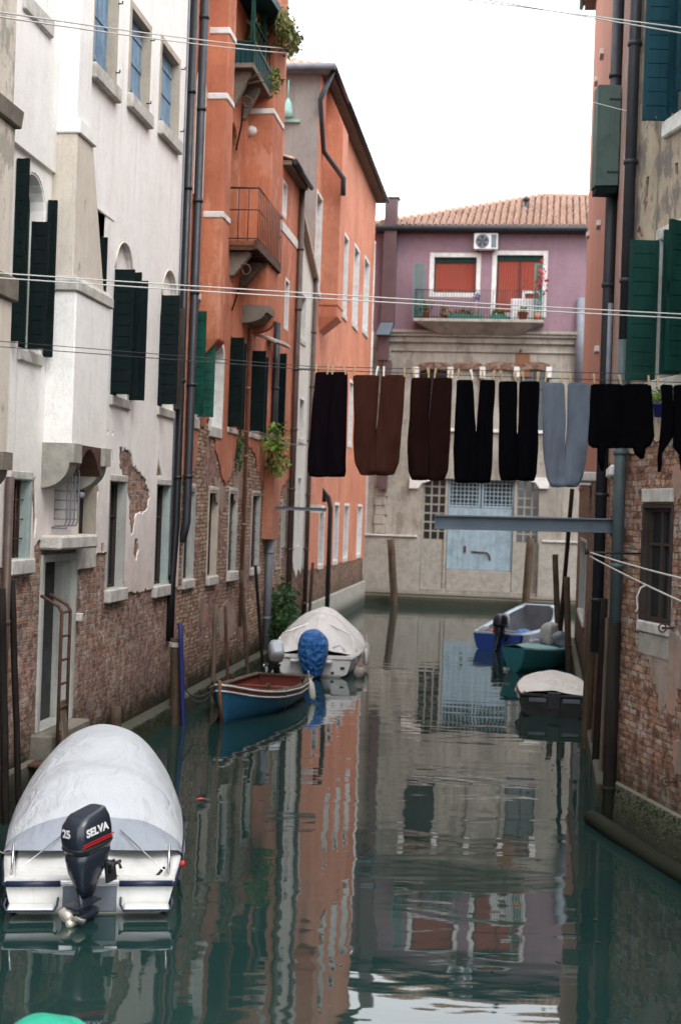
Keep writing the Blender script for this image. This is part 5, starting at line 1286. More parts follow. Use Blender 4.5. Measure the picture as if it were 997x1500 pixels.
# steel beam
DB = 18.2; a = PZ(637, 755, 0); 
pl = P(637, 755, DB); pr = P(897, 761, DB); hb = (778-758)/F*DB
t = empty('steel_beam', pr, 0, 'blue-grey steel I-beam sticking out over the canal from the right-hand corner pipe', 'beam')
mb = MB(); L = (pl-pr); wd = Vector((0,.16,0)); up = Vector((0,0,1))
mb.obox(Vector((0,0,-.012)), L, wd, (0,0,.024)); mb.obox(Vector((0,0,-hb)), L, wd, (0,0,.024)); mb.obox(Vector((0,.07,-hb+.02)), L, (0,.02,0), (0,0,hb-.03))
mb.build('girder', M['steel_blue'], t, bevel=.004)
mb = MB(); mb.obox(Vector((0,-.03,-hb-.05)), (.03,0,0), (0,.22,0), (0,0,hb+.1)); mb.obox(Vector((.03,-.0,-hb*.7)), (.32,0.1,0), (0,.1,0), (0,0,hb*.5)); mb.build('end_plate', M['rust'], t)
# green box shutter on the pink house
c0 = P(889, 200, 21.5)
t = empty('utility_cabinet', c0, 0, 'tall grey-green shutter box with two dark straps high on the right-hand corner wall', 'shutter box')
wpx = 34/F*21.5; hpx = 148/F*21.5
mb = MB(); mb.hexa([(-wpx/2,-.05,-hpx/2),(wpx/2,-.05,-hpx/2+.02),(wpx/2,.30,-hpx/2+.02),(-wpx/2,.30,-hpx/2)],[(-wpx/2,-.05,hpx/2),(wpx/2,-.05,hpx/2),(wpx/2,.30,hpx/2),(-wpx/2,.30,hpx/2)]); mb.build('casing', M['shutter_greygreen'], t, bevel=.006)
for zz in (-hpx*.36, hpx*.36):
    mb = MB(); mb.box(-.0,wpx/2,-.062,-.051,zz-.012,zz+.012); mb.build('strap', M['black_iron'], t)
mb = MB(); mb.box(-wpx/2+.02,wpx/2-.02,-.03,.28,-hpx/2-.10,-hpx/2-.003); mb.build('bottom_tray', M['shutter_black'], t)
mb = MB(); mb.obox((wpx/2,.1,-.03),(.25,0,0),(0,.05,0),(0,0,.06)); mb.obox((wpx/2,.1,hpx*.3),(.25,0,0),(0,.05,0),(0,0,.06)); mb.build('wall_arm', M['black_iron'], t)
# ------------------------------------------------------------------ boats
def interp(tab, t):
    for i in range(len(tab)-1):
        if tab[i][0] <= t <= tab[i+1][0]:
            k = (t-tab[i][0])/(tab[i+1][0]-tab[i][0]); return [a+(b_-a)*k for a, b_ in zip(tab[i][1:], tab[i+1][1:])]
    return list(tab[-1][1:] if t > tab[0][0] else tab[0][1:])
def smooth_interp(tab, t):
    # catmull-like smoothing by averaging
    a = interp(tab, max(tab[0][0], t-.05)); b_ = interp(tab, t); c = interp(tab, min(tab[-1][0], t+.05))
    return [(x+2*y+z)/4 for x, y, z in zip(a, b_, c)]
class Boat:
    """x forward, y to port, z up, origin amidships of the transom at the waterline; tab rows: (t, half beam, sheer z, chine half, chine z, keel z)"""
    def __init__(s, name, label, loc, rz, L, tab, rake=.35, group='boats moored in the canal'):
        s.L = L; s.tab = tab; s.rake = rake; s.root = empty(name, (loc[0], loc[1], 0), rz, label, 'boat', group)
    def sec(s, t, inset=0.0, n=9, zfloor=None):
        hb, sz, cb, cz, kz = smooth_interp(s.tab, t); hb = max(.02, hb-inset); cb = max(.01, cb-inset)
        if zfloor is not None: pass
        pts = []
        for i in range(n+1):
            k = i/n
            if k < .4: q = k/.4; y, z = cb*q*(1-.12*(1-q)), kz+(cz-kz)*q**1.4
            else: q = (k-.4)/.6; y, z = cb+(hb-cb)*(1-(1-q)**1.6), cz+(sz-cz)*q
            pts.append((y, z))
        x0 = s.L*t
        out = []
        for y, z in pts:
            out.append(Vector((x0 + s.rake*max(0, z+.1)*max(0, t-.55)/.45*(t**2), y, z)))
        return out
    def hull(s, mats, N=28, n=9, topband=None, name='hull'):
        mb = MB(); full = []
        for i in range(N+1):
            p = s.sec(i/N, n=n); row = [Vector((q.x,-q.y,q.z)) for q in p[::-1]] + p[1:]
            full.append(row)
        m = len(full[0])
        o = len(mb.v); 
        for r in full: mb.v += r
        for i in range(N):
            for k in range(m-1):
                mb.f.append([o+i*m+k, o+(i+1)*m+k, o+(i+1)*m+k+1, o+i*m+k+1]); kk = min(k, m-2-k)
                mb.m.append(1 if (topband and kk < topband) else 0); mb.sm.append(True)
        mb.f.append([o+k for k in range(m)]); mb.m.append(0); mb.sm.append(False)   # transom
        mb.f.append([o+N*m+k for k in range(m)][::-1]); mb.m.append(0); mb.sm.append(False)
        return mb.build(name, mats, s.root, fix=True)
    def rail(s, r, mat, t0=0, t1=1, dz=0, dy=0, name='rubbing_strake', N=30, stern=True, n=8):
        P_ = []; 
        for i in range(N+1):
            t = t0+(t1-t0)*i/N; q = s.sec(t)[-1]; P_.append(Vector((q.x, q.y+dy, q.z+dz)))
        pts = P_ + [Vector((p.x,-p.y,p.z)) for p in P_[::-1]]
        if t1 >= 1: pts = P_ + [Vector((p.x,-p.y,p.z)) for p in P_[::-1]]
        mb = MB()
        if stern: pts = pts + [pts[0]]
        if t1 < 1: mb.tube(P_, r, n); mb.tube([Vector((p.x,-p.y,p.z)) for p in P_], r, n)
        else: mb.tube(pts, r, n)
        return mb.build(name, M[mat], s.root)
    def gunwale(s, width, mat, t0=0, t1=1, dz=.012, name='gunwale', N=30, stern=True, thick=.03):
        mb = MB(); A = []; B_ = []
        for i in range(N+1):
            t = t0+(t1-t0)*i/N; q = s.sec(t)[-1]; q2 = s.sec(t, inset=width)[-1]
            A.append(Vector((q.x,q.y+.01,q.z+dz))); B_.append(Vector((min(q.x, s.L*1.0+.2)-(width*.8 if i == N else 0), max(q2.y,.0), q.z+dz)))
        for sg in (1,-1):
            a = [Vector((p.x,p.y*sg,p.z)) for p in A]; b_ = [Vector((p.x,p.y*sg,p.z)) for p in B_]
            mb.strip(a, b_, closed=False, smooth=True); mb.strip([p-Vector((0,0,thick)) for p in b_], b_, closed=False, smooth=True); mb.strip([p-Vector((0,0,thick)) for p in a], a, closed=False, smooth=True)
        if stern: mb.box(-.01, width, -A[0].y, A[0].y, A[0].z-thick, A[0].z+.001)
        return mb.build(name, M[mat], s.root, fix=True)
    def inner(s, mat, floorz, inset=.05, t0=.01, t1=.97, N=24, name='inner_hull', floor='boat_grey'):
        mb = MB(); rows = []
        for i in range(N+1):
            t = t0+(t1-t0)*i/N; q = s.sec(t, inset=inset, n=9); top = q[-1]
            # point on the inner side at floor level
            fl = [p for p in q if p.z >= floorz]
            yb = fl[0].y if fl else 0.02
            row = [Vector((s.L*t, yb*.98, floorz))] + fl; row = [row[0]] + [row[int(round(1+(len(row)-2)*k/4))] for k in range(5)]
            rows.append(row)
        for sg in (1,-1):
            for i in range(N):
                for k in range(5):
                    a, b_, c, d = rows[i][k], rows[i+1][k], rows[i+1][k+1], rows[i][k+1]
                    mb.add([Vector((v.x,v.y*sg,v.z)) for v in (a,b_,c,d)], [(0,1,2,3)], 0, True)
        mb.add([Vector((rows[0][0].x, sg*rows[0][k].y, rows[0][k].z)) for sg, k in ((1,0),(1,5),(-1,5),(-1,0))], [(0,1,2,3)])
        o = mb.build(name, M[mat], s.root, fix=True)
        mb = MB(); L_ = [Vector((r[0].x,r[0].y,floorz)) for r in rows]; R_ = [Vector((r[0].x,-r[0].y,floorz)) for r in rows]
        mb.strip(L_, R_, closed=False); mb.build('floor', M[floor], s.root)
        return o
    def cover(s, mat, t0, t1, crown, drop=.10, out=.03, prof=2.2, N=30, K=18, name='cover', wr=.02, seed=0, endflap=None, sagn=0, tentz=None):
        mb = MB(); rows = []
        for i in range(N+1):
            t = t0+(t1-t0)*i/N; q = s.sec(min(t,1))[-1]; hb = q.y+out; cz = crown(t); row = []
            for k in range(K+1):
                v = -1+2*k/K; a = abs(v)
                if a > .9: y = (hb if v > 0 else -hb)*(1+.0*(a-.9)); z = q.z + .015 - drop*(a-.9)/.1
                else: y = v/.9*hb; z = q.z+.015 + cz*(1-(abs(v)/.9)**prof)
                p = Vector((q.x if t <= 1 else q.x+.03, y, z))
                nz = mnoise.noise(Vector((p.x*1.6+seed, p.y*1.9, seed*3)))*wr*1.6 + mnoise.noise(Vector((p.x*4.5, p.y*4+seed, 7)))*wr*.6
                if a < .9: p.z += nz*(1-(a/.9)**4)
                else: p.y += nz*.8*(1 if v > 0 else -1); p.z += mnoise.noise(Vector((p.x*5,seed,v)))*.025
                row.append(p)
            rows.append(row)
        for i in range(N):
            mb.strip(rows[i], rows[i+1], closed=False, smooth=True)
        if endflap: 
            end = endflap(rows[0]); 
            prev = rows[0]
            for r in end: mb.strip(prev, r, closed=False, smooth=True); prev = r
        # bow closure
        bowc = [p+Vector((.03,0,-drop)) for p in rows[-1]]; mb.strip(rows[-1], bowc, closed=False, smooth=True)
        o = mb.build(name, M[mat], s.root, fix=True, subsurf=1)
        return o, rows

def sring(z, cx, cy, rx, ry, p=2.6, n=20, tiltx=0):
    out = []
    for k in range(n):
        a = 2*pi*k/n; c, s_ = cos(a), sin(a)
        out.append(Vector((cx+rx*math.copysign(abs(c)**(2/p), c)+0, cy+ry*math.copysign(abs(s_)**(2/p), s_), z+tiltx*c)))
    return out
def outboard(boat, loc, yaw=0, tilt=0, sc=1.0, up=0, psc=1.0, cowlmat='motor_black', trim='motor_trim', text=None, name='outboard_motor', prop=True, leg=True, legmat=None, propmat='prop'):
    """local x points aft"""
    X = Matrix.Translation(loc) @ Matrix.Rotation(pi, 4, 'Z') @ Matrix.Rotation(yaw, 4, 'Z') @ Matrix.Rotation(-tilt, 4, 'Y') @ Matrix.Scale(sc, 4)
    legmat = legmat or cowlmat
    mb = MB()   # mid section
    mb.rings([sring(z, cx, 0, rx, ry, 3) for z, cx, rx, ry in ((.30,.15,.20,.15),(.20,.15,.19,.14),(.05,.17,.12,.09),(-.15,.20,.10,.07),(-.42+up,.23,.085,.05),(-.44+up,.23,.09,.05))] if not up else [sring(z, cx, 0, rx, ry, 3) for z, cx, rx, ry in ((.31,.15,.24,.17),(.22,.16,.25,.17),(.08,.19,.21,.14),(-.06,.22,.14,.09),(-.20,.24,.09,.055))])
    mid = mb.build(name, M[legmat], boat.root, xf=X)
    mb = MB(); mb.rings([sring(z, cx, 0, rx, ry, 3.4, tiltx=tx) for z, cx, rx, ry, tx in ((.28,.15,.235,.165,0),(.34,.15,.26,.185,0),(.48,.15,.27,.19,0),(.60,.14,.25,.175,-.01),(.68,.12,.20,.145,-.02),(.70,.11,.14,.10,-.02))])
    cw = mb.build('cowl', M[cowlmat], mid, xf=X, bevel=0)
    mb = MB(); mb.rings([sring(z, .15, 0, rx, ry, 3.4) for z, rx, ry in ((.335,.262,.187),(.345,.268,.193),(.365,.268,.193),(.372,.262,.187))], cap0=False, cap1=False); mb.build('cowl_seam', M[trim], mid, xf=X)
    if leg:
        mb = MB(); mb.rings([sring(z, cx, 0, rx, ry, 2.2) for z, cx, rx, ry in ((-.42,.24,.10,.035),(-.70,.25,.10,.03),(-.85,.25,.09,.03))]); mb.box(.12,.46,-.10,.10,-.60,-.585)
        mb.rings([[Vector((x, r*cos(2*pi*k/12), -.74+r*sin(2*pi*k/12))) for k in range(12)] for x, r in ((.08,.01),(.12,.045),(.22,.06),(.38,.05),(.42,.035))])
        mb.add([(.16,0,-.80),(.32,0,-.80),(.30,0,-.98),(.26,0,-.98)], [(0,1,2,3)]); mb.build('gearcase', M[legmat], mid, xf=X @ Matrix.Translation((0,0,up)))
    if prop:
        mb = MB(); mb.rings([[Vector((x, r*cos(2*pi*k/12), -.74+r*sin(2*pi*k/12))) for k in range(12)] for x, r in ((.425,.045),(.52,.042),(.54,.02))])
        for b_ in range(3):
            a = b_*2*pi/3+.4; q = []
            for j in range(5):
                rr = (.04+.10*j/4)*psc; wd_ = (.05,.075,.085,.07,.025)[j]*psc
                for sg in (-1,1):
                    aa = a+sg*wd_/max(rr,.05)*.55; q.append(Vector((.47+sg*.035, rr*cos(aa), -.74+rr*sin(aa))))
            mb.add(q, [(2*j,2*j+1,2*j+3,2*j+2) for j in range(4)], 0, True)
        mb.build('propeller', M[propmat], mid, xf=X @ Matrix.Translation((0,0,up)), solid=.006)
    mb = MB(); mb.box(-.10,.04,-.13,-.10,-.12,.10); mb.box(-.10,.04,.10,.13,-.12,.10); mb.tube([(0,.13,.0),(.02,.20,.03),(.02,.22,.12)], .022, 6); mb.tube([(0,.13,.06),(-.06,.22,.10),(-.05,.26,.04)], .016, 6); mb.box(-.10,-.07,-.12,.12,.02,.08); mb.tube([(-.02,-.16,.08),(-.02,.16,.08)], .025, 8); mb.tube([(-.1,.12,.05),(-.18,.12,.05)], .02, 8); mb.tube([(-.1,-.12,.05),(-.18,-.12,.05)], .02, 8)
    mb.build('clamp_bracket', M[trim], mid, xf=X)
    if text:
        for (body, size, T) in text:
            cu = bpy.data.curves.new('txt', 'FONT'); cu.body = body; cu.size = size; cu.extrude = .002; cu.align_x = 'CENTER'; cu.align_y = 'CENTER'; cu.offset = .004
            ob = bpy.data.objects.new('txt', cu); COL.objects.link(ob); bpy.context.view_layer.update()
            me = bpy.data.meshes.new_from_object(ob); bpy.data.objects.remove(ob)
            me.transform(X @ T); me.materials.clear(); me.materials.append(M['white_text'])
            o = bpy.data.objects.new('lettering', me); COL.objects.link(o); o.parent = mid
    return mid, X

# --- B1: covered white motorboat in the foreground
st = PZ(131, 1338, 0); rz1 = radians(90+8.2)
B1 = Boat('covered_motorboat', 'white motorboat under a pale canvas cover with a black outboard at bottom left', (st.x, st.y), rz1, 4.15,
   [(0,.80,.33,.72,.0,-.12),(.15,.88,.36,.80,.0,-.18),(.4,.93,.42,.82,.0,-.22),(.6,.93,.48,.78,.02,-.22),(.78,.86,.56,.62,.06,-.2),(.9,.78,.62,.48,.12,-.12),(.97,.62,.66,.34,.2,.0),(1,.44,.68,.22,.3,.1)])
B1.hull([M['gelcoat']]); B1.rail(.032, 'rub_navy', dz=-.03, stern=False); B1.inner('gelcoat', .12, floor='gelcoat', inset=.09); B1.gunwale(.10, 'gelcoat')
mb = MB()
for sg in (1,-1):
    mb = MB(); mb.tube([(-.03,sg*.80,.30),(-.03,sg*.28,.30)], .03, 8); mb.build('stern_strake', M['rub_navy'], B1.root)
# stern: splashwell notch, swim platforms
for sg in (1,-1):
    mb = MB(); mb.box(-.22,-.02, sg*.55-.22, sg*.55+.22, .075,.11); mb.build('swim_step', M['gelcoat'], B1.root, bevel=.015)
    mb = MB(); mb.tube([(-.02,sg*.55-.25,.16),(-.20,sg*.55-.25,.14),(-.24,sg*.55-.22,.10),(-.24,sg*.55+.22,.10),(-.20,sg*.55+.25,.14),(-.02,sg*.55+.25,.16)], .012, 6); mb.build('step_rail', M['rub_navy'], B1.root)
    mb = MB(); mb.box(-.035,-.012, sg*.24-.09, sg*.24+.09, .29,.33); mb.build('stern_plate', M['steel'], B1.root, bevel=.005)
    mb = MB(); mb.tube([(.12,sg*.76,.36),(.22,sg*.76,.62)], .013, 8); mb.tube([(.12,sg*.72,.38),(.85,sg*.26,.62)], .006, 6); mb.build('cover_stay', M['steel'], B1.root)
mb = MB(); mb.box(-.012,.30,-.26,.26,.02,.27); mb.build('motor_well', M['boat_grey'], B1.root, bevel=.01)
mb = MB(); mb.hexa([(.12,-.78,.2),(.95,-.80,.3),(.95,.80,.3),(.12,.78,.2)][::-1],[(.12,-.72,.26),(.95,-.76,.42),(.95,.76,.42),(.12,.72,.26)][::-1]); mb.build('stern_bench', M['gelcoat'], B1.root, bevel=.02)
mb = MB(); mb.tube([(.08,-.25,.34),(.10,-.45,.28),(.15,-.62,.30),(.2,-.72,.40)], .015, 6); mb.build('fuel_hose', M['black'], B1.root)
mb = MB(); mb.rings([[Vector((.42+x, -.905, .38)) + .75* Vector((0, r*cos(2*pi*k/10), r*sin(2*pi*k/10))) for k in range(10)] for x, r in ((-.04,.01),(-.03,.035),(.03,.035),(.04,.01))]); mb.build('cleat_light', M['red_paint'], B1.root)
def crown1(t): 
    return interp([(.2,.22),(.32,.42),(.5,.54),(.75,.62),(.9,.58),(.97,.50),(1.0,.40)], t)[0]
def flap1(row):
    out = []; 
    for j in range(1, 7):
        k = j/6; r = []
        for i, p in enumerate(row):
            v = -1+2*i/(len(row)-1); a = abs(v)
            sc_ = .14*(1-min(1,(abs(abs(v)-.5)/.5))**2)       # two scallops
            q = p.copy(); q.x -= .36*k - .05*k*(1-sc_*4); 
            base = B1.tab[0][2]+.02
            q.z = p.z + (base + .06 + sc_*.9*(1-k)*0 - p.z)*k**1.1 if a < .88 else p.z - .02*k
            q.z += .05*sin(pi*k)*(1-a)
            r.append(q)
        out.append(r)
    return out
def seams(boat, rows, lats, longs, mat='tarp_grey'):
    mb = MB(); Z = Vector((0,0,.006)); K = len(rows[0])
    for i in lats: mb.tube([p+Z for p in rows[i][1:-1]], .007, 4)
    for k in longs: mb.tube([r[k]+Z for r in rows], .007, 4)
    for i in range(1, len(rows)-1, 3):
        for k in (0, K-1):
            p = rows[i][k]; sg = 1 if k else -1; mb.tube([p+Vector((0,-.01*sg,.02)), p+Vector((.02,.0*sg,-.06)), p+Vector((.0,-.06*sg,-.12))], .005, 4)
    mb.build('cover_seam', M[mat], boat.root)
cv, rows = B1.cover('tarp_white', .26, 1.0, crown1, drop=.14, prof=2.7, wr=.03, seed=1.3)
seams(B1, rows, (), (), 'rope')
# darker aft apron hanging from the cover to the stern bench
mb = MB(); r0 = rows[0]; prev = [p+Vector((0,0,.004)) for p in r0]; R_ = [prev]; Kn = len(r0)
for j in range(1, 8):
    k = j/7; r = []
    for i, p in enumerate(r0):
        v = -1+2*i/(Kn-1); a = abs(v); sc_ = max(0, 1-((a-.48)/.42)**2)
        tgt = .44 + .03*sc_ if a < .9 else p.z
        q = Vector((p.x - k*(.34+.16*sc_), p.y*(1+.0*k), p.z + (tgt-p.z)*k + .03*sin(pi*k)*sc_))
        q.z += mnoise.noise(Vector((q.x*5,q.y*4,3)))*.012
        r.append(q)
    R_.append(r)
for a, b_ in zip(R_, R_[1:]): mb.strip(a, b_, closed=False, smooth=True)
mb.build('cover_apron', M['tarp_grey'], B1.root, fix=True, subsurf=1)
mot, X1 = outboard(B1, (-.14, -.10, .47), yaw=radians(-44), tilt=radians(-10), sc=.90, psc=1.35, up=.33, text=[
    ('SELVA', .115, Matrix.Translation((.17, .196, .535)) @ Matrix.Rotation(pi, 4, 'Z') @ Matrix.Rotation(pi/2, 4, 'X') @ Matrix.Translation((0,0,.0))),
    ('25', .12, Matrix.Translation((.427, .0, .54)) @ Matrix.Rotation(pi/2, 4, 'Z') @ Matrix.Rotation(pi/2, 4, 'X'))])
mb = MB(); mb.box(-.06,.38,.192,.197,.425,.437); mb.box(-.04,.40,.192,.1965,.40,.412); mb.build('cowl_stripe', M['red_paint'], mot, xf=X1)

# --- B2: blue wooden boat
sb = PZ(437, 1030, 0); bw = PZ(318, 1062, 0); d = Vector((bw.x-sb.x, bw.y-sb.y)); rz2 = atan2(d.y, d.x)
rz2 = atan2(25.1-29.7, -2.12+1.1)
B2 = Boat('blue_rowing_boat', 'blue wooden boat with oxblood interior and a silver outboard moored by the left wall', (-1.10, 29.6), rz2, 4.35,
   [(0,.62,.44,.46,.02,-.10),(.15,.74,.42,.54,.0,-.15),(.4,.82,.42,.60,-.02,-.18),(.65,.74,.47,.48,-.02,-.18),(.82,.50,.56,.26,.02,-.16),(.93,.24,.68,.10,.1,-.1),(1,.05,.78,.02,.2,-.02)], rake=.30)
B2.hull([M['hull_blue'], M['boat_red']], topband=1); B2.inner('boat_red', .02, floor='boat_red', inset=.06); B2.gunwale(.12, 'wood', dz=.02); B2.rail(.022, 'fender', dz=-.02, stern=True)
B2.rail(.018, 'fender', dz=-.13, dy=-.01, stern=False, name='white_strake')
mb = MB(); q = [B2.sec(1)[0], B2.sec(1)[-1]]; mb.tube([q[0]+Vector((.02,-q[0].y,-.1)), q[1]+Vector((.04,-q[1].y,.06))], .035, 6); mb.build('stem', M['wood_brown'], B2.root)
for t, z in ((.22,.27),(.50,.27),(.72,.36)):
    y = B2.sec(t, inset=.05)[-1].y; x = B2.L*t; mb = MB(); mb.box(x-.11,x+.11,-y,y,z,z+.03); mb.build('thwart', M['boat_red'], B2.root, bevel=.006)
mb = MB(); A = []; 
for k in range(9):
    t = .80+.2*k/8; p = B2.sec(t, inset=.05)[-1]; A.append((p.x-.02, max(.02,p.y), p.z-.01))
mb.strip(A, [(x,-y,z+.0) for x,y,z in A], closed=False, smooth=True); mb.build('foredeck', M['boat_red'], B2.root, solid=.02)
for t in (.74, .3):
    p = B2.sec(t)[-1]
    for sg in (1,-1):
        mb = MB(); mb.tube([(p.x,sg*(p.y-.05),p.z),(p.x,sg*(p.y-.04),p.z+.12),(p.x+.12,sg*(p.y-.06),p.z+.14)], .02, 6); mb.build('oarlock', M['wood'], B2.root)
outboard(B2, (-.02,-.24,.60), yaw=radians(25), tilt=radians(50), sc=.88, cowlmat='motor_grey', legmat='motor_black')
def fender(boat, x, y, z, r=.075, h=.42, tilt=0, name='fender'):
    mb = MB(); mb.lathe([(.0,0),(r*.5,.01),(r,.07),(r,h-.07),(r*.5,h-.01),(.02,h),(.02,h+.04),(0,h+.04)], 12); mb.tube([(0,0,h+.03),(0,.0,h+.22)], .008, 5)
    mb.build(name, M['fender'], boat.root, xf=Matrix.Translation((x,y,z)) @ Matrix.Rotation(tilt, 4, 'X'))
p = B2.sec(.16)[-1]; fender(B2, p.x, p.y+.10, .02, tilt=radians(12))
mb = MB(); p = B2.sec(.62)[-1]; mb.tube([(p.x,p.y+.02,p.z),(p.x,p.y+.03,p.z-.25),(p.x,p.y+.0,-.05)], .008, 5); mb.build('mooring_line', M['rope_dark'], B2.root)

# --- B3: white covered cruiser with blue tarp on its motor
B3 = Boat('covered_cruiser', 'larger white motorboat under an off-white tent cover with its motor wrapped in blue tarpaulin', (-.52, 33.0), radians(90-3), 5.6,
   [(0,.88,.50,.78,.05,-.15),(.12,1.02,.52,.88,.05,-.2),(.35,1.14,.58,.95,.03,-.25),(.6,1.08,.66,.85,.05,-.25),(.8,.82,.76,.55,.15,-.25),(.92,.48,.84,.25,.25,-.1),(1,.08,.90,.04,.4,.05)])
B3.hull([M['gelcoat']]); B3.rail(.035, 'fender', dz=-.05, stern=True); B3.inner('gelcoat', .2, floor='gelcoat', inset=.1); B3.gunwale(.14, 'gelcoat', thick=.05)
mb = MB(); mb.box(-.28,.0,-.45,.55,.36,.42); mb.build('motor_bracket', M['gelcoat'], B3.root, bevel=.02)
def crown3(t): return interp([(.06,.06),(.10,.34),(.20,.74),(.24,.84),(.45,.90),(.62,.74),(.8,.42),(.95,.16),(1,.06)], t)[0]
_, r3 = B3.cover('tarp_offwhite', .06, 1.0, crown3, drop=.12, prof=1.55, wr=.06, seed=5.1); seams(B3, r3, (8,17), (9,), 'tarp_offwhite')
mb = MB(); mb.tube([(.35,1.0,.62),(.9,.85,.95),(1.2,0,1.28),(.9,-.85,.95),(.35,-1.0,.62)], .015, 6)
mb.build('cover_hoop', M['steel'], B3.root)
rgs = []
for k, (z, rx, ry) in enumerate(((-.02,.16,.14),(.05,.2,.19),(.3,.30,.30),(.65,.38,.40),(.95,.34,.37),(1.12,.24,.24),(1.2,.06,.06))):
    r = sring(z, -.32-.12*(z-.3), .0, rx, ry, 2.6, 28)
    rgs.append([p + Vector((mnoise.noise(p*4)*.07, mnoise.noise(p*4+Vector((9,0,0)))*.07, mnoise.noise(p*5+Vector((0,9,0)))*.05)) for p in r])
mb = MB(); mb.rings(rgs); tp = mb.build('motor_tarp', M['tarp_blue'], B3.root, subsurf=1)
mb = MB(); mb.rings([sring(z, -.32, 0, rx, ry) for z, rx, ry in ((.1,.12,.08),(-.2,.10,.06),(-.35,.12,.05))]); mb.build('motor_leg', M['motor_black'], B3.root)
fender(B3, 1.9, -1.20, .12); fender(B3, 2.9, -1.17, .18)
mb = MB(); mb.rings([sring(.10+.15*cos(pi-pi*k/8), .25, -1.10, max(.005,.15*sin(pi*k/8)), max(.005,.15*sin(pi*k/8)), 2, 14) for k in range(9)]); mb.tube([(.25,-1.1,.25),(.25,-1.0,.5)], .01, 5); mb.build('ball_fender', M['old_fender'], B3.root)
mb = MB(); mb.box(-.03,-.012,-.75,-.65,.2,.26); mb.box(-.03,-.012,-.5,-.42,.08,.14); mb.build('stern_fitting', M['motor_trim'], B3.root)
mb = MB(); mb.tube([(.1,-.75,.62),(.1,-.62,.78),(.1,-.45,.70)], .02, 6); mb.build('grab_rail', M['gelcoat'], B3.root)

def lump(boat, c, r, mat, name, seed):
    rg = []
    for k in range(8):
        a = pi*min(.9995, (k+.001)/7); z = c[2]-r[2]*cos(a); q = sring(z, c[0], c[1], max(.01, r[0]*sin(a)**.7), max(.01, r[1]*sin(a)**.7), 2.6, 18)
        rg.append([p+Vector((mnoise.noise(p*3.3+Vector((seed,0,0)))*.14, mnoise.noise(p*3.3+Vector((0,seed,0)))*.14, mnoise.noise(p*4+Vector((0,0,seed)))*.10)) for p in q])
    mb = MB(); mb.rings(rg); return mb.build(name, M[mat], boat.root, subsurf=1)
# --- B4: open royal blue boat on the right
B4 = Boat('open_blue_boat', 'open royal blue boat with grey interior, farthest boat on the right', (4.85, 41.2), radians(71), 6.3,
   [(0,.72,.52,.60,.0,-.1),(.1,.84,.50,.66,.0,-.15),(.4,1.02,.52,.80,.0,-.2),(.7,.98,.66,.75,.02,-.2),(.88,.80,.86,.55,.1,-.1),(1,.55,1.02,.35,.3,.1)], rake=.5)
B4.hull([M['hull_royal']]); B4.inner('boat_dark', .08, inset=.08, floor='boat_dark', t1=.99); B4.gunwale(.14, 'boat_paleblue', thick=.05); 
mb = MB(); q = B4.sec(1)[-1]; mb.box(q.x-.14,q.x+.02,-q.y,q.y,q.z-.30,q.z+.02); mb.build('bow_board', M['boat_paleblue'], B4.root, bevel=.02)
for t, z in ((.16,.34),(.5,.30)):
    y = B4.sec(t, inset=.1)[-1].y; x = B4.L*t; mb = MB(); mb.box(x-.16,x+.16,-y,y,z,z+.04); mb.build('thwart', M['hull_royal' if t < .3 else 'boat_grey'], B4.root, bevel=.01)
mb = MB(); mb.box(.25,.85,-.2,.5,.10,.44); mb.build('engine_box', M['hull_royal'], B4.root, bevel=.03); lump(B4, (2.6,-.3,.28), (.4,.3,.2), 'tarp_blue', 'crumpled_tarp', 6.0)
mb = MB(); mb.box(1.3,1.9,.2,.6,.10,.48); mb.build('orange_box', M['terracotta'], B4.root, bevel=.03)
outboard(B4, (-.04,-.15,.40), yaw=radians(-20), tilt=radians(10), sc=1.0)
q = B4.sec(.985, inset=.08); mb = MB(); A_ = [p for p in q if p.z > .1]; mb.strip([Vector((p.x-.03,p.y,p.z)) for p in A_], [Vector((p.x-.03,-p.y,p.z)) for p in A_], closed=False); mb.build('bow_panel', M['boat_dark'], B4.root)
mb = MB(); mb.lathe([(0,0),(.10,0),(.10,.22),(.04,.28),(.04,.32),(0,.32)], 10, (.05,.05,.50)); mb.build('fuel_can', M['red_paint'], B4.root)
mb = MB(); p = B4.sec(.05)[-1]
for k in range(3): mb.tube([(.1+.35*k, p.y*.6+.1*cos(a)*2, .57+.02*sin(a*3)) if 0 else (.25+.3*k+.16*cos(a), .55+.10*sin(a), .57+.012*k) for a in [i*2*pi/12 for i in range(13)]], .02, 5)
mb.build('rope_coil', M['rope'], B4.root)

# --- B5: teal dinghy
rz5 = atan2(35.2-38.0, 4.55-6.0)
B5 = Boat('teal_dinghy', 'small teal dinghy with a turquoise deck and grey wrapped motor, middle boat on the right', (5.98, 38.0), rz5, 2.9,
   [(0,.60,.52,.5,.0,-.1),(.3,.70,.52,.56,.0,-.14),(.6,.68,.55,.52,.0,-.14),(.85,.50,.60,.34,.05,-.1),(1,.28,.66,.14,.12,-.02)], rake=.25)
B5.hull([M['hull_teal']]); B5.gunwale(.10, 'teal_deck', thick=.04); B5.inner('hull_teal', .12, inset=.07, floor='hull_teal')
mb = MB(); A = []
for k in range(13):
    t = .42+.58*k/12; p = B5.sec(t)[-1]; A.append(Vector((p.x, p.y, p.z+.02)))
rows = [[Vector((p.x, p.y*v, p.z+.07*(1-v*v))) for v in (-1,-.6,-.2,.2,.6,1)] for p in A]
for a, b_ in zip(rows, rows[1:]): mb.strip(a, b_, closed=False, smooth=True)
mb.strip([rows[0][0]-Vector((0,0,.1))]+[rows[0][-1]-Vector((0,0,.1))], [rows[0][0], rows[0][-1]], closed=False); mb.build('foredeck', M['teal_deck'], B5.root, fix=True)
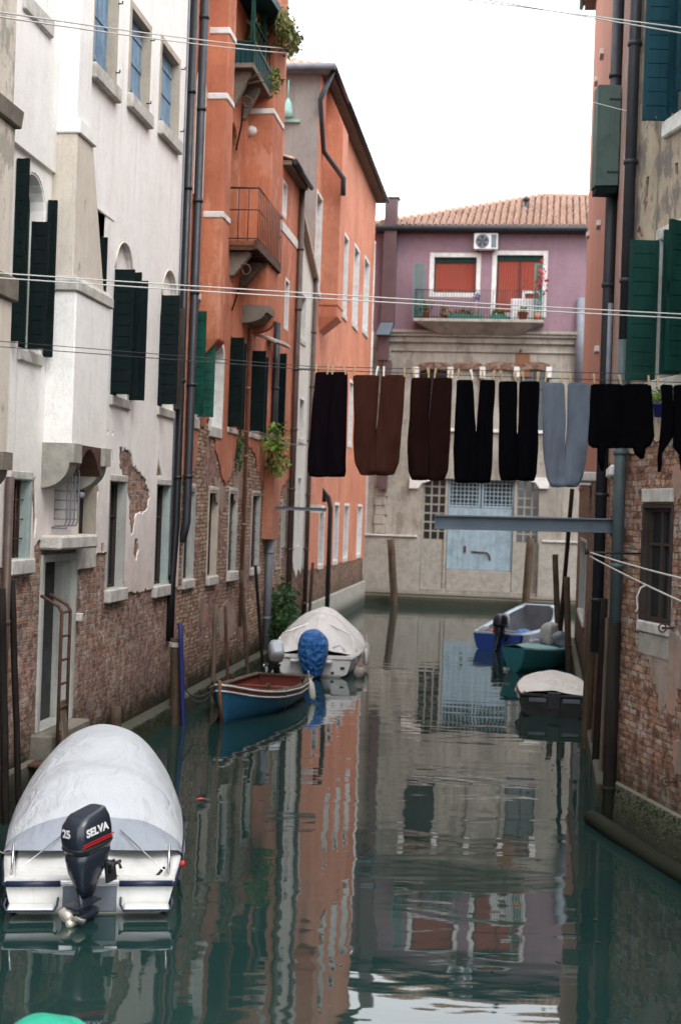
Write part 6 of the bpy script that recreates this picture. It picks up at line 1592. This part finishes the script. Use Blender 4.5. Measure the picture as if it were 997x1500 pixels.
mb = MB(); mb.tube([(B5.L-.05,.0,.74),(B5.L+.03,.0,.74)], .05, 8); mb.build('bow_fitting', M['motor_black'], B5.root)
lump(B5, (.05,-.05,.80), (.34,.28,.36), 'tarp_greyish', 'motor_cover', 3.0); lump(B5, (.45,.42,.70), (.28,.22,.26), 'boat_grey', 'bundle', 8.0)
mb = MB(); mb.tube([(.25+.2*cos(a), -.38+.14*sin(a), .62+.02*sin(2*a)) for a in [i*2*pi/14 for i in range(15)]], .025, 6); mb.build('rope_coil', M['fender'], B5.root)

# --- B6: small boat under a cream cover with a black transom
B6 = Boat('cream_covered_boat', 'small black boat under a dirty cream cover, nearest boat moored on the right', (4.44, 27.6), radians(82), 3.3,
   [(0,.66,.44,.62,.05,-.1),(.2,.74,.45,.66,.05,-.14),(.5,.76,.47,.64,.05,-.14),(.8,.60,.50,.46,.1,-.1),(.95,.40,.52,.25,.15,-.05),(1,.22,.53,.12,.2,0)], rake=.1)
B6.hull([M['hull_black']]); B6.rail(.03, 'black', dz=-.03); B6.inner('hull_black', .1, floor='hull_black'); B6.gunwale(.08, 'black')
B6.cover('tarp_cream', .03, 1.0, lambda t: interp([(.03,.03),(.3,.09),(.6,.11),(.9,.08),(1,.04)], t)[0], drop=.12, prof=2.6, wr=.055, seed=2.2)
for y in (-.35, .33):
    mb = MB(); mb.box(-.015,-.004,y-.17,y+.17,.30,.40); mb.build('stern_panel', M['boat_grey'], B6.root, bevel=.004)
mb = MB(); mb.box(-.06,.05,-.13,.13,.16,.50); mb.build('motor_pad', M['motor_trim'], B6.root, bevel=.01)
mb = MB(); mb.tube([(-.02,.62,.50),(-.05,.4,.42),(-.03,.2,.47)], .01, 5); mb.tube([(-.02,-.62,.50),(-.05,-.5,.40)], .01, 5); mb.build('cover_cord', M['rope_dark'], B6.root)

# --- green-covered dinghy, mostly below the frame
B7 = Boat('green_covered_dinghy', 'rounded end of a dinghy under a bright green tarpaulin at the bottom left corner', (-1.55, 6.9), radians(97), 2.35,
   [(0,.55,.42,.5,.0,-.1),(.4,.62,.42,.52,.0,-.12),(.7,.52,.44,.42,.02,-.1),(.88,.36,.46,.25,.06,-.06),(1,.14,.48,.06,.12,0)], rake=.08)
B7.hull([M['hull_teal']]); B7.cover('tarp_green', .0, 1.0, lambda t: interp([(0,.12),(.5,.16),(.85,.10),(1,.04)], t)[0], drop=.22, prof=2.2, wr=.05, seed=4.4)
# ------------------------------------------------------------------ washing
DL = 13.3
def line_y(px): return 541 + (px-445)*(19.0/552)   # height of the clothes line in the survey photo
def garment(name, label, cat, sections, mat, seed, group='dark washing hung on the line', thick=.035):
    """sections: list of (py, [x-edges]) ; edges come in pairs, one pair per limb; every section has the same number of pairs"""
    top = P(sum(sections[0][1])/len(sections[0][1]), sections[0][0], DL)
    mb = MB(); npair = len(sections[0][1])//2
    for j in range(npair):
        # resample along the height
        rows = []
        S = sections
        steps = 26
        for i in range(steps+1):
            k = i/steps*(len(S)-1); a = min(int(k), len(S)-2); f = k-a; 
            y = S[a][0]+(S[a+1][0]-S[a][0])*f; xl = S[a][1][2*j]+(S[a+1][1][2*j]-S[a][1][2*j])*f; xr = S[a][1][2*j+1]+(S[a+1][1][2*j+1]-S[a][1][2*j+1])*f
            L_ = P(xl, y, DL)-top; R_ = P(xr, y, DL)-top; n = 22; ring = []
            tt = i/steps; th = thick*(.25+.75*min(1, tt*3))*(1 if tt < .93 else (1-tt)/.07*.85+.15)
            for q in range(n):
                a_ = 2*pi*q/n; u = (1-cos(a_))/2; c = L_.lerp(R_, u); d = sin(a_)
                fold = mnoise.noise(Vector((c.x*9+seed, c.z*1.6, j*3)))*.042 + mnoise.noise(Vector((c.x*22+seed, c.z*3.5+c.x*6, j)))*.016 + mnoise.noise(Vector((c.x*5+seed, c.z*9, j)))*.012*tt
                fold *= min(1, (1-tt)/.10+.25); fold += .008*sin(c.x*150+seed)*max(0, 1-abs(tt-.94)/.035) + .006*sin(c.x*120)*max(0, 1-tt/.06)
                ring.append(Vector((c.x + mnoise.noise(Vector((c.z*4, seed, u*2)))*.008, d*th + fold*(.4+tt), c.z + mnoise.noise(Vector((c.x*7, seed*2, 1)))*.014*tt - .016*sin(pi*u)*max(0,1-tt*4))))
            rows.append(ring)
        mb.rings(rows)
    o = mb.build(name, M[mat], None, fix=True, subsurf=1); o.location = top
    return tag(o, label, cat, group)
ly = line_y
garment('trousers', 'black plum jogging trousers, leftmost garment on the washing line', 'trousers',
  [(ly(485)+1,[462,486,485,509]),(575,[459,486,485,509]),(620,[455,482,480,508]),(665,[451,480,477,507]),(690,[450,480,477,507]),(699,[453,480,477,505])], 'cloth_purpleblack', 1)
garment('trousers', 'rust brown trousers with flared cuffs, second garment from the left on the line', 'trousers',
  [(548,[516,556,558,594]),(580,[517,554,556,592]),(620,[518,551,552,589]),(655,[517,551,548,586]),(678,[519,551,548,585]),(697,[528,550,548,577])], 'cloth_rust', 2)
garment('trousers', 'dark brown trousers beside the rust ones, third from the left on the line', 'trousers',
  [(552,[602,632,635,662]),(585,[600,630,631,661]),(620,[598,628,627,660]),(660,[596,628,625,658]),(690,[597,628,625,656]),(704,[603,628,626,650])], 'cloth_brown', 3)
garment('trousers', 'black trousers with a wide V gap between the legs on the line', 'trousers',
  [(555,[668,692,702,725]),(585,[667,694,700,724]),(625,[665,697,697,722]),(660,[663,697,695,721]),(695,[664,697,695,719]),(708,[666,697,695,717])], 'cloth_black', 4)
garment('trousers', 'black trousers with a narrow slit, between other black trousers and the slate blue pair', 'trousers',
  [(557,[730,757,760,790]),(590,[730,757,759,789]),(635,[730,757,757,788]),(670,[729,757,756,787]),(692,[730,757,756,786]),(705,[733,757,756,782])], 'cloth_black', 5)
garment('trousers', 'slate blue-grey trousers, the only light pair on the washing line', 'trousers',
  [(559,[793,826,830,864]),(600,[793,827,830,863]),(640,[794,827,829,861]),(675,[795,828,826,858]),(700,[799,828,825,853]),(714,[806,828,826,845])], 'cloth_grey', 6)
garment('black_top', 'wide black top with two dangling ends hung right of the slate blue trousers', 'top',
  [(561,[864,912,911,953]),(600,[862,912,911,956]),(640,[859,912,910,958]),(652,[860,912,910,952]),(657,[866,910,909,944])], 'cloth_black', 7)
# dangling ends belong to the top: part of the same garment
def tails(parent_label):
    o = [q for q in bpy.data.objects if q.get('label') == parent_label][0]
    for pts, r in (([(880,650),(880,675),(881,690)],.035),([(934,650),(936,662),(940,672)],.055)):
        mb = MB(); ps = [P(x,y,DL)-o.location for x, y in pts]; mb.tube(ps, [r*1.2, r, r*.35], 10); mb.build('tail', M['cloth_black'], o)
tails('wide black top with two dangling ends hung right of the slate blue trousers')
garment('black_top', 'black garment with a long thin tail cut off by the right edge of the photo', 'top',
  [(562,[965,985,984,1030]),(600,[968,985,984,1034]),(640,[965,985,984,1036]),(655,[964,975,984,1030]),(665,[962,969,992,1018]),(692,[962,966,996,1005])], 'cloth_black', 8)
# pegs
pegs = [(463,'outer left leg of the leftmost trousers'),(480,'left side of the gap in the leftmost trousers'),(487,'right side of the gap in the leftmost trousers'),(505,'outer right leg of the leftmost trousers'),
 (519,'outer left leg of the rust brown trousers'),(552,'left inner leg of the rust brown trousers'),(562,'right inner leg of the rust brown trousers'),(592,'outer right leg of the rust brown trousers'),
 (605,'outer left leg of the dark brown trousers'),(627,'left inner leg of the dark brown trousers'),(637,'right inner leg of the dark brown trousers'),(659,'outer right leg of the dark brown trousers'),
 (671,'outer left leg of the black trousers with the V gap'),(690,'left inner leg of the black trousers with the V gap'),(706,'right inner leg of the black trousers with the V gap'),(722,'outer right leg of the black trousers with the V gap'),
 (733,'outer left leg of the narrow-slit black trousers'),(754,'left inner leg of the narrow-slit black trousers'),(765,'right inner leg of the narrow-slit black trousers'),(787,'outer right leg of the narrow-slit black trousers'),
 (799,'outer left leg of the slate blue trousers'),(823,'left inner leg of the slate blue trousers'),(835,'right inner leg of the slate blue trousers'),(869,'left corner of the wide black top'),(907,'middle of the wide black top'),(949,'right corner of the wide black top'),(962,'left corner of the garment cut off by the right edge')]
mb = MB(); 
for sg in (1,-1): mb.hexa([(-.006,sg*.004-.004,-.038),(.006,sg*.004-.004,-.038),(.006,sg*.004+.004,-.038),(-.006,sg*.004+.004,-.038)],[(-.006,sg*.012-.004,.038),(.006,sg*.012-.004,.038),(.006,sg*.012+.004,.038),(-.006,sg*.012+.004,.038)])
mb.tube([(-.008,-.012,.005),(-.008,.012,.005),(.008,.012,.005),(.008,-.012,.005)], .0025, 5)
peg0 = None; rp = random.Random(5)
for px, what in pegs:
    white = px in (552, 562, 690)
    if peg0 is None: peg = mb.build('clothes_peg', M['peg']); peg0 = peg
    else: peg = peg0.copy(); COL.objects.link(peg)
    if white:
        if 'pegw' not in globals():
            pegw = peg0.data.copy(); pegw.materials.clear(); pegw.materials.append(M['peg_white'])
        peg.data = pegw
    peg.location = P(px, ly(px)-1, DL); peg.rotation_euler = (0, rp.uniform(-.22,.22), rp.uniform(-.3,.3)); peg.scale = (1.25,1.25,1.25)
    tag(peg, ('white' if white else 'wooden')+' peg on the '+what, 'clothes peg', 'pegs on the washing line')

# ------------------------------------------------------------------ lines and cables
def ext(a, b, xa, xb):
    d = b-a; return a + d*((xa-a.x)/d.x), a + d*((xb-a.x)/d.x)
def wires(name, label, segs, r, mat, cat='washing line', loc=None, group=None):
    mb = MB()
    for pts in segs: mb.tube(pts, r, 6)
    base = Vector(segs[0][0]); mb.v = [v-base for v in mb.v]; o = mb.build(name, M[mat]); o.location = base
    return tag(o, label, cat, group)
a, b_ = ext(P(0,398,DL), P(997,458,DL), -4.75, 4.6)
wires('washing_line', 'upper strand of the empty pale washing line above the laundry, spanning the whole canal', [catenary(a, b_, .03)], .0065, 'wire_white', group='empty washing lines')
a, b_ = ext(P(0,405,DL-.15), P(997,464,DL-.15), -4.75, 4.6)
wires('washing_line', 'lower strand of the empty pale washing line above the laundry, spanning the whole canal', [catenary(a, b_, .03)], .0065, 'wire_white', group='empty washing lines')
k0, k1 = P(0,508,DL), P(445,541,DL); kr = P(997, ly(997), DL); kl = ext(k0, k1, -4.75, -.3)[0]; krr = ext(k1, kr, 0, 4.6)[1]
t = wires('laundry_line', 'thin dark line the dark trousers and tops are pegged to', [[kl, k1, P(700, ly(700)+1, DL), krr]], .0045, 'wire_dark')
mb = MB(); rr = random.Random(1); mb.tube([k1+Vector((-.04+.012*i, .008*sin(i*2), .008*cos(i*2.3))) for i in range(16)], .009, 6); mb.v = [v-t.location for v in mb.v]; mb.build('knot', M['rope_dark'], t)
a, b_ = ext(P(0,500,DL+.1), P(455,537,DL+.1), -4.75, 4.6); c = P(997,549,DL+.1); c2 = ext(P(455,537,DL+.1), c, 0, 4.6)[1]
wires('laundry_line', 'empty return strand running just above the pegged laundry', [[a, P(455,537,DL+.1), c2]], .004, 'wire_dark')
wires('overhead_cable', 'upper thin grey cable crossing in front of the white house towards the green balcony', [catenary(P(-60,9,14), P(428,72,32.5), .05)], .010, 'wire_white', 'cable', group='overhead cables')
wires('overhead_cable', 'lower thin grey cable crossing in front of the white house towards the green balcony', [catenary(P(-60,16,14), P(431,79,32.5), .05)], .010, 'wire_white', 'cable', group='overhead cables')
a, b_ = ext(P(665,-2,DL), P(997,41,DL), -4.0, 4.6)
wires('overhead_cable', 'upper of two pale cables crossing the sky at the top right', [catenary(a, b_, .0)], .0065, 'wire_white', 'cable', group='overhead cables')
a, b_ = ext(P(665,-8,DL-.2), P(997,49,DL-.2), -4.0, 4.6)
wires('overhead_cable', 'lower of two pale cables crossing the sky at the top right', [catenary(a, b_, .0)], .0065, 'wire_white', 'cable', group='overhead cables')
wires('short_line', 'thin faint line between the grey-green shutter box and the teal shutter', [[P(868,150,21.3), P(905,160,20.5), P(960,172,17.0)]], .006, 'wire_white')
e1 = P(1120, 874, 11.5); e2 = P(1120, 934, 11.5)
wires('loose_rope', 'upper white washing line running from the iron rod to the right edge', [catenary(arm_tip, e1, .03)], .011, 'rope', group='white washing lines')
pts = catenary(arm_tip+Vector((0,0,-.05)), e2, .03); q = pts[10]
wires('loose_rope', 'lower white washing line with a hanging loose end, running from the iron rod', [pts, [q, q+Vector((-.06,0,-.03)), q+Vector((-.10,0,-.14)), q+Vector((-.085,0,-.26)), q+Vector((-.11,0,-.30))]], .011, 'rope', group='white washing lines')

# ------------------------------------------------------------------ mooring posts and poles
def pole(name, label, top, bot, d, r, mat, cat='post', r2=None, group='mooring posts', zb=-.8, wob=.01, cap=None, dbot=None):
    a = P(top[0], top[1], d); b_ = P(bot[0], bot[1], dbot or d); dr = (b_-a); b_ = a + dr*((zb-a.z)/dr.z)
    n = 8; pts = [b_.lerp(a, i/n) + Vector((mnoise.noise(Vector((i*.7, a.x*3, 0))), mnoise.noise(Vector((i*.7, a.x*3, 5))), 0))*wob for i in range(n+1)]
    base = pts[0].copy(); rs = [(r2 or r)+(r-(r2 or r))*i/n for i in range(n+1)]
    mb = MB(); mb.tube([p-base for p in pts], rs, 10); o = mb.build(name, M[mat]); o.location = base
    return tag(o, label, cat, group)
pole('mooring_pole', 'slim black pole at the very left edge beside the brown pipe', (3,862), (8,1130), 16.9, .05, 'post_dark')
pole('mooring_pole', 'slim black pole standing left of the rusty ladder', (18,850), (27,1130), 17.4, .042, 'post_dark')
pt = pole('mooring_post', 'thick grey wooden mooring post below the twin black drainpipes, rope round its head', (258,935), (257,1070), 25.2, .10, 'post', r2=.12)
mb = MB(); 
top = P(258,940,25.2)
for k in range(3): mb.tube([(top.x+.115*cos(a_)-pt.location.x, top.y+.115*sin(a_)-pt.location.y, top.z-.02-.03*k-pt.location.z) for a_ in [i*2*pi/14 for i in range(15)]], .016, 6)
mb.build('rope_turns', M['rope'], pt)
pole('mooring_pole', 'thin bright blue pole leaning beside the thick grey mooring post', (264,913), (269,1060), 25.0, .045, 'pole_blue')
pole('mooring_stump', 'short square-looking wooden stump against the quay behind the covered motorboat', (170,1035), (170,1080), 21.6, .09, 'post')
pole('mooring_pole', 'pale weathered pole leaning on the brick wall above the blue boat', (316,885), (312,1010), 28.0, .05, 'wood')
pole('mooring_pole', 'thin rusty upright pole in front of the brick wall just right of the pale pole', (330,888), (334,1000), 28.6, .035, 'rust')
pole('mooring_pole', 'thin black pole leaning on the brick wall left of the grey drainpipe', (374,828), (383,950), 33.3, .04, 'post_dark')
pole('mooring_pole', 'brown pole leaning beside the copper downpipe behind the blue boat', (353,835), (363,985), 31.0, .045, 'post')
pole('mooring_pole', 'thin brown pole in front of the brick base of the far orange house', (458,824), (454,890), 42.0, .05, 'rust')
pole('mooring_post', 'weathered post standing left of the blue water door', (572,790), (577,876), 60.0, .17, 'post')
pole('mooring_post', 'weathered post standing right of the blue water door', (776,788), (769,884), 59.0, .17, 'post')
pole('mooring_post', 'grey wooden post rising behind the open blue boat', (812,812), (816,915), 39.5, .085, 'post')
pole('mooring_post', 'shorter brown post by the right wall behind the teal dinghy', (829,845), (831,930), 36.6, .085, 'post')
pole('mooring_pole', 'tall thin black pole against the worn brick of the salmon house', (837,716), (826,850), 37.5, .06, 'post_dark')
pole('mooring_post', 'tall brown post right behind the cream covered boat', (868,872), (861,1010), 24.0, .095, 'post')
pole('mooring_post', 'thick black leaning post nearest the corner of the right brick house', (888,877), (875,1100), 21.0, .085, 'post_dark')
pole('mooring_pole', 'thin pale pole squeezed between the black leaning post and the rusty corner pipe', (889,905), (880,1100), 20.0, .03, 'wood')
pole('mooring_post', 'rust-stained post between the tall brown post and the black leaning post', (880,872), (874,1000), 22.5, .06, 'rust')

# rusty ladder in front of the door
p0 = W.world(.42, ud0-.38, 0)
t = empty('rusty_ladder', label='rusty boarding ladder hooked at the left side of the water doorway', cat='ladder', mat=Matrix.Translation(p0) @ W.M.to_3x3().to_4x4())
za_ = zd0-.35; zb_ = W.uz(60, 905, .45)[1]
for du in (0, .36):
    mb = MB(); mb.tube([(0,du,za_),(0,du,zb_),(-.04,du-.0,zb_+.08),(-.30,du-.0,zb_+.22)], .024, 6); mb.build('side_rail', M['rust'], t)
for i in range(7):
    z = za_+.1+(zb_-za_-.1)*i/6; mb = MB(); mb.tube([(0,0,z),(0,.36,z)], .018, 6); mb.build('rung', M['rust'], t)
mb = MB(); mb.box(.0,.03,-.02,.38,za_-.02,za_+.02); mb.box(-.3,.03,-.3,.0,za_,za_+.03); mb.build('foot_plate', M['rust'], t)
p1 = W.world(.46, ud0-.30, zd0-.15); mb = MB(); mb.obox((0,0,0),(.035,.0,.0),(0,.24,.0),(-.10,.07,.62)); o = mb.build('loose_board', M['wood'], bevel=.01); o.matrix_world = Matrix.Translation(p1) @ W.M.to_3x3().to_4x4(); tag(o, 'brown board leaning against the foot of the rusty ladder', 'board')

# ropes from posts to boats
def rope(label, a, b_, sag, mat='rope_dark', r=.012):
    wires('mooring_rope', label, [catenary(a, b_, sag)], r, mat, 'rope', group='mooring ropes')
rope('dark slack rope from the grey mooring post to the bow of the blue boat', P(262,1000,25.2), Vector((-2.15,25.3,.75)), .25)
rope('second dark rope hanging between the grey mooring post and the blue boat', P(264,985,25.2), Vector((-2.2,25.35,.70)), .42)
rope('thin pale rope from the left edge to the stern of the covered motorboat', P(-15,1230,14.3), Vector((-3.1,13.5,.55)), .08, 'rope', .007)
rope('pale rope from the right wall to the cream covered boat', P(868,1010,26.8), P(853,1022,28.2), .05, 'rope', .008)

# ------------------------------------------------------------------ wild plants on the walls
def wallplant(b, px, py, w, rad, n, size, mat, label, seed, droop=.3, stems=True):
    u, z = b.uz(px, py, w); c = b.world(w, u, z); t = empty('wall_plant', c, 0, label, 'plant', 'plants growing on the walls'); rnd = random.Random(seed)
    mb = MB(); foliage(mb, (0,0,0), rad, n, size, rnd, droop); mb.build('foliage', M[mat], t)
    mb = MB()
    for i in range(7):
        e = Vector((rnd.uniform(-1,1)*rad[0], rnd.uniform(-1,1)*rad[1], rnd.uniform(-1,1)*rad[2])); s0 = Vector((-w*.8,0,-rad[2]*.4)); mb.tube([s0, s0.lerp(e,.5)+Vector((0,0,.1)), e], [.012,.008,.003], 4)
    mb.build('stem', M['wood'], t)
wallplant(O1, 414, 905, .45, (.42,.75,.95), 2600, .14, 'leaf_dark', 'dense green bush growing out of the quay wall behind the white cruiser', 1, .2)
wallplant(O1, 404, 640, .40, (.28,.4,.38), 300, .15, 'leaf_light', 'light green leafy plant sprouting from the sill beside the dark pipe', 2, .6)
wallplant(O1, 407, 672, .36, (.26,.45,.42), 230, .15, 'leaf_light', 'drooping yellow-green tuft hanging just below the leafy sill plant', 3, .9)
wallplant(O1, 352, 658, .10, (.08,.22,.55), 260, .09, 'leaf_dark', 'thin dark creeper on the brick under the first black shutters', 4, .6)
wallplant(O1, 419, 48, .85, (.30,1.3,.38), 900, .14, 'leaf_olive', 'shaggy olive grass spilling over the roof of the green balcony', 5, .8)
wallplant(O1, 376, 45, .30, (.16,.7,.45), 420, .10, 'leaf_olive', 'tangled yellow-green climber inside the covered green balcony', 6, .3)
wallplant(O1, 404, 118, .95, (.12,.4,.35), 200, .10, 'leaf', 'small green plant trailing from the bottom corner of the green balcony', 7, .5)

# ------------------------------------------------------------------ water, sky, camera
m = NT('canal water')
vec = m.mapv(1, 1, 1)
n1 = m.noise(1.0, 2, .45, vec=m.mapv(.55, 1.25, 1), dist=.4)
n2 = m.noise(1.0, 2, .5, vec=m.mapv(2.2, 5.5, 1))
n3 = m.noise(1.0, 2, .5, vec=m.mapv(7, 17, 1))
pm = m.mr(m.noise(.16, 2, .5), .40, .62)
h = m.math('ADD', m.math('MULTIPLY', n1, 1.0), m.math('ADD', m.math('MULTIPLY', n2, .06), m.math('MULTIPLY', m.math('MULTIPLY', n3, pm), .012)))
sm = m.noise(.35, 4, .6)
col = m.mix(m.mr(sm, .35, .7), (.009,.030,.028), (.017,.037,.032))
M['water'] = m.fin(col, .02, m.bump(h, 1.0, .0085), spec=.5)
m.bsdf.inputs['IOR'].default_value = 1.55
mb = MB(); mb.add([(-260,-120,0),(260,-120,0),(260,520,0),(-260,520,0)], [(0,1,2,3)]); o = mb.build('canal_water', M['water']); tag(o, kind='structure')
# floating leaf specks
rl = random.Random(8)
for i, (px, py, lab) in enumerate([(294,1170,'small red-brown leaf floating left of the middle of the canal'),(742,1001,'scrap of white litter floating off the bow of the teal dinghy')]):
    q = PZ(px, py, .012); mb = MB(); mb.add([(-.08,0,0),(0,.03,.012),(.08,0,0),(0,-.03,.004)], [(0,1,2,3)]); o = mb.build('floating_leaf' if i == 0 else 'floating_litter', M['red_paint'] if i == 0 else M['white_paint'], solid=.004); o.location = q; o.rotation_euler = (0,0,rl.uniform(0,3)); tag(o, lab, 'leaf' if i == 0 else 'litter')

mb = MB()
for i in range(170):
    d_ = 10+50*rl.random()**1.6; sd_ = rl.choice((-1,1)); x_ = (LP(d_)[0]+.35+abs(rl.gauss(0,.5))) if sd_ < 0 else (min(.98+.151*d_, 7.03-.18*d_ if d_ < 18 else 99)-.35-abs(rl.gauss(0,.5))); a_ = rl.uniform(0,pi); r_ = rl.uniform(.012,.045)
    c_ = Vector((x_, d_, .006)); mb.add([c_+Vector((r_*cos(a_),r_*sin(a_),0)), c_+Vector((-r_*.5*sin(a_),r_*.5*cos(a_),.003)), c_-Vector((r_*cos(a_),r_*sin(a_),0)), c_-Vector((-r_*.5*sin(a_),r_*.5*cos(a_),-.003))], [(0,1,2,3)])
o = mb.build('floating_debris', M['stone_dark']); tag(o, 'scattered specks of leaves and scum floating along the canal walls', 'debris', kind='stuff')
w = bpy.data.worlds.new('World'); SC.world = w; w.use_nodes = True; nt = w.node_tree; bg = nt.nodes['Background']
sky = nt.nodes.new('ShaderNodeTexSky'); sky.sky_type = 'NISHITA'; sky.sun_disc = False
SUN_EL, SUN_AZ = 52, 150     # azimuth clockwise from +Y: to the right of and behind the viewer
sky.sun_elevation = radians(SUN_EL); sky.sun_rotation = radians(SUN_AZ); sky.air_density = 1.0; sky.dust_density = 4.0; sky.ozone_density = 1.0
hs = nt.nodes.new('ShaderNodeHueSaturation'); hs.inputs['Saturation'].default_value = .25; nt.links.new(sky.outputs[0], hs.inputs['Color'])
mx = nt.nodes.new('ShaderNodeMix'); mx.data_type = 'RGBA'; mx.inputs[0].default_value = .75; nt.links.new(hs.outputs[0], mx.inputs[6]); mx.inputs[7].default_value = (10.2, 10.5, 10.9, 1)
nt.links.new(mx.outputs[2], bg.inputs[0]); bg.inputs[1].default_value = .15
sl = bpy.data.lights.new('sun', 'SUN'); sl.energy = .7; sl.angle = radians(25); sl.color = (1, .96, .91); so = bpy.data.objects.new('sun', sl); COL.objects.link(so)
az = radians(SUN_AZ); el = radians(SUN_EL); sd = Vector((sin(az)*cos(el), cos(az)*cos(el), sin(el))); so.rotation_euler = sd.to_track_quat('Z', 'Y').to_euler()

cam = bpy.data.cameras.new('camera'); co = bpy.data.objects.new('camera', cam); COL.objects.link(co)
co.matrix_world = Matrix.Translation((0,0,CAMH)) @ Matrix.Rotation(radians(90), 4, 'X') @ Matrix.Rotation(math.atan(ROLL), 4, 'Z')
cam.sensor_fit = 'VERTICAL'; cam.sensor_height = 36; cam.sensor_width = 24; cam.lens = F/1500*36; cam.clip_end = 1500; cam.clip_start = .1
cam.dof.use_dof = True; cam.dof.focus_distance = 17.5; cam.dof.aperture_fstop = 1.6
SC.camera = co
SC.view_settings.view_transform = 'Standard'; SC.view_settings.look = 'None'; SC.view_settings.gamma = 1; SC.view_settings.exposure = 1.15
SC.render.engine = 'CYCLES'; SC.cycles.use_denoising = True; SC.cycles.max_bounces = 6; SC.cycles.diffuse_bounces = 4; SC.cycles.glossy_bounces = 4; SC.cycles.caustics_reflective = False; SC.cycles.caustics_refractive = False
